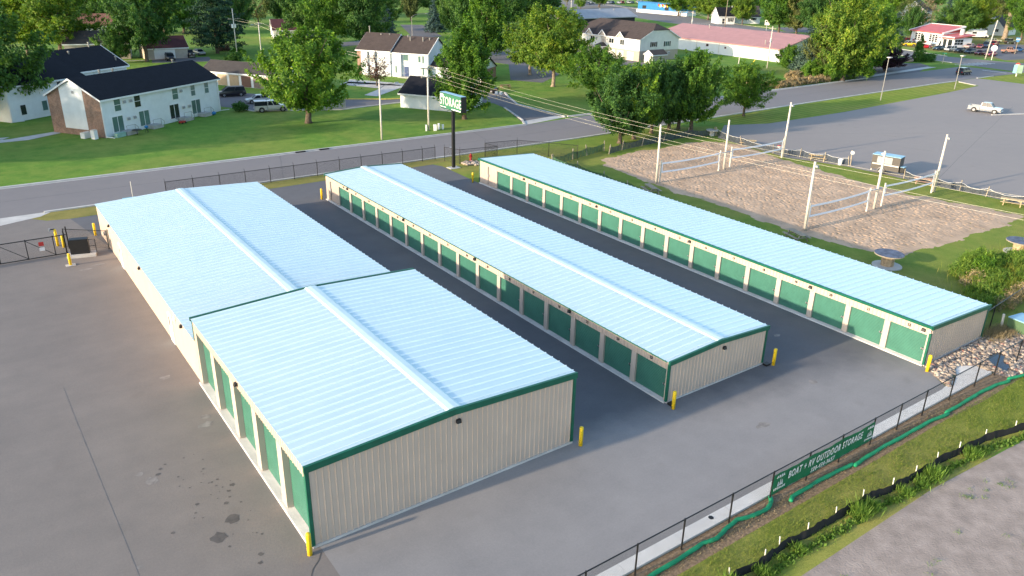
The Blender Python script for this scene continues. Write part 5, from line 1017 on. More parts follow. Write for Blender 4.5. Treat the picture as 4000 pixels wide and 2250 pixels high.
# garages
t, fr, sl = house('garage_row', 'row of garages with tan and brown doors and a brown roof beside the black-roofed apartments', 'garage', cx(90.3, 112.5), U - R(90), 19.5, 6.4, 2.75, 4.4, M['white'], M['shgrey'], doors=[('garage_door', 'F', 1.9 + 2.95 * i, .05, 2.3, 2.15, m) for i, m in enumerate((M['tanG'], M['tanG'], M['tanG'], M['brnG'], M['greyG'], M['tanG']))])
t, fr, sl = house('garage', 'low white garage with a black roof standing behind the pole sign', 'garage', cx(84.2, 63.4), U - R(90), 12.2, 9.0, 2.6, 4.9, M['wsiding'], M['shblack'])
t, fr, sl = house('garage', 'tan garage with a wide white door and dark roof among the big trees, upper left', 'garage', (10.6, 189.8), R(-1), 10.2, 7.5, 2.75, 5.1, M['beige'], M['shmar'], doors=[('garage_door', 'F', 4.6, .05, 5.0, 2.2, M['white'])])
t, fr, sl = house('house', 'shaded tan house with a triple window behind the black-roofed apartments', 'house', (-6.2, 196.6), R(-13), 14.4, 9, 3.9, 6.4, M['beige'], M['shgrey'], wins=[('F', 10.8, .9, .7, 1.1, ''), ('F', 11.7, .9, .7, 1.1, ''), ('F', 12.6, .9, .7, 1.1, '')], doors=[('door', 'F', 6.2, .3, 1.0, 2.1, M['white'])], gl=M['white'])
t, fr, sl = house('house', 'house with a brown roof glimpsed between the upper left trees', 'house', (2, 262), R(-10), 16, 10, 3.0, 6.2, M['offw'], mat('red_brown_shingles', (.22, .10, .07), .9, .2, 2), wins=[('F', 4, 1.0, 1.6, 1.2, 'v'), ('F', 11, 1.0, 1.6, 1.2, 'v')], doors=[('door', 'F', 8, .2, 1, 2.1, M['white'])])
t, fr, sl = house('garage', 'small white garage with a maroon roof left of the big dark maple', 'garage', (57.4, 229.4), R(-14), 16, 8.4, 2.7, 5.6, M['white'], M['shmar'], wins=[('L', 4.4, 1.2, .8, .9, '')], doors=[('garage_door', 'F', 3.6, .05, 2.6, 2.2, M['black']), ('garage_door', 'F', 11.0, .05, 3.0, 2.2, M['grey'])])
# cream duplex with dormers
W_ = [('F', 7.5, 3.9, 1.7, 1.2, 'vsc'), ('F', 15.6, 3.9, 1.9, 1.2, 'vsc'), ('F', 20.0, 3.8, 1.6, 1.3, 'vsc'), ('R', 5.2, 3.7, 1.5, 1.2, 'vs'), ('R', 10.4, 3.7, 1.5, 1.2, 'vsg'), ('F', 12.2, 3.4, 1.3, 1.5, 'g')]
t, fr, sl = house('duplex_house', 'large cream duplex with brown roof, three little dormers and garage doors', 'house', (123.5, 158.0), R(-90), 27.0, 14.9, 5.8, 9.4, M['csiding'], M['shbrown'], wins=W_, clip=(2.3, 1.5), clipl=(2.3, 1.5), base=2.7, basem=M['tsiding'], o=.5,
    doors=[('garage_door', 'F', x, .05, 2.6, 2.2, M['offw']) for x in (16.0, 19.5, 23.6)] + [('air_conditioner', 'R', 11.3, 1.5, .9, .7, M['white']), ('air_conditioner', 'F', 9.4, 4.5, .8, .6, M['white']), ('air_conditioner', 'F', 13.9, 4.4, .8, .6, M['white'])])
for x in (6.6, 12.2, 19.6):
    b = MB(); k = (9.4 - 5.8) / 7.45; z0, z1, y1 = 5.75, 7.15, (7.15 - 5.8) / k
    b.add([(x - 1.5, -.75, z0), (x, -.75, z1), (x, y1, z1 + .1)], [(0, 1, 2)], M['shbrown']); b.add([(x + 1.5, -.75, z0), (x, -.75, z1), (x, y1, z1 + .1)], [(0, 1, 2)], M['shbrown'])
    b.add([(x - 1.3, -.6, z0 - .05), (x + 1.3, -.6, z0 - .05), (x, -.6, z1 - .1)], [(0, 1, 2)], M['beige'])
    for s_ in (-1, 1): p = [(x + s_ * 1.55, -.8, z0 - .12), (x, -.8, z1 - .12), (x, -.72, z1 - .12), (x + s_ * 1.55, -.72, z0 - .12)]; b.hexa(p + [(a, c, z + .26) for a, c, z in p], M['white'])
    b.build('dormer', t)
extra(t, 'entry_bay', lambda b: b.box(11.2, -.035, 0, 13.3, -.004, 5.6, M['beige']))
extra(t, 'porch', lambda b: (b.loft([[(10.4, -2.0, 2.9), (14.0, -2.0, 2.9), (14.0, -.05, 2.9), (10.4, -.05, 2.9)], [(11.9, -.8, 3.8), (12.6, -.8, 3.8), (12.6, -.05, 3.8), (11.9, -.05, 3.8)]], M['shgrey']), b.box(10.4, -2.0, 2.72, 14, -.05, 2.9, M['white']), b.box(10.5, -1.9, 0, 10.7, -1.7, 2.72, M['white']), b.box(13.7, -1.9, 0, 13.9, -1.7, 2.72, M['white'])))
t, fr, sl = house('shed', 'small cream shed in front of the duplex gable', 'shed', (123.2, 128.7), R(-90), 3.15, 5.2, 2.3, 3.3, M['csiding'], M['shgrey'], o=.25, doors=[('garage_door', 'F', 1.55, .05, 2.3, 1.9, M['offw'])], clip=None) if False else house('shed', 'small cream shed in front of the duplex gable', 'shed', (123.2, 125.5), 0, 5.2, 3.15, 2.3, 3.3, M['tsiding'], M['shgrey'], o=.25, doors=[('garage_door', 'L', 1.55, .05, 2.3, 1.9, M['offw'])], gl=M['offw'])
t, fr, sl = house('barn', 'long white building under a faded pink metal roof', 'barn', (159.0, 161), R(-90), 49, 26, 3.5, 6.5, M['white'], M['pinkroof'], M['pinkroof'], o=.5, wins=[('F', 29.5, 1.9, .5, .4, ''), ('F', 22.5, 2.0, .8, .5, '')])
extra(t, 'downspout', lambda b: [b.box(x, -.12, .1, x + .14, -.02, 3.3, M['offw']) for x in (18.2, 27.0)]); pipes(t, [(13, 11, 6.0, 1.0), (42, 2, 3.9, 1.2), (17.4, 11.5, 6.1, .3)])
# hall with dark overhanging walls
t, fr, sl = house('hall', 'long grey-roofed hall with black and red walls beyond the cottonwood', 'hall', (175, 219.4), R(2), 32, 12, 4.5, 7.0, mat('dark_navy_siding', (.018, .017, .028), .6, .2, 1), M['greyroof'], M['greyroof'], o=1.0, gl=mat('taupe_gable', (.30, .24, .21), .7, .1, 1), base=2.2, basem=M['red'])
extra(t, 'gable_lettering', lambda b: (b.box(-.06, 4.2, 4.4, -.02, 4.4, 5.2, M['black']), b.box(-.06, 5.0, 4.4, -.02, 5.2, 5.2, M['black']), b.box(-.06, 4.4, 4.7, -.02, 5.0, 4.9, M['black']))); pipes(t, [(4, 5, 6.5, 2.2), (17, 5.4, 6.7, .5), (24, 4.5, 6.2, .8)])
t, fr, sl = house('house', 'pale blue little house with a white-trimmed gable at the top middle', 'house', (227, 309), R(10), 14, 9, 3.2, 6.2, M['lblue'], M['shgrey'], gl=M['lblue'], wins=[('L', 4.5, 2.2, 1.4, 1.6, 's'), ('F', 4, 1.1, 1.4, 1.2, '')])
t = thing('play_building', 'bright blue flat building on a white base wall at the top of the photo', 'building', (283, 262, 0), R(90)); b = MB(); b.box(0, -6, 1.5, 36, -.05, 5.0, M['bluep']); b.build('wall', t)
for x in (3.5, 20, 28): b = MB(); b.box(36 - x - 2.8, -.045, 2.0, 36 - x, .02, 3.6, M['black']); b.build('window', t)
b = MB(); b.box(-.2, -6.2, 0, 36.2, .6, 1.5, M['white']); b.build('base_wall', t); b = MB(); b.box(-.3, -6.3, 5.002, 36.3, .25, 5.3, M['bluep']); b.build('roof_edge', t)
b = MB(); [b.cyl((14 + i * .9, .05, 4.1 + .25 * math.sin(i * 2)), (14 + i * .9, .25, 4.1 + .25 * math.sin(i * 2)), .6, .6, 9, (M['yellow'], M['red'], M['white'])[i % 3]) for i in range(8)]; b.build('sign_cluster', t)
t, fr, sl = house('cottage', 'white cottage with dark shutters behind the pink barn roof', 'cottage', (257, 219), R(-28), 7.5, 9, 3.4, 6.8, M['white'], M['shblack'], wins=[('F', 5.6, 1.1, 1.5, 1.5, 'hvs')], doors=[('door', 'F', 2.2, .2, 1.0, 2.1, M['black'])])
t, fr, sl = house('cottage', 'second white cottage with a shuttered gable window half hidden by a tree trunk', 'cottage', (267, 218.5), R(-30), 12, 8, 3.2, 7.4, M['white'], M['shgrey'], gl=M['white'], wins=[('F', 9, 1.6, 1.4, 1.5, 's')])
t, fr, sl = house('house', 'white gabled house behind the car yard with two dark windows', 'house', (325.6, 128.6), R(4), 13, 9.2, 2.9, 7.4, M['white'], M['shgrey'], gl=M['white'], wins=[('L', 2.4, 1.4, 1.2, 1.1, 'v'), ('L', 6.6, 1.4, 1.2, 1.1, 'v')])
t, fr, sl = house('house', 'grey-roofed two-storey white house half hidden by pale bare trees', 'house', (352, 176), R(20), 16, 12, 6.0, 10.4, M['white'], M['shgrey'], gl=M['offw'], wins=[('L', 5, 6.4, 1.4, 1.4, ''), ('L', 8, 3, 1.3, 1.3, ''), ('F', 5, 3, 1.4, 1.4, ''), ('F', 11, 3, 1.4, 1.4, '')])
# car shop, a former filling station
def shop():
    t = thing('car_shop', 'white car shop with red metal roofs and many-paned bay doors', 'shop', (258.8, 130.4, 0), R(-104)); b = MB(); b.box(0, 0, 0, 13.6, 9, 4.3, M['white']); b.build('wall', t)
    b = MB(); b.hexa([(-.5, -.8, 4.05), (13.9, -.8, 4.05), (13.9, 9.3, 6.1), (-.5, 9.3, 6.1), (-.5, -.8, 4.3), (13.9, -.8, 4.3), (13.9, 9.3, 6.35), (-.5, 9.3, 6.35)], M['redroof']); b.build('roof', t)
    b = MB(); b.box(-.62, 9.3, 5.9, 14.02, 9.5, 6.5, M['white'])
    for x in (-.62, 13.9): p = [(x, -.9, 4.0), (x + .3, -.9, 4.0), (x + .3, 9.4, 6.05), (x, 9.4, 6.05)]; b.hexa(p + [(a, c, z + .45) for a, c, z in p], M['white'])
    b.build('parapet', t); b = MB(); b.add([(0, 9, 4.3), (13.6, 9, 4.3), (13.6, 9, 6), (0, 9, 6), (13.6, 0, 4.3), (0, 0, 4.3)], [(0, 1, 2, 3), (1, 4, 2), (0, 5, 3)], M['red']); b.build('roof_end', t)
    for x in (1.6, 7.8):
        b = MB(); b.box(x, -.08, .1, x + 4.0, -.01, 3.6, M['white']); g = b.build('bay_door', t); b = MB()
        for i in range(3):
            for j in range(4): b.box(x + .25 + i * 1.25, -.11, 1.1 + j * .62, x + 1.25 + i * 1.25, -.085, 1.6 + j * .62, M['glass'])
        b.build('pane', g)
    b = MB(); b.box(13.62, -2.2, 0, 20.4, 6, 3.0, M['white']); b.build('office_wall', t); b = MB(); b.hexa([(14.1, -3.2, 2.95), (21.2, -3.2, 2.95), (21.2, 6.3, 4.0), (14.1, 6.3, 4.0), (14.1, -3.2, 3.45), (21.2, -3.2, 3.45), (21.2, 6.3, 4.3), (14.1, 6.3, 4.3)], M['redroof']); b.build('office_roof', t)
    b = MB(); b.box(14.1, -3.32, 3.3, 21.2, -3.21, 3.6, M['white']); b.build('eaves_board', t)
    for x, z, ww, hh in ((14.4, .3, .8, 2.2), (16.1, .2, 1.3, 2.4), (18.1, .2, 1.6, 2.4)): b = MB(); b.box(x, -2.26, z, x + ww, -2.21, z + hh, M['glass']); b.build('window', t)
    b = MB(); [b.box(20.41, -1.8 + i * 1.3, 1.0 + j * .9, 20.46, -.7 + i * 1.3, 1.75 + j * .9, M['glass']) for i in range(3) for j in range(2)]; b.build('window', t)
    b = MB(); b.box(17.6, 3, 3.6, 18.5, 3.9, 5.9, M['white']); b.build('chimney', t); b = MB(); b.bar((15.4, -3.8, 0), (16.2, -3.35, 3.3), .16, M['white']); b.bar((15.0, -3.5, 0), (16.0, -3.35, 3.3), .16, M['white']); b.build('canopy_prop', t)
shop()
b = MB(); t = thing('board_fence', 'orange-brown board fence behind the dark driveway under the big right-hand trees', 'fence', (0, 0, 0)); b.bar((153.5, 96.5, 1.0), (163, 98.5, 1.0), .1, mat('cedar_boards', (.33, .13, .06), .8, .2, 2), 2.0); b.build('boards', t); b = MB(); [b.bar((x, 96.2 + (x - 153.5) * .21, 0), (x, 96.2 + (x - 153.5) * .21, 2.1), .14, M['woodd']) for x in (153.5, 156.6, 159.8, 163)]; b.build('posts', t)
t = thing('dumpster_screen', 'grey block screen wall behind the foot of the big green maple', 'wall', (22.8, 103.2, 0), R(-5)); b = MB(); b.box(-2.4, -.1, 0, 2.4, .1, 1.6, mat('grey_block', (.35, .35, .34), .85, .15, 1.5, bmp=.4)); b.build('wall', t); b = MB(); b.box(-2.45, -.13, 1.602, 2.45, .13, 1.68, M['conc']); b.build('cap', t)

# ================================================================ vehicles
def ring(x, z0, z1, w): return [(x, -w * .9, z0), (x, -w, z0 + .16), (x, -w, z0 + (z1 - z0) * .62), (x, -w * .93, z1), (x, w * .93, z1), (x, w, z0 + (z1 - z0) * .62), (x, w, z0 + .16), (x, w * .9, z0)]
KIND = {   # stations along the body (x, bottom, top, half width); cabin bottom/top x, belt z, roof z, half widths; wheels
 'sedan': ([(2.35, .36, .62, .66), (2.2, .24, .76, .80), (1.1, .2, .93, .88), (.2, .2, .97, .9), (-1.5, .2, 1.0, .9), (-2.15, .26, .97, .84), (-2.35, .4, .8, .72)], (1.15, -1.75, .45, -1.0), .94, 1.43, .84, .66, .33, (1.42, -1.38)),
 'coupe': ([(2.25, .34, .55, .66), (2.05, .22, .70, .82), (1.0, .18, .86, .9), (.1, .18, .9, .92), (-1.4, .18, .94, .92), (-2.0, .24, .9, .84), (-2.2, .4, .74, .7)], (1.0, -1.6, .2, -.7), .88, 1.28, .82, .6, .33, (1.38, -1.32)),
 'suv': ([(2.2, .42, .8, .72), (2.08, .3, .95, .86), (1.1, .26, 1.07, .92), (.2, .26, 1.1, .93), (-1.6, .26, 1.12, .93), (-2.15, .32, 1.1, .9), (-2.28, .45, .95, .84)], (1.2, -2.15, .4, -1.85), 1.08, 1.72, .86, .70, .37, (1.38, -1.36)),
 'van': ([(2.45, .36, .75, .74), (2.3, .26, .92, .88), (1.5, .22, 1.06, .95), (.2, .22, 1.1, .97), (-1.8, .22, 1.12, .97), (-2.35, .28, 1.1, .93), (-2.48, .45, .95, .88)], (1.75, -2.4, .75, -2.15), 1.08, 1.76, .90, .74, .35, (1.55, -1.5)),
 'classic': ([(2.6, .42, .86, .86), (2.5, .32, .94, .92), (1.1, .26, .98, .95), (.2, .26, 1.0, .96), (-1.3, .26, 1.0, .96), (-2.45, .32, .95, .92), (-2.6, .42, .86, .86)], (.95, -1.35, .5, -1.0), .98, 1.45, .84, .70, .34, (1.6, -1.5)),
 'pickup': ([(2.75, .5, .95, .82), (2.65, .38, 1.05, .93), (1.2, .36, 1.12, .97), (.2, .36, 1.14, .98), (-.75, .36, 1.14, .98)], (1.35, -.7, .75, -.6), 1.12, 1.82, .90, .74, .40, (1.75, -1.75)),
 'oldpickup': ([(2.4, .5, 1.05, .45), (2.2, .4, 1.2, .62), (.9, .4, 1.25, .75), (.2, .4, 1.2, .85), (-.55, .4, 1.2, .85)], (.75, -.5, .4, -.4), 1.18, 1.85, .78, .66, .40, (1.6, -1.5)),
 'jeep': ([(1.9, .5, 1.05, .7), (1.85, .45, 1.15, .78), (.6, .45, 1.2, .8), (-.4, .45, 1.15, .8), (-1.85, .45, 1.15, .8)], (.55, -1.8, .4, -1.75), 1.15, 1.85, .74, .7, .42, (1.2, -1.2)),
}
PROTO = {}
def vehicle(kind, name, label, cat, x, y, rz, paint, group=None, topper=False, roofc=None):
    st, cb, belt, roofz, wb, wt, wr, wx = KIND[kind]; key = (kind, topper)
    if key not in PROTO:
        P = []; hw = max(s[3] for s in st); b = MB(); b.loft([ring(*s) for s in st], M['paint'])
        fx, rx = st[0][0], st[-1][0]
        for px in wx:
            for sy in (-1, 1): b.cyl((px, sy * (hw - .02), wr * 1.02), (px, sy * (hw + .008), wr * 1.02), wr * 1.22, wr * 1.22, 16, M['black'])
        P.append(('body', b.mesh('car_body'), None))
        b = MB(); x0, x1, a0, a1 = cb[1], cb[0], cb[3], cb[2]; b.hexa([(x0, -wb, belt), (x1, -wb, belt), (x1, wb, belt), (x0, wb, belt), (a0, -wt, roofz), (a1, -wt, roofz), (a1, wt, roofz), (a0, wt, roofz)], M['glassc']); P.append(('windows', b.mesh('car_windows'), None))
        b = MB(); e = .02; b.hexa([(a0 - .1, -wt - e, roofz - .03), (a1 + .08, -wt - e, roofz - .03), (a1 + .08, wt + e, roofz - .03), (a0 - .1, wt + e, roofz - .03), (a0 + .05, -wt + .1, roofz + .05), (a1 - .05, -wt + .1, roofz + .05), (a1 - .05, wt - .1, roofz + .05), (a0 + .05, wt - .1, roofz + .05)], M['paint'])
        for sy in (-1, 1):
            for (bx, tx) in ((x0, a0), (x1, a1)): b.bar((bx, sy * wb, belt), (tx, sy * (wt + .01), roofz), .09, M['paint'])
            mx = (x0 + x1) / 2; b.bar((mx, sy * (wb + .005), belt), ((a0 + a1) / 2, sy * (wt + .012), roofz), .09, M['paint'])
        P.append(('roof', b.mesh('car_roof'), None))
        if kind in ('pickup', 'oldpickup'):
            bx0, bx1 = (-2.85, -.8) if kind == 'pickup' else (-2.3, -.65); ht = 1.12 if kind == 'pickup' else 1.0; b = MB(); b.box(bx0, -hw + .02, .45, bx1, hw - .02, .62, M['paint'])
            for sy in (-1, 1): b.box(bx0, sy * hw - (.09 if sy > 0 else 0), .42, bx1, sy * hw + (.09 if sy < 0 else 0), ht, M['paint'])
            b.box(bx0, -hw + .1, .5, bx0 + .08, hw - .1, ht - .02, M['paint']); b.box(bx1 - .06, -hw + .1, .6, bx1, hw - .1, ht - .01, M['paint']); P.append(('cargo_bed', b.mesh('cargo_bed'), None)); rx = bx0
            if topper: b = MB(); b.hexa([(bx0, -hw + .03, ht + .01), (bx1, -hw + .03, ht + .01), (bx1, hw - .03, ht + .01), (bx0, hw - .03, ht + .01), (bx0 + .1, -hw + .2, roofz), (bx1, -hw + .2, roofz), (bx1, hw - .2, roofz), (bx0 + .1, hw - .2, roofz)], M['glassc']); b.box(bx0 + .05, -hw + .15, roofz + .002, bx1, hw - .15, roofz + .06, M['white']); P.append(('topper', b.mesh('topper'), None))
        for px in wx:
            for sy in (-1, 1):
                b = MB(); b.cyl((0, -.11, 0), (0, .11, 0), wr, wr, 16, M['tyre']); r_ = MB(); r_.cyl((0, sy * .112, 0), (0, sy * .125, 0), wr * .62, wr * .62, 14, M['rim']); P.append(('wheel', b.mesh('wheel'), (px, sy * (hw - .06), wr), r_.mesh('rim')))
        zl = st[1][2] - .16
        for sy in (-1, 1):
            b = MB(); w0 = st[1][3]; b.box(fx - .16, sy * w0 * .72 - .16, zl - .1, fx - .02 if kind not in ('oldpickup',) else fx + .02, sy * w0 * .72 + .16, zl + .07, M['hl']); P.append(('headlight', b.mesh('headlight'), None))
            b = MB(); w1 = st[-1][3] if kind not in ('pickup', 'oldpickup') else hw - .1; b.box(rx - .02, sy * w1 * .85 - .12, .68, rx + .2, sy * w1 * .85 + .1, .9, M['tl']); P.append(('tail_light', b.mesh('tail_light'), None))
        b = MB(); b.box(fx - .08, -st[1][3], .36, fx + .06, st[1][3], .52, M['chrome'] if kind in ('classic', 'pickup', 'oldpickup') else M['black']); P.append(('bumper', b.mesh('bumper'), None)); b = MB(); b.box(rx - .08, -hw * .9, .38, rx + .06, hw * .9, .54, M['chrome'] if kind in ('classic', 'pickup', 'oldpickup') else M['black']); P.append(('bumper', b.mesh('bumper'), None))
        for q in P:
            if q[0] in ('body', 'wheel'):
                bm = bmesh.new(); bm.from_mesh(q[1]); bmesh.ops.recalc_face_normals(bm, faces=bm.faces)
                if q[0] == 'body':
                    for f in bm.faces: f.smooth = True
                    for ed in bm.edges:
                        if ed.calc_face_angle(0) > R(38): ed.smooth = False
                bm.to_mesh(q[1]); bm.free()
        PROTO[key] = P
    t = thing(name, label, cat, (x, y, .012), rz, group)
    for q in PROTO[key]:
        o = place(q[1], q[0], t, q[2] or (0, 0, 0)); o.color = (*(roofc if roofc and q[0] == 'roof' else paint), 1)
        if len(q) > 3: place(q[3], 'rim', o)
    return t
WH = (.44, .45, .45); BK = (.012, .012, .014); DB = (.012, .022, .06); RD = (.30, .015, .02); DR = (.14, .012, .02); YL = (.75, .50, .02); SV = (.38, .38, .38)
vehicle('van', 'parked_van', 'black minivan parked beside the right end of the brick-ended apartments', 'van', 12.2, 125.6, R(172), (.014, .013, .02))
vehicle('sedan', 'parked_car', 'white sedan parked behind the white pickup at the apartments', 'car', 14.1, 116.0, R(172), WH)
vehicle('pickup', 'pickup_truck', 'white pickup with a dark topper parked at the apartments', 'pickup truck', 13.2, 106.9, R(-10), WH, topper=True)
vehicle('suv', 'parked_car', 'silver car mostly hidden behind the big green maple', 'car', 22.6, 106.6, R(-12), SV)
vehicle('pickup', 'pickup_truck', 'white pickup standing alone in the big parking lot', 'pickup truck', 128.0, 41.7, R(-78), (.30, .315, .33))
vehicle('suv', 'moving_car', 'dark hatchback driving away on the street near the crosswalk', 'car', 182.2, 72.8, R(-2), (.02, .028, .04))
vehicle('suv', 'parked_car', 'dark car parked before the wide white garage door, upper left', 'car', 15.6, 186.6, R(-95), (.012, .014, .03))
vehicle('oldpickup', 'old_truck', 'rusty dark old truck parked next to the tan garage', 'truck', 21.6, 191.2, R(-92), (.035, .016, .012))
vehicle('sedan', 'parked_car', 'white car parked to the right of the rusty old truck', 'car', 25.0, 195.2, R(-80), WH)
vehicle('sedan', 'parked_car', 'black car half hidden by the tree behind the pole sign', 'car', 57.6, 106.6, R(125), BK)
CG = 'cars parked at the car shop'
for k, x, y, rz, c, lab in (('sedan', 239.6, 109.5, 172, (.01, .035, .07), 'dark blue car at the left of the front row facing the road'), ('suv', 239.2, 105.6, 172, WH, 'white car second in the front row at the car yard'), ('sedan', 239.0, 102.3, 173, BK, 'black car in the middle of the front row at the car yard'), ('sedan', 238.8, 99.0, 174, (.012, .025, .05), 'dark navy car between the black and the maroon car in the front row'), ('sedan', 237.8, 95.2, 172, DR, 'maroon car second from the right in the front row'), ('coupe', 237.4, 92.0, 174, (.36, .02, .04), 'bright red car with a pale hood at the right of the front row'),
    ('classic', 257.6, 108.4, 180, (.45, .30, .28), 'red and silver old car in the second row behind the black car'), ('coupe', 260.6, 106.4, 196, RD, 'glossy red rounded car in the second row'), ('pickup', 266.4, 107.0, 190, (.02, .05, .12), 'blue and silver pickup in the second row'), ('classic', 289.4, 115.4, -38, (.60, .58, .36), 'cream old car parked on the grass at the back of the car yard'), ('jeep', 289.6, 109.6, -40, (.05, .06, .04), 'green jeep with a tan top at the back of the car yard'),
    ('classic', 240.4, 129.0, 150, WH, 'white old stock car with a number panel at the left of the car yard'), ('suv', 243.2, 122.2, 146, YL, 'yellow wagon with a white roof on the grass beside the arborvitae'), ('coupe', 241.8, 115.8, -38, (.50, .015, .03), 'red low coupe behind the arborvitae'), ('coupe', 257.2, 120.6, 205, (.30, .45, .60), 'blue and white striped hot rod before the bay doors')):
    v = vehicle(k, 'parked_car', lab, 'car', x, y, R(rz), c, CG, roofc=WH if k == 'suv' and c == YL else None)
    if 'stock car' in lab: b = MB(); [b.box(-.6 + i * .5, sy * .97 - .01, .45, -.25 + i * .5, sy * .97 + .01, .85, M['black']) for i in range(2) for sy in (-1, 1)]; b.build('number_panel', v)
    if 'hot rod' in lab: b = MB(); b.box(.9, -.55, .905, 2.0, -.15, .925, M['white']); b.box(.9, .15, .905, 2.0, .55, .925, M['white']); b.build('stripe', v)
for k, x, y, rz, c, lab, rc in (('pickup', 260.2, 134.2, 170, (.32, .02, .03), 'red and white pickup in the shade left of the car shop', WH), ('oldpickup', 260.6, 129.0, 185, RD, 'red old truck parked against the bay doors behind the yellow wagon', None), ('pickup', 259.6, 124.6, 20, (.18, .012, .02), 'dark red pickup nosed up to the bay doors', None), ('pickup', 274.0, 108.2, 190, (.40, .03, .04), 'red and white tall pickup at the end of the second row', None), ('oldpickup', 253.2, 93.6, -36, (.45, .25, .18), 'faded pink old pickup by the shield sign', None)):
    vehicle(k, 'pickup_truck', lab, 'pickup truck', x, y, R(rz), c, 'pickups parked at the car shop', roofc=rc)
vehicle('sedan', 'parked_car', 'blue car behind the teal pylon sign', 'car', 262, 95, R(-36), (.02, .08, .20), CG)
t = thing('motorhome', 'white motorhome parked behind the office roof of the car shop', 'motorhome', (304, 129, 0), R(-40)); b = MB(); b.loft([[(x, -1.2, z0), (x, 1.2, z0), (x, 1.2, z1), (x, .9, z1 + .15), (x, -.9, z1 + .15), (x, -1.2, z1)] for x, z0, z1 in ((-4, .5, 2.9), (2.2, .5, 3.0), (3.2, 1.7, 2.9), (3.4, 1.9, 2.6))], M['white']); b.build('body', t)
b = MB(); b.loft([[(x, -1.0, .45), (x, 1.0, .45), (x, 1.0, z1), (x, -1.0, z1)] for x, z1 in ((2.21, 1.75), (3.2, 1.68), (4.3, 1.1), (4.5, .9))], M['white']); b.build('cab', t); b = MB(); b.hexa([(3.25, -.95, 1.15), (4.15, -.9, 1.19), (4.15, .9, 1.19), (3.25, .95, 1.15), (3.22, -.9, 1.75), (3.5, -.85, 1.7), (3.5, .85, 1.7), (3.22, .9, 1.75)], M['glassc']); b.build('windscreen', t)
for x in (-2.4, 3.5): b = MB(); b.cyl((x, -1.22, .42), (x, 1.22, .42), .42, .42, 14, M['tyre']); b.build('wheel', t)
b = MB(); b.box(-2, -1.22, 1.6, -.4, -1.202, 2.3, M['glassc']); b.build('window', t)
FC = [(.02, .03, .12), (.20, .22, .26), WH, (.03, .03, .04), (.30, .32, .36), (.03, .05, .16), (.5, .5, .52), (.25, .03, .03), WH, (.05, .06, .09), (.35, .36, .38), WH]
for i in range(12):
    nm = ('dark blue', 'grey', 'white', 'black', 'silver', 'navy', 'light grey', 'red', 'second white', 'charcoal', 'pewter grey', 'third white')[i]
    vehicle('suv' if i % 3 else 'sedan', 'parked_car', '%s car in the distant lot at the very top, number-less row left of the blue building' % nm if False else '%s car in the distant row at the very top edge' % nm, 'car', 306 + i * 4.3, 366 + (i % 2) * 1.5, R(-110), FC[i], 'cars in the distant row')
# ================================================================ trees
import numpy as np
def quads_mesh(name, c, a, b, m, tint=None):
    """one small face per leaf: centres c, half axes a and b (n x 3 arrays); faces bent a little along the midrib"""
    n = len(c); v = np.empty((n, 4, 3), dtype=np.float32); v[:, 0] = c - a; v[:, 1] = c - b * .55 + a * .1; v[:, 2] = c + a; v[:, 3] = c + b * .55 + a * .1
    me = bpy.data.meshes.new(name); me.vertices.add(4 * n); me.vertices.foreach_set('co', v.reshape(-1))
    me.loops.add(4 * n); me.loops.foreach_set('vertex_index', np.arange(4 * n, dtype=np.int32)); me.polygons.add(n)
    me.polygons.foreach_set('loop_start', np.arange(0, 4 * n, 4, dtype=np.int32)); me.polygons.foreach_set('loop_total', np.full(n, 4, dtype=np.int32))
    at = me.attributes.new('tint', 'FLOAT', 'FACE'); at.data.foreach_set('value', (np.full(n, .5) if tint is None else tint).astype(np.float32))
    me.materials.append(m); me.update(calc_edges=True); me.validate(); return me
def nrm(x): return x / np.maximum(1e-6, np.linalg.norm(x, axis=-1, keepdims=True))
SHAPE = {  # nominal height, width, crown bottom fraction, plumes, leaves per plume, leaf size, plume length, plume radius, upward lift
 'round': (12, 12, .17, 165, 125, .20, 2.3, .38, .85), 'tall': (15, 9, .12, 180, 125, .20, 2.5, .35, 1.3), 'spread': (16, 14, .22, 200, 130, .23, 2.6, .50, .45),
 'column': (7, 3.2, .0, 120, 80, .13, 1.1, .22, 2.2), 'spruce': (11, 7, .03, 260, 70, .16, 1.9, .28, -.15), 'pine': (19, 15, .13, 210, 110, .21, 3.2, .50, -.05),
 'bare': (12, 10, .2, 110, 26, .24, 2.2, .55, .7)}
def envelope(kind, t):
    if kind == 'round': return np.power(np.sin(np.pi * np.clip(t * .93 + .07, 0, 1)), .62)
    if kind == 'tall': return np.power(np.sin(np.pi * np.clip(t ** .85 * .9 + .1, 0, 1)), .7)
    if kind == 'spread': return np.power(np.sin(np.pi * np.clip(t ** 1.05 * .86 + .12, 0, 1)), .5)
    if kind == 'bare': return np.power(np.sin(np.pi * np.clip(t * .9 + .08, 0, 1)), .7)
    if kind == 'column': return np.power(np.sin(np.pi * np.clip(t ** .7 * .78 + .2, 0, 1)), .6) * (1 - .35 * t)
    if kind == 'spruce': return (1.02 - t) ** .9
    return (1.04 - t) ** .62 * np.where(t < .12, .75, 1)
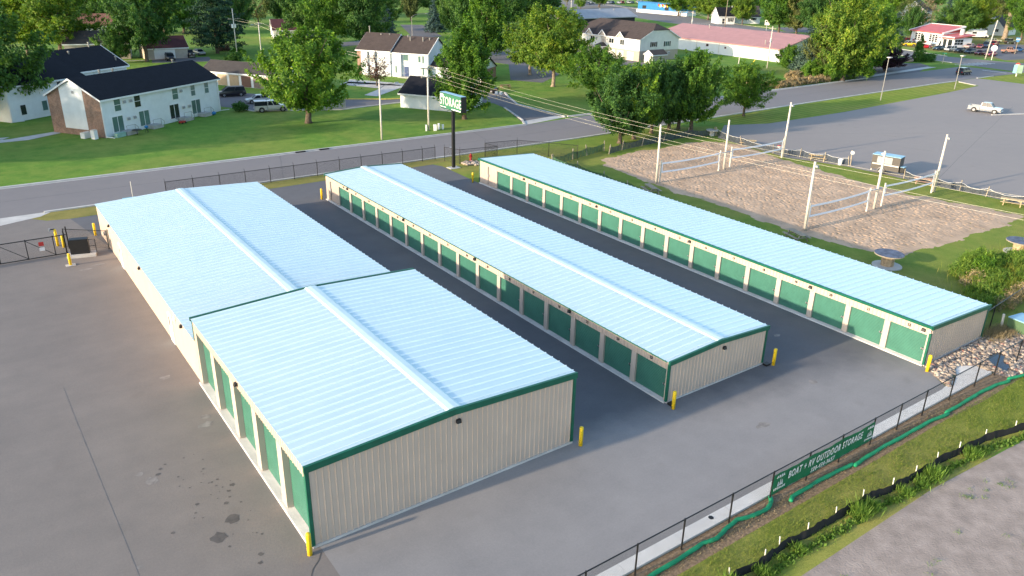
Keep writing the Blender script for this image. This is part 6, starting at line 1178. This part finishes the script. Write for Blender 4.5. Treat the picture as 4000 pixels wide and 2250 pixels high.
def crown_mesh(kind, seed):
    H, W, zb, npl, nl, ls, pl, pr, lift = SHAPE[kind]; g = np.random.default_rng(seed)
    t = g.random(npl * 3); wgt = envelope(kind, t) + .12; t = t[g.random(npl * 3) < wgt / wgt.max()][:npl]; k = len(t)
    if kind in ('spruce', 'pine'): t = np.round(t * (11 if kind == 'pine' else 15) + g.normal(0, .16, k)) / (11 if kind == 'pine' else 15); t = np.clip(t, 0, 1)
    th = g.random(k) * 2 * np.pi
    # lobes: the outline swells and pinches with direction and height
    lob = 1 + .19 * np.sin(th * 3 + seed) + .16 * np.sin(th * 5 - t * 7 + seed * 2) + .15 * np.sin(t * 13 + th * 2 + seed)
    if kind in ('column', 'spruce'): lob = 1 + (lob - 1) * .35
    r = envelope(kind, t) * W / 2 * lob * (1 - .55 * g.random(k) ** 2.2)
    ctr = np.stack([np.cos(th) * r, np.sin(th) * r, (zb + (1 - zb) * t) * H * (1 + .02 * g.normal(size=k))], 1)
    out = np.stack([np.cos(th), np.sin(th), np.zeros(k)], 1); ax = nrm(out * (1 - .45 * t[:, None] * (lift > 0)) + np.array([0, 0, 1.0]) * (lift * (.5 + t[:, None])) + g.normal(0, .28, (k, 3)))
    L = pl * (.6 + .8 * g.random(k)); lens = np.repeat(L, nl)
    s = g.random(k * nl) - .5; tap = 1.15 - .75 * (s + .5)
    ctr_l = np.repeat(ctr, nl, 0) + np.repeat(ax, nl, 0) * (s * lens)[:, None] + g.normal(0, 1, (k * nl, 3)) * (pr * tap)[:, None] * np.array([1, 1, .75])
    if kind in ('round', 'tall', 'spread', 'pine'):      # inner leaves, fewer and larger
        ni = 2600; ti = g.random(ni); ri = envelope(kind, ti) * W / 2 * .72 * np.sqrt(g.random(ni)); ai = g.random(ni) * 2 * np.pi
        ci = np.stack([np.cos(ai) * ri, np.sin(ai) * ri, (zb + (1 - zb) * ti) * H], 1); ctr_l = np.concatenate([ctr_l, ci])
    ctr_l[:, 2] = np.maximum(ctr_l[:, 2], .05 if kind in ('column', 'spruce') else H * zb * .55)
    n = len(ctr_l); sz = ls * (.6 + .8 * g.random(n)); sz[k * nl:] *= 1.3
    no = nrm(nrm(ctr_l - np.array([0, 0, H * .42])) * .9 + np.array([0, 0, .55]) + g.normal(0, .75, (n, 3)))
    a = nrm(np.cross(no, g.normal(size=(n, 3)))); b = np.cross(no, a)
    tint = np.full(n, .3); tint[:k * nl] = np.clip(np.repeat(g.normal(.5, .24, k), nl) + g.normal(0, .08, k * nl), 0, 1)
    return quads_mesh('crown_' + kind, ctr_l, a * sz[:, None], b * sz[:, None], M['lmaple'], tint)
def trunk_mesh(kind, seed, m):
    H, W, zb = SHAPE[kind][:3]; g = random.Random(seed); b = MB(); top = H * (.93 if kind in ('spruce', 'pine', 'column') else .62); r = {'column': .12, 'spruce': .2, 'pine': .42, 'tall': .36, 'bare': .3}.get(kind, .42)
    pts = [(g.uniform(-.12, .12) * (z > 0) * i * .6, g.uniform(-.12, .12) * (z > 0) * i * .6, z) for i, z in enumerate((-.1, .35, H * .12, H * .25, H * .42, top))]
    b.tube(pts, [r * 1.5, r * 1.05, r * .92, r * .78, r * .5, r * .08], 10, m)
    if kind not in ('column', 'spruce'):
        for i in range(9 if kind != 'bare' else 20):
            a = i * 2.4 + g.random(); z0 = H * g.uniform(.15, .5); l = W * g.uniform(.26, .44); up = g.uniform(.5, 1.1) if kind != 'pine' else g.uniform(-.05, .2)
            p0 = Vector((pts[3][0] * .7, pts[3][1] * .7, z0)); d = Vector((math.cos(a), math.sin(a), up)); b.tube([p0, p0 + d * l * .4 + Vector((0, 0, .1)), p0 + d * l * .75, p0 + d * l * 1.05 + Vector((0, 0, l * .12))], [r * .42, r * .28, r * .16, r * .04], 6, m)
    return b.mesh('trunk_' + kind)
CR = {k: [crown_mesh(k, 11 + 7 * i) for i in range(3 if k in ('round', 'spread') else 2)] for k in SHAPE}
TR = {k: [trunk_mesh(k, 3 + i, M['bark']) for i in range(len(CR[k]))] for k in SHAPE}
for L_ in TR.values():
    for me in L_:
        for p in me.polygons: p.use_smooth = True
tr_rng = random.Random(21)
def tree(x, y, h, wd, kind, leaf, label, i=0, group=None):
    H, W = SHAPE[kind][:2]; v = i % len(CR[kind])
    nm = {'spruce': 'spruce_tree', 'pine': 'pine_tree', 'column': 'arborvitae', 'bare': 'thin_tree', 'tall': 'maple_tree', 'round': 'maple_tree', 'spread': 'broadleaf_tree'}[kind]
    t = thing(nm, label, 'tree', (x, y, 0), tr_rng.random() * 6.28, group); s = (wd / W, wd / W, h / H)
    c = place(CR[kind][v], 'crown', t); c.scale = s; c.material_slots[0].link = 'OBJECT'; c.material_slots[0].material = M[leaf]
    k = place(TR[kind][v], 'trunk', t); k.scale = s
    if 'thick pale trunk' in label: k.material_slots[0].link = 'OBJECT'; k.material_slots[0].material = M['barkl']
    return t
TREES = [
(14.7, 94.0, 14.5, 14.0, 'round', 'lmaple', 'big rounded green maple on the lawn in front of the garage row'),
(38.4, 84.4, 15.2, 9.0, 'tall', 'lmaple', 'tall oval maple right behind the pole sign'),
(74.6, 106.4, 16.0, 13.5, 'spread', 'lgold', 'large yellow-green cottonwood with a thick pale trunk on the middle lawn'),
(81.2, 123.6, 13.0, 12.0, 'spread', 'lgold', 'yellowing cottonwood behind and left of the thick pale trunk'),
(73.3, 91.1, 9.5, 12.0, 'round', 'lmaple', 'low round dark-green tree between the cottonwood and the duplex'),
(48.5, 57.0, 10.6, 9.0, 'round', 'ldark', 'leftmost maple of the dense row beside the courts, nearest the street'),
(52.4, 58.0, 10.8, 8.4, 'round', 'lmaple', 'second maple of the dense row beside the courts'),
(58.0, 59.9, 11.0, 8.2, 'round', 'ldark', 'third maple of the dense row, dark green'),
(62.2, 60.2, 10.6, 8.2, 'round', 'ldark', 'fourth maple of the dense row beside the courts'),
(64.1, 59.9, 11.0, 8.2, 'round', 'ldark', 'fifth maple of the dense row, deep in its shade'),
(64.8, 57.8, 12.2, 9.0, 'round', 'lmaple', 'rightmost and tallest maple of the dense row beside the courts'),
(83.4, 62.4, 8.9, 7.8, 'spread', 'llime', 'small bright green maple alone by the boulevard lane'),
(169.0, 86.6, 6.4, 9.5, 'round', 'lpurple', 'dark purple-leaved tree in the driveway island'),
(199.6, 94.8, 6.8, 3.2, 'column', 'lcedar', 'pointed green arborvitae across from the car shop'),
(143.2, 96.8, 6.4, 7.0, 'round', 'llime', 'bright green bushy cedar at the left foot of the big right-hand trees'),
(141.6, 90.8, 11.0, 8.5, 'spruce', 'lspruce', 'grey-green spruce between the bushy cedar and the big yellow maple'),
(141.4, 86.0, 12.0, 9.0, 'round', 'lolive', 'olive tree low in the big right-hand clump'),
(141.7, 81.0, 18.5, 14.5, 'round', 'lgold', 'largest yellow-green maple of the right-hand clump'),
(157.7, 85.7, 15.0, 10.5, 'round', 'lmaple', 'green maple at the right side of the right-hand clump'),
(163.0, 98.8, 16.0, 12.0, 'spread', 'lgold', 'maple at the back left of the right-hand clump'),
(186.3, 101.3, 15.0, 11.0, 'spread', 'llime', 'light green tree behind the right-hand clump, over the driveway'),
(248.9, 131.0, 10.0, 6.5, 'spruce', 'lspruce', 'dark blue spruce left of the car shop'),
(274.2, 139.0, 11.0, 8.0, 'round', 'ldark', 'dark tree in the shade beside the car shop roof'),
(335.7, 168.2, 12.0, 11.0, 'bare', 'ldry', 'pale half-bare tree above the car shop roof'),
(310.3, 161.1, 13.0, 10.0, 'bare', 'lolive', 'brownish thin-leaved tree left of the pale half-bare tree'),
(347.3, 163.8, 12.0, 7.0, 'spruce', 'lspruce', 'blue-green spruce right of the half-bare tree'),
(298.7, 134.3, 13.0, 13.0, 'round', 'ldark', 'dark green tree behind the office roof of the car shop'),
(313.0, 134.3, 15.0, 12.0, 'spread', 'lgold', 'yellowish tree left of the white gabled house'),
(348.8, 143.0, 16.0, 13.0, 'spread', 'lolive', 'olive tree rising over the white gabled house'),
(307.4, 113.8, 18.0, 12.0, 'spread', 'llime', 'bright green tree at the right edge next to the tall bare trunk'),
(314.4, 173.5, 17.0, 12.0, 'spread', 'llime', 'light green tree upper right, left of the brownish thin tree'),
(318.1, 187.1, 18.0, 13.0, 'spread', 'ldark', 'dark tree high up behind the right-hand clump'),
(236.4, 155.0, 17.0, 13.0, 'spread', 'ldark', 'dark tree at the top behind the roadside sign trees'),
(247.5, 171.0, 14.0, 11.0, 'round', 'lolive', 'brownish green tree at the right end of the pink barn roof'),
(244.4, 177.1, 16.0, 14.0, 'spread', 'lmaple', 'broad green tree right of the white cottages'),
(263.1, 210.7, 13.0, 10.0, 'spread', 'lgold', 'thin yellow-green tree with a pale trunk before the second cottage'),
(273.2, 239.5, 15.0, 17.0, 'spread', 'lgold', 'broad yellow-green tree left of the white cottages'),
(281.2, 266.3, 15.0, 15.0, 'spread', 'lmaple', 'green tree partly covering the blue building'),
(324.0, 325.5, 14.0, 11.0, 'spread', 'ldark', 'dark tree in front of the right part of the blue building'),
(329.4, 299.0, 18.0, 16.0, 'spread', 'ldark', 'dark tree at the top behind the yellow-green roadside tree'),
(331.3, 275.4, 18.0, 16.0, 'spread', 'ldark', 'dark tree at the top behind the cottages'),
(329.3, 254.6, 19.0, 16.0, 'spread', 'ldark', 'tall dark tree at the top right of the cottages'),
(291.8, 339.5, 13.0, 14.0, 'round', 'ldark', 'rounded dark tree at the top beside the distant cars'),
(270.2, 330.5, 8.0, 7.0, 'round', 'llime', 'small light green tree left of the rounded dark tree at the top'),
(286.1, 362.3, 12.0, 9.0, 'bare', 'lolive', 'thin tree above the pale blue house'),
(179.0, 246.5, 17.0, 13.0, 'spread', 'ldark', 'dark tree left of the grey-roofed hall'),
(162.7, 238.7, 18.0, 14.0, 'spread', 'ldark', 'dark tree in the middle of the shaded grove above the cottonwood'),
(146.8, 225.9, 16.0, 12.0, 'spread', 'ldark', 'dark tree at the left of the shaded grove above the cottonwood'),
(87.7, 152.0, 19.0, 11.0, 'tall', 'lmaple', 'very tall light-topped tree behind the maple of the pole sign'),
(90.5, 163.9, 19.0, 10.0, 'tall', 'ldark', 'tall shaded tree left of the very tall light-topped tree'),
(113.9, 211.9, 17.0, 10.0, 'round', 'ldark', 'dark tree at the left of the tall pair behind the townhouse'),
(118.2, 231.5, 12.0, 7.0, 'spruce', 'lspruce', 'bluish spruce beyond the townhouse lawn'),
(135.4, 281.5, 12.0, 8.0, 'round', 'lolive', 'olive rounded tree at the top above the curved-arm lamp'),
(83.1, 200.1, 10.0, 7.5, 'spruce', 'lspruce', 'blue spruce behind the brown townhouse roof'),
(66.9, 181.8, 18.0, 12.0, 'spread', 'ldark', 'big dark maple nearest the townhouse roof'),
(61.9, 191.4, 19.0, 15.0, 'spread', 'lmaple', 'huge bright-topped maple behind the big rounded maple'),
(62.8, 215.0, 18.0, 13.0, 'spread', 'ldark', 'dark maple left of the huge bright-topped maple'),
(103.4, 243.1, 17.0, 12.0, 'spread', 'ldark', 'dark tree behind the blue spruce'),
(79.8, 283.2, 16.0, 12.0, 'round', 'ldark', 'dark tree above the maroon-roofed garage'),
(69.8, 280.4, 14.0, 10.0, 'bare', 'lolive', 'reddish thin tree at the top behind the lamp-arm pole'),
(57.0, 261.6, 15.0, 11.0, 'round', 'ldark', 'dark tree at the top between pine and lamp-arm pole'),
(30.2, 196.8, 19.0, 15.0, 'pine', 'lpine', 'large dark pine on the sunny lawn, upper left'),
(37.3, 258.8, 16.0, 13.0, 'round', 'lmaple', 'green tree behind the tan garage'),
(30.7, 256.4, 17.0, 13.0, 'round', 'ldark', 'dark tree left behind the tan garage'),
(10.1, 186.4, 20.0, 14.5, 'spread', 'ldark', 'large dark maple with a leaning trunk beside the tan garage'),
(3.4, 186.8, 8.0, 8.0, 'round', 'ldark', 'small dark tree before the shaded tan house'),
(-6.1, 204.8, 17.0, 17.0, 'spread', 'lgold', 'broad golden-green maple behind the black apartment roof'),
(-12.8, 212.3, 16.0, 12.0, 'spread', 'lgold', 'golden-tipped tree at the far left behind the apartments'),
(17.0, 288.5, 18.0, 14.0, 'spread', 'ldark', 'dark tree above the brown-roofed house'),
(30.3, 321.5, 19.0, 15.0, 'spread', 'ldark', 'dark tree at the top left of the leaning-trunk maple'),
(15.0, 326.9, 19.0, 15.0, 'spread', 'ldark', 'dark tree at the top behind the broad golden maple'),
(3.5, 317.7, 18.0, 14.0, 'spread', 'ldark', 'dark tree at the very top left'),
(-8.0, 298.1, 19.0, 15.0, 'spread', 'ldark', 'dark tree in the upper left corner'),
(126.9, 320.3, 18.0, 14.0, 'spread', 'ldark', 'dark tree at the top above the huge maple'),
(106.7, 310.2, 18.0, 14.0, 'spread', 'ldark', 'dark tree at the top left of the huge maple'),
(160.7, 309.3, 17.0, 12.0, 'spread', 'ldark', 'dark tree at the top right of the olive rounded tree'),
(167.0, 281.5, 18.0, 14.0, 'spread', 'ldark', 'dark tree at the top over the tall pair'),
(498.7, 249.4, 18.0, 14.0, 'spread', 'ldark', 'dark tree at the top above the grey two-storey house'),
(489.0, 226.5, 18.0, 14.0, 'spread', 'ldark', 'dark tree at the top between grey house and white gabled house'),
(485.6, 203.8, 19.0, 15.0, 'spread', 'ldark', 'dark tree at the top above the white gabled house'),
(374.0, 240.1, 19.0, 15.0, 'spread', 'ldark', 'dark tree at the top above the right-hand clump'),
(478.7, 255.3, 18.0, 13.0, 'spread', 'lolive', 'dull green tree at the top left of the grey two-storey house'),
]
for i, a in enumerate(TREES): tree(*a, i=i, group='row of maples beside the sand courts' if 'dense row' in a[6] else 'trees around the houses and roads')
# trees left of the photo whose shade falls across the lawn, the roofs and the brick end
for i, (x, y, h, wd, lab) in enumerate(((-26.5, 121.0, 17.5, 16.0, 'dark maple at the left edge hanging over the shaded apartments'), (-47, 94, 15, 11, 'maple outside the left of the photo shading the lawn'), (-62, 97, 16, 13, 'second maple outside the left of the photo shading the lawn'), (-52, 108, 17, 14, 'maple outside the left of the photo shading the apartments'), (-66, 122, 18, 15, 'far maple outside the left of the photo shading the roofs'), (-84, 100, 17, 13, 'farthest maple outside the left of the photo shading the lawn'))):
    tree(x, y, h, wd, 'spread' if i else 'round', 'ldark', lab, i, 'trees around the houses and roads')
t = tree(42.0, 124.6, 6.4, 5.4, 'bare', 'lbronze', 'small bronze-leaved tree by the walk in front of the sunlit townhouse')
t = thing('tree_trunk', 'tall bare topped trunk standing at the right edge behind the jeep', 'tree trunk', (309.4, 120.6, 0)); b = MB(); b.tube([(0, 0, -.1), (.1, 0, 1), (.4, .1, 5), (.6, .2, 10)], [1.25, .95, .85, .75], 12, M['barkl']); b.build('trunk', t, True)
def bush(name, label, cat, x, y, h, wd, leaf, n=60, nl=40, ls=.12, seed=1, box=None):
    g = np.random.default_rng(seed); th = g.random(n) * 6.283; rad = np.sqrt(g.random(n)) * wd / 2 * .85; ctr = np.stack([np.cos(th) * rad, np.sin(th) * rad, h * (.25 + .6 * g.random(n)) * np.sqrt(np.clip(1.1 - (2 * rad / wd) ** 2, .1, 1))], 1)
    if box: ctr = np.stack([(g.random(n) - .5) * box[0], (g.random(n) - .5) * box[1], h * (.1 + .85 * g.random(n))], 1)
    c = np.repeat(ctr, nl, 0) + g.normal(0, 1, (n * nl, 3)) * wd * .07 * np.array([1, 1, .8]); c[:, 2] = np.clip(c[:, 2], .03, h * 1.1); no = nrm(g.normal(0, .8, (n * nl, 3)) + np.array([0, 0, .6])); a = nrm(np.cross(no, g.normal(size=(n * nl, 3)))); b_ = np.cross(no, a); s = (ls * (.6 + .8 * g.random(n * nl)))[:, None]
    t = thing(name, label, cat, (x, y, 0)); place(quads_mesh('foliage', c, a * s, b_ * s, M[leaf]), 'foliage', t); b = MB(); [b.cyl((0, 0, 0), (math.cos(k) * wd * .2, math.sin(k) * wd * .2, h * .6), .04, .015, 5, M['bark']) for k in range(5)]; b.build('stems', t); return t
bush('shrub', 'dark shrub at the corner of the apartment parking', 'shrub', 8.6, 109.4, 1.7, 2.6, 'ldark', ls=.14, seed=2)
bush('shrub', 'bronze shrub by the shaded apartment door', 'shrub', -13.6, 118.2, 1.7, 2.4, 'ldark', ls=.14, seed=3)
bush('hedge', 'clipped green hedge joined to the pointed arborvitae', 'hedge', 202.4, 93.4, 2.0, 4.5, 'lcedar', 110, 40, .16, 4, (4.4, 2.6))
bush('shrub', 'shrub beside the upper left utility poles', 'shrub', 29, 179, 2.0, 4.5, 'ldark', 80, 40, .2, 5); bush('shrub', 'yellowish shrub on the sunny lawn between the utility poles', 'shrub', 33, 188, 2.2, 4.0, 'llime', 80, 40, .2, 6)
t = thing('brush_pile', 'brown brush pile on the lawn between the dark pine and the utility poles', 'brush pile', (33.4, 202, 0)); g = random.Random(4); b = MB(); [b.cyl((g.uniform(-2, 2), g.uniform(-1.5, 1.5), g.uniform(0, .5)), (g.uniform(-2, 2), g.uniform(-1.5, 1.5), g.uniform(.6, 2.2)), .1, .05, 5, M['woodd']) for k in range(70)]; b.build('branches', t)
t = thing('boulder', 'pale pinkish boulder left of the pointed arborvitae', 'boulder', (197.2, 96.0, 0)); b = bmesh.new(); bmesh.ops.create_icosphere(b, subdivisions=3, radius=1)
for v in b.verts: v.co = Vector((v.co.x * 1.5, v.co.y * 1.2, v.co.z * .95 + .5)) * (1 + .18 * noise.noise(v.co * 1.4)) + Vector((0, 0, 0))
me = bpy.data.meshes.new('stone'); b.to_mesh(me); b.free(); me.materials.append(mat('pink_granite', (.42, .33, .28), .85, .15, 2, bmp=.4)); place(me, 'stone', t)
# wild growth: weeds along the silt fence, the shrubby corner, grass blades on the verge
def blades(name, label, cat, pts, hgt, wid, leaf, lean=.35, seed=0, kind='stuff'):
    """pts: n x 3 (x, y, height scale); thin upright blades"""
    g = np.random.default_rng(seed); n = len(pts); c = np.zeros((n, 3)); c[:, :2] = pts[:, :2]; hh = hgt * pts[:, 2] * (.6 + .8 * g.random(n)); up = nrm(np.stack([g.normal(0, lean, n), g.normal(0, lean, n), np.ones(n)], 1)); sd = nrm(np.cross(up, g.normal(size=(n, 3))))
    a = up * (hh / 2)[:, None]; c = c + a * .98; return place(quads_mesh(name, c, a, sd * (wid * (.6 + .8 * g.random(n)))[:, None], M[leaf]), name, label=label, cat=cat, kind=kind)
g = np.random.default_rng(5)
def along(P, n, spread, off=0):
    P = np.array(P); seg = np.linalg.norm(np.diff(P, axis=0), axis=1); cs = np.concatenate([[0], np.cumsum(seg)]); s = g.random(n) * cs[-1]; k = np.clip(np.searchsorted(cs, s) - 1, 0, len(seg) - 1); u = ((s - cs[k]) / seg[k])[:, None]; q = P[k] * (1 - u) + P[k + 1] * u; q[:, 1] += off + g.normal(0, spread, n); return q, s
q, s = along(sil, 16000, .24, -.42); hs_ = np.array([.12 + 1.1 * max(0, noise.noise((x * 1.1, 0, 4)) + .1) + 1.1 * max(0, noise.noise((x * .4, 2, 7))) for x in s]); keep = g.random(len(s)) < np.clip(hs_ * 1.3 - .15, .02, 1)
blades('weeds', 'tall green weeds growing along the black silt fence', 'weeds', np.column_stack([q, hs_])[keep], .62, .035, 'lweed', .42, 2)
q, s = along(sil, 3000, .10, -.55); blades('weed_leaves', 'broad weed leaves at the foot of the silt fence', 'weeds', np.column_stack([q, np.full(len(s), .6)]), .30, .10, 'lweed', .9, 3)
n = 46000; x = -22 + 46 * g.random(n); y = -14.2 + 3.4 * g.random(n); cl = np.array([noise.noise((a * .7, b_ * 1.4, 0)) for a, b_ in zip(x, y)]); ok = y > np.interp(x, [p[0] for p in sil], [p[1] for p in sil]) + .05
blades('verge_grass_blades', 'rough grass on the verge between the filter sock and the silt fence', 'grass', np.column_stack([x, y, .75 + .7 * cl])[ok], .15, .016, 'lblade', .45, 4)
q, s = along([(-20, -10.25), (16.8, -10.2)], 7000, .22); blades('dry_grass_blades', 'dead straw grass along the concrete gutter', 'grass', np.column_stack([q, np.full(len(s), 1.0)]), .14, .014, 'ldry', .8, 6)
q = np.column_stack([28.0 + g.normal(0, .9, 2500), -6.9 + g.normal(0, .4, 2500), np.ones(2500)]); blades('dry_grass_blades', 'straw-coloured grass tufts beside the green transformer', 'grass', q, .45, .02, 'ldry', .6, 7)
n = 900; x = -10 + 40 * g.random(n); y = -15 - 12 * g.random(n) ** 1.3; cl = np.array([noise.noise((a * .5, b_ * .5, 3)) for a, b_ in zip(x, y)]); k = cl > .22
rep = np.repeat(np.column_stack([x, y])[k], 14, 0); rep += g.normal(0, .10, rep.shape); blades('lot_weeds', 'scattered weed tufts on the bare dirt lot', 'weeds', np.column_stack([rep, np.full(len(rep), .8)]), .16, .02, 'lweed', .7, 8)
def thicket(name, label, pts, n, leaf, ls, hmax, seed):
    g = np.random.default_rng(seed); out = []
    for (cx_, cy_, rx, ry, hh) in pts:
        m = int(n * rx * ry / 4); th = g.random(m) * 6.283; r = np.sqrt(g.random(m)); z = hh * np.sqrt(np.clip(1 - r ** 2 * .8, .05, 1)) * (.35 + .7 * g.random(m)); out.append(np.stack([cx_ + np.cos(th) * r * rx, cy_ + np.sin(th) * r * ry, z], 1))
    c0 = np.concatenate(out); c = np.repeat(c0, 26, 0) + g.normal(0, .16, (len(c0) * 26, 3)); c[:, 2] = np.maximum(c[:, 2], .04); m = len(c); no = nrm(g.normal(0, .9, (m, 3)) + np.array([0, 0, .5])); a = nrm(np.cross(no, g.normal(size=(m, 3))) + np.array([0, 0, .8])); b_ = nrm(np.cross(no, a)); s = (ls * (.5 + g.random(m)))[:, None]
    place(quads_mesh(name, c, a * s * 2.1, b_ * s * .5, M[leaf], np.clip(np.repeat(g.normal(.55, .3, len(c0)), 26), 0, 1)), name, label=label, cat='bushes', kind='stuff')
thicket('wild_shrubs', 'tangled green wild shrubs behind the right end of the single-slope roof', [(40.5, .6, 2.2, 1.6, 1.9), (44, -1.4, 2.8, 2.0, 1.6), (38, -1.6, 2.4, 1.6, 1.1), (47.5, -3.0, 3, 2.2, 1.6), (41, -3.6, 2.6, 1.6, 1.2), (35, -2.6, 2.4, 1.3, .8), (51, -.8, 3, 2.4, 1.7), (38, .8, 1.5, 1.0, 1.0), (33, -4.0, 1.8, .8, .7)], 200, 'lweed', .085, 2, 1)
q = np.column_stack([42 + 6.5 * g.normal(0, .6, 9000), -2.4 + g.normal(0, 1.5, 9000), .5 + .8 * g.random(9000)]); blades('wild_grass', 'pale wild grass standing between the tangled shrubs', 'grass', q, .95, .022, 'lblade', .35, 9)
thicket('yellow_shrub', 'yellow-green leafy bush standing out of the wild shrubs', [(39.2, -.2, 1.2, .9, 1.7)], 220, 'llime', .10, 2, 2)
thicket('dry_brush', 'straw-coloured dead brush among the wild shrubs', [(36.3, -.9, 1.3, .9, 1.0), (33.6, -4.6, 1.8, .7, .8), (37, -4.2, 2.0, .8, .9)], 110, 'ldry', .07, 2, 3)
thicket('tall_dry_grass', 'dry tan tall grass along the foot of the right-hand tree clump', [(112, 83, 3, 1.5, 1.6), (118, 82, 3.4, 1.6, 1.5), (124, 81.8, 3.4, 1.6, 1.6), (130, 82.2, 3.2, 1.5, 1.5), (136, 82.6, 3, 1.3, 1.4), (133, 88, 3, 2, 1.8)], 70, 'ldry', .16, 2, 4)
thicket('undergrowth', 'green undergrowth beneath the right-hand tree clump', [(137, 86, 4, 2.4, 4.5), (143, 83, 4, 2.4, 5.0), (149, 84, 4, 2.6, 4.5), (155, 87, 4, 3, 4.0), (146, 79.5, 4, 2, 6.0), (138, 81, 3.5, 2, 5.5), (151, 82, 4, 2.4, 5.5)], 34, 'lmaple', .28, 2, 5)
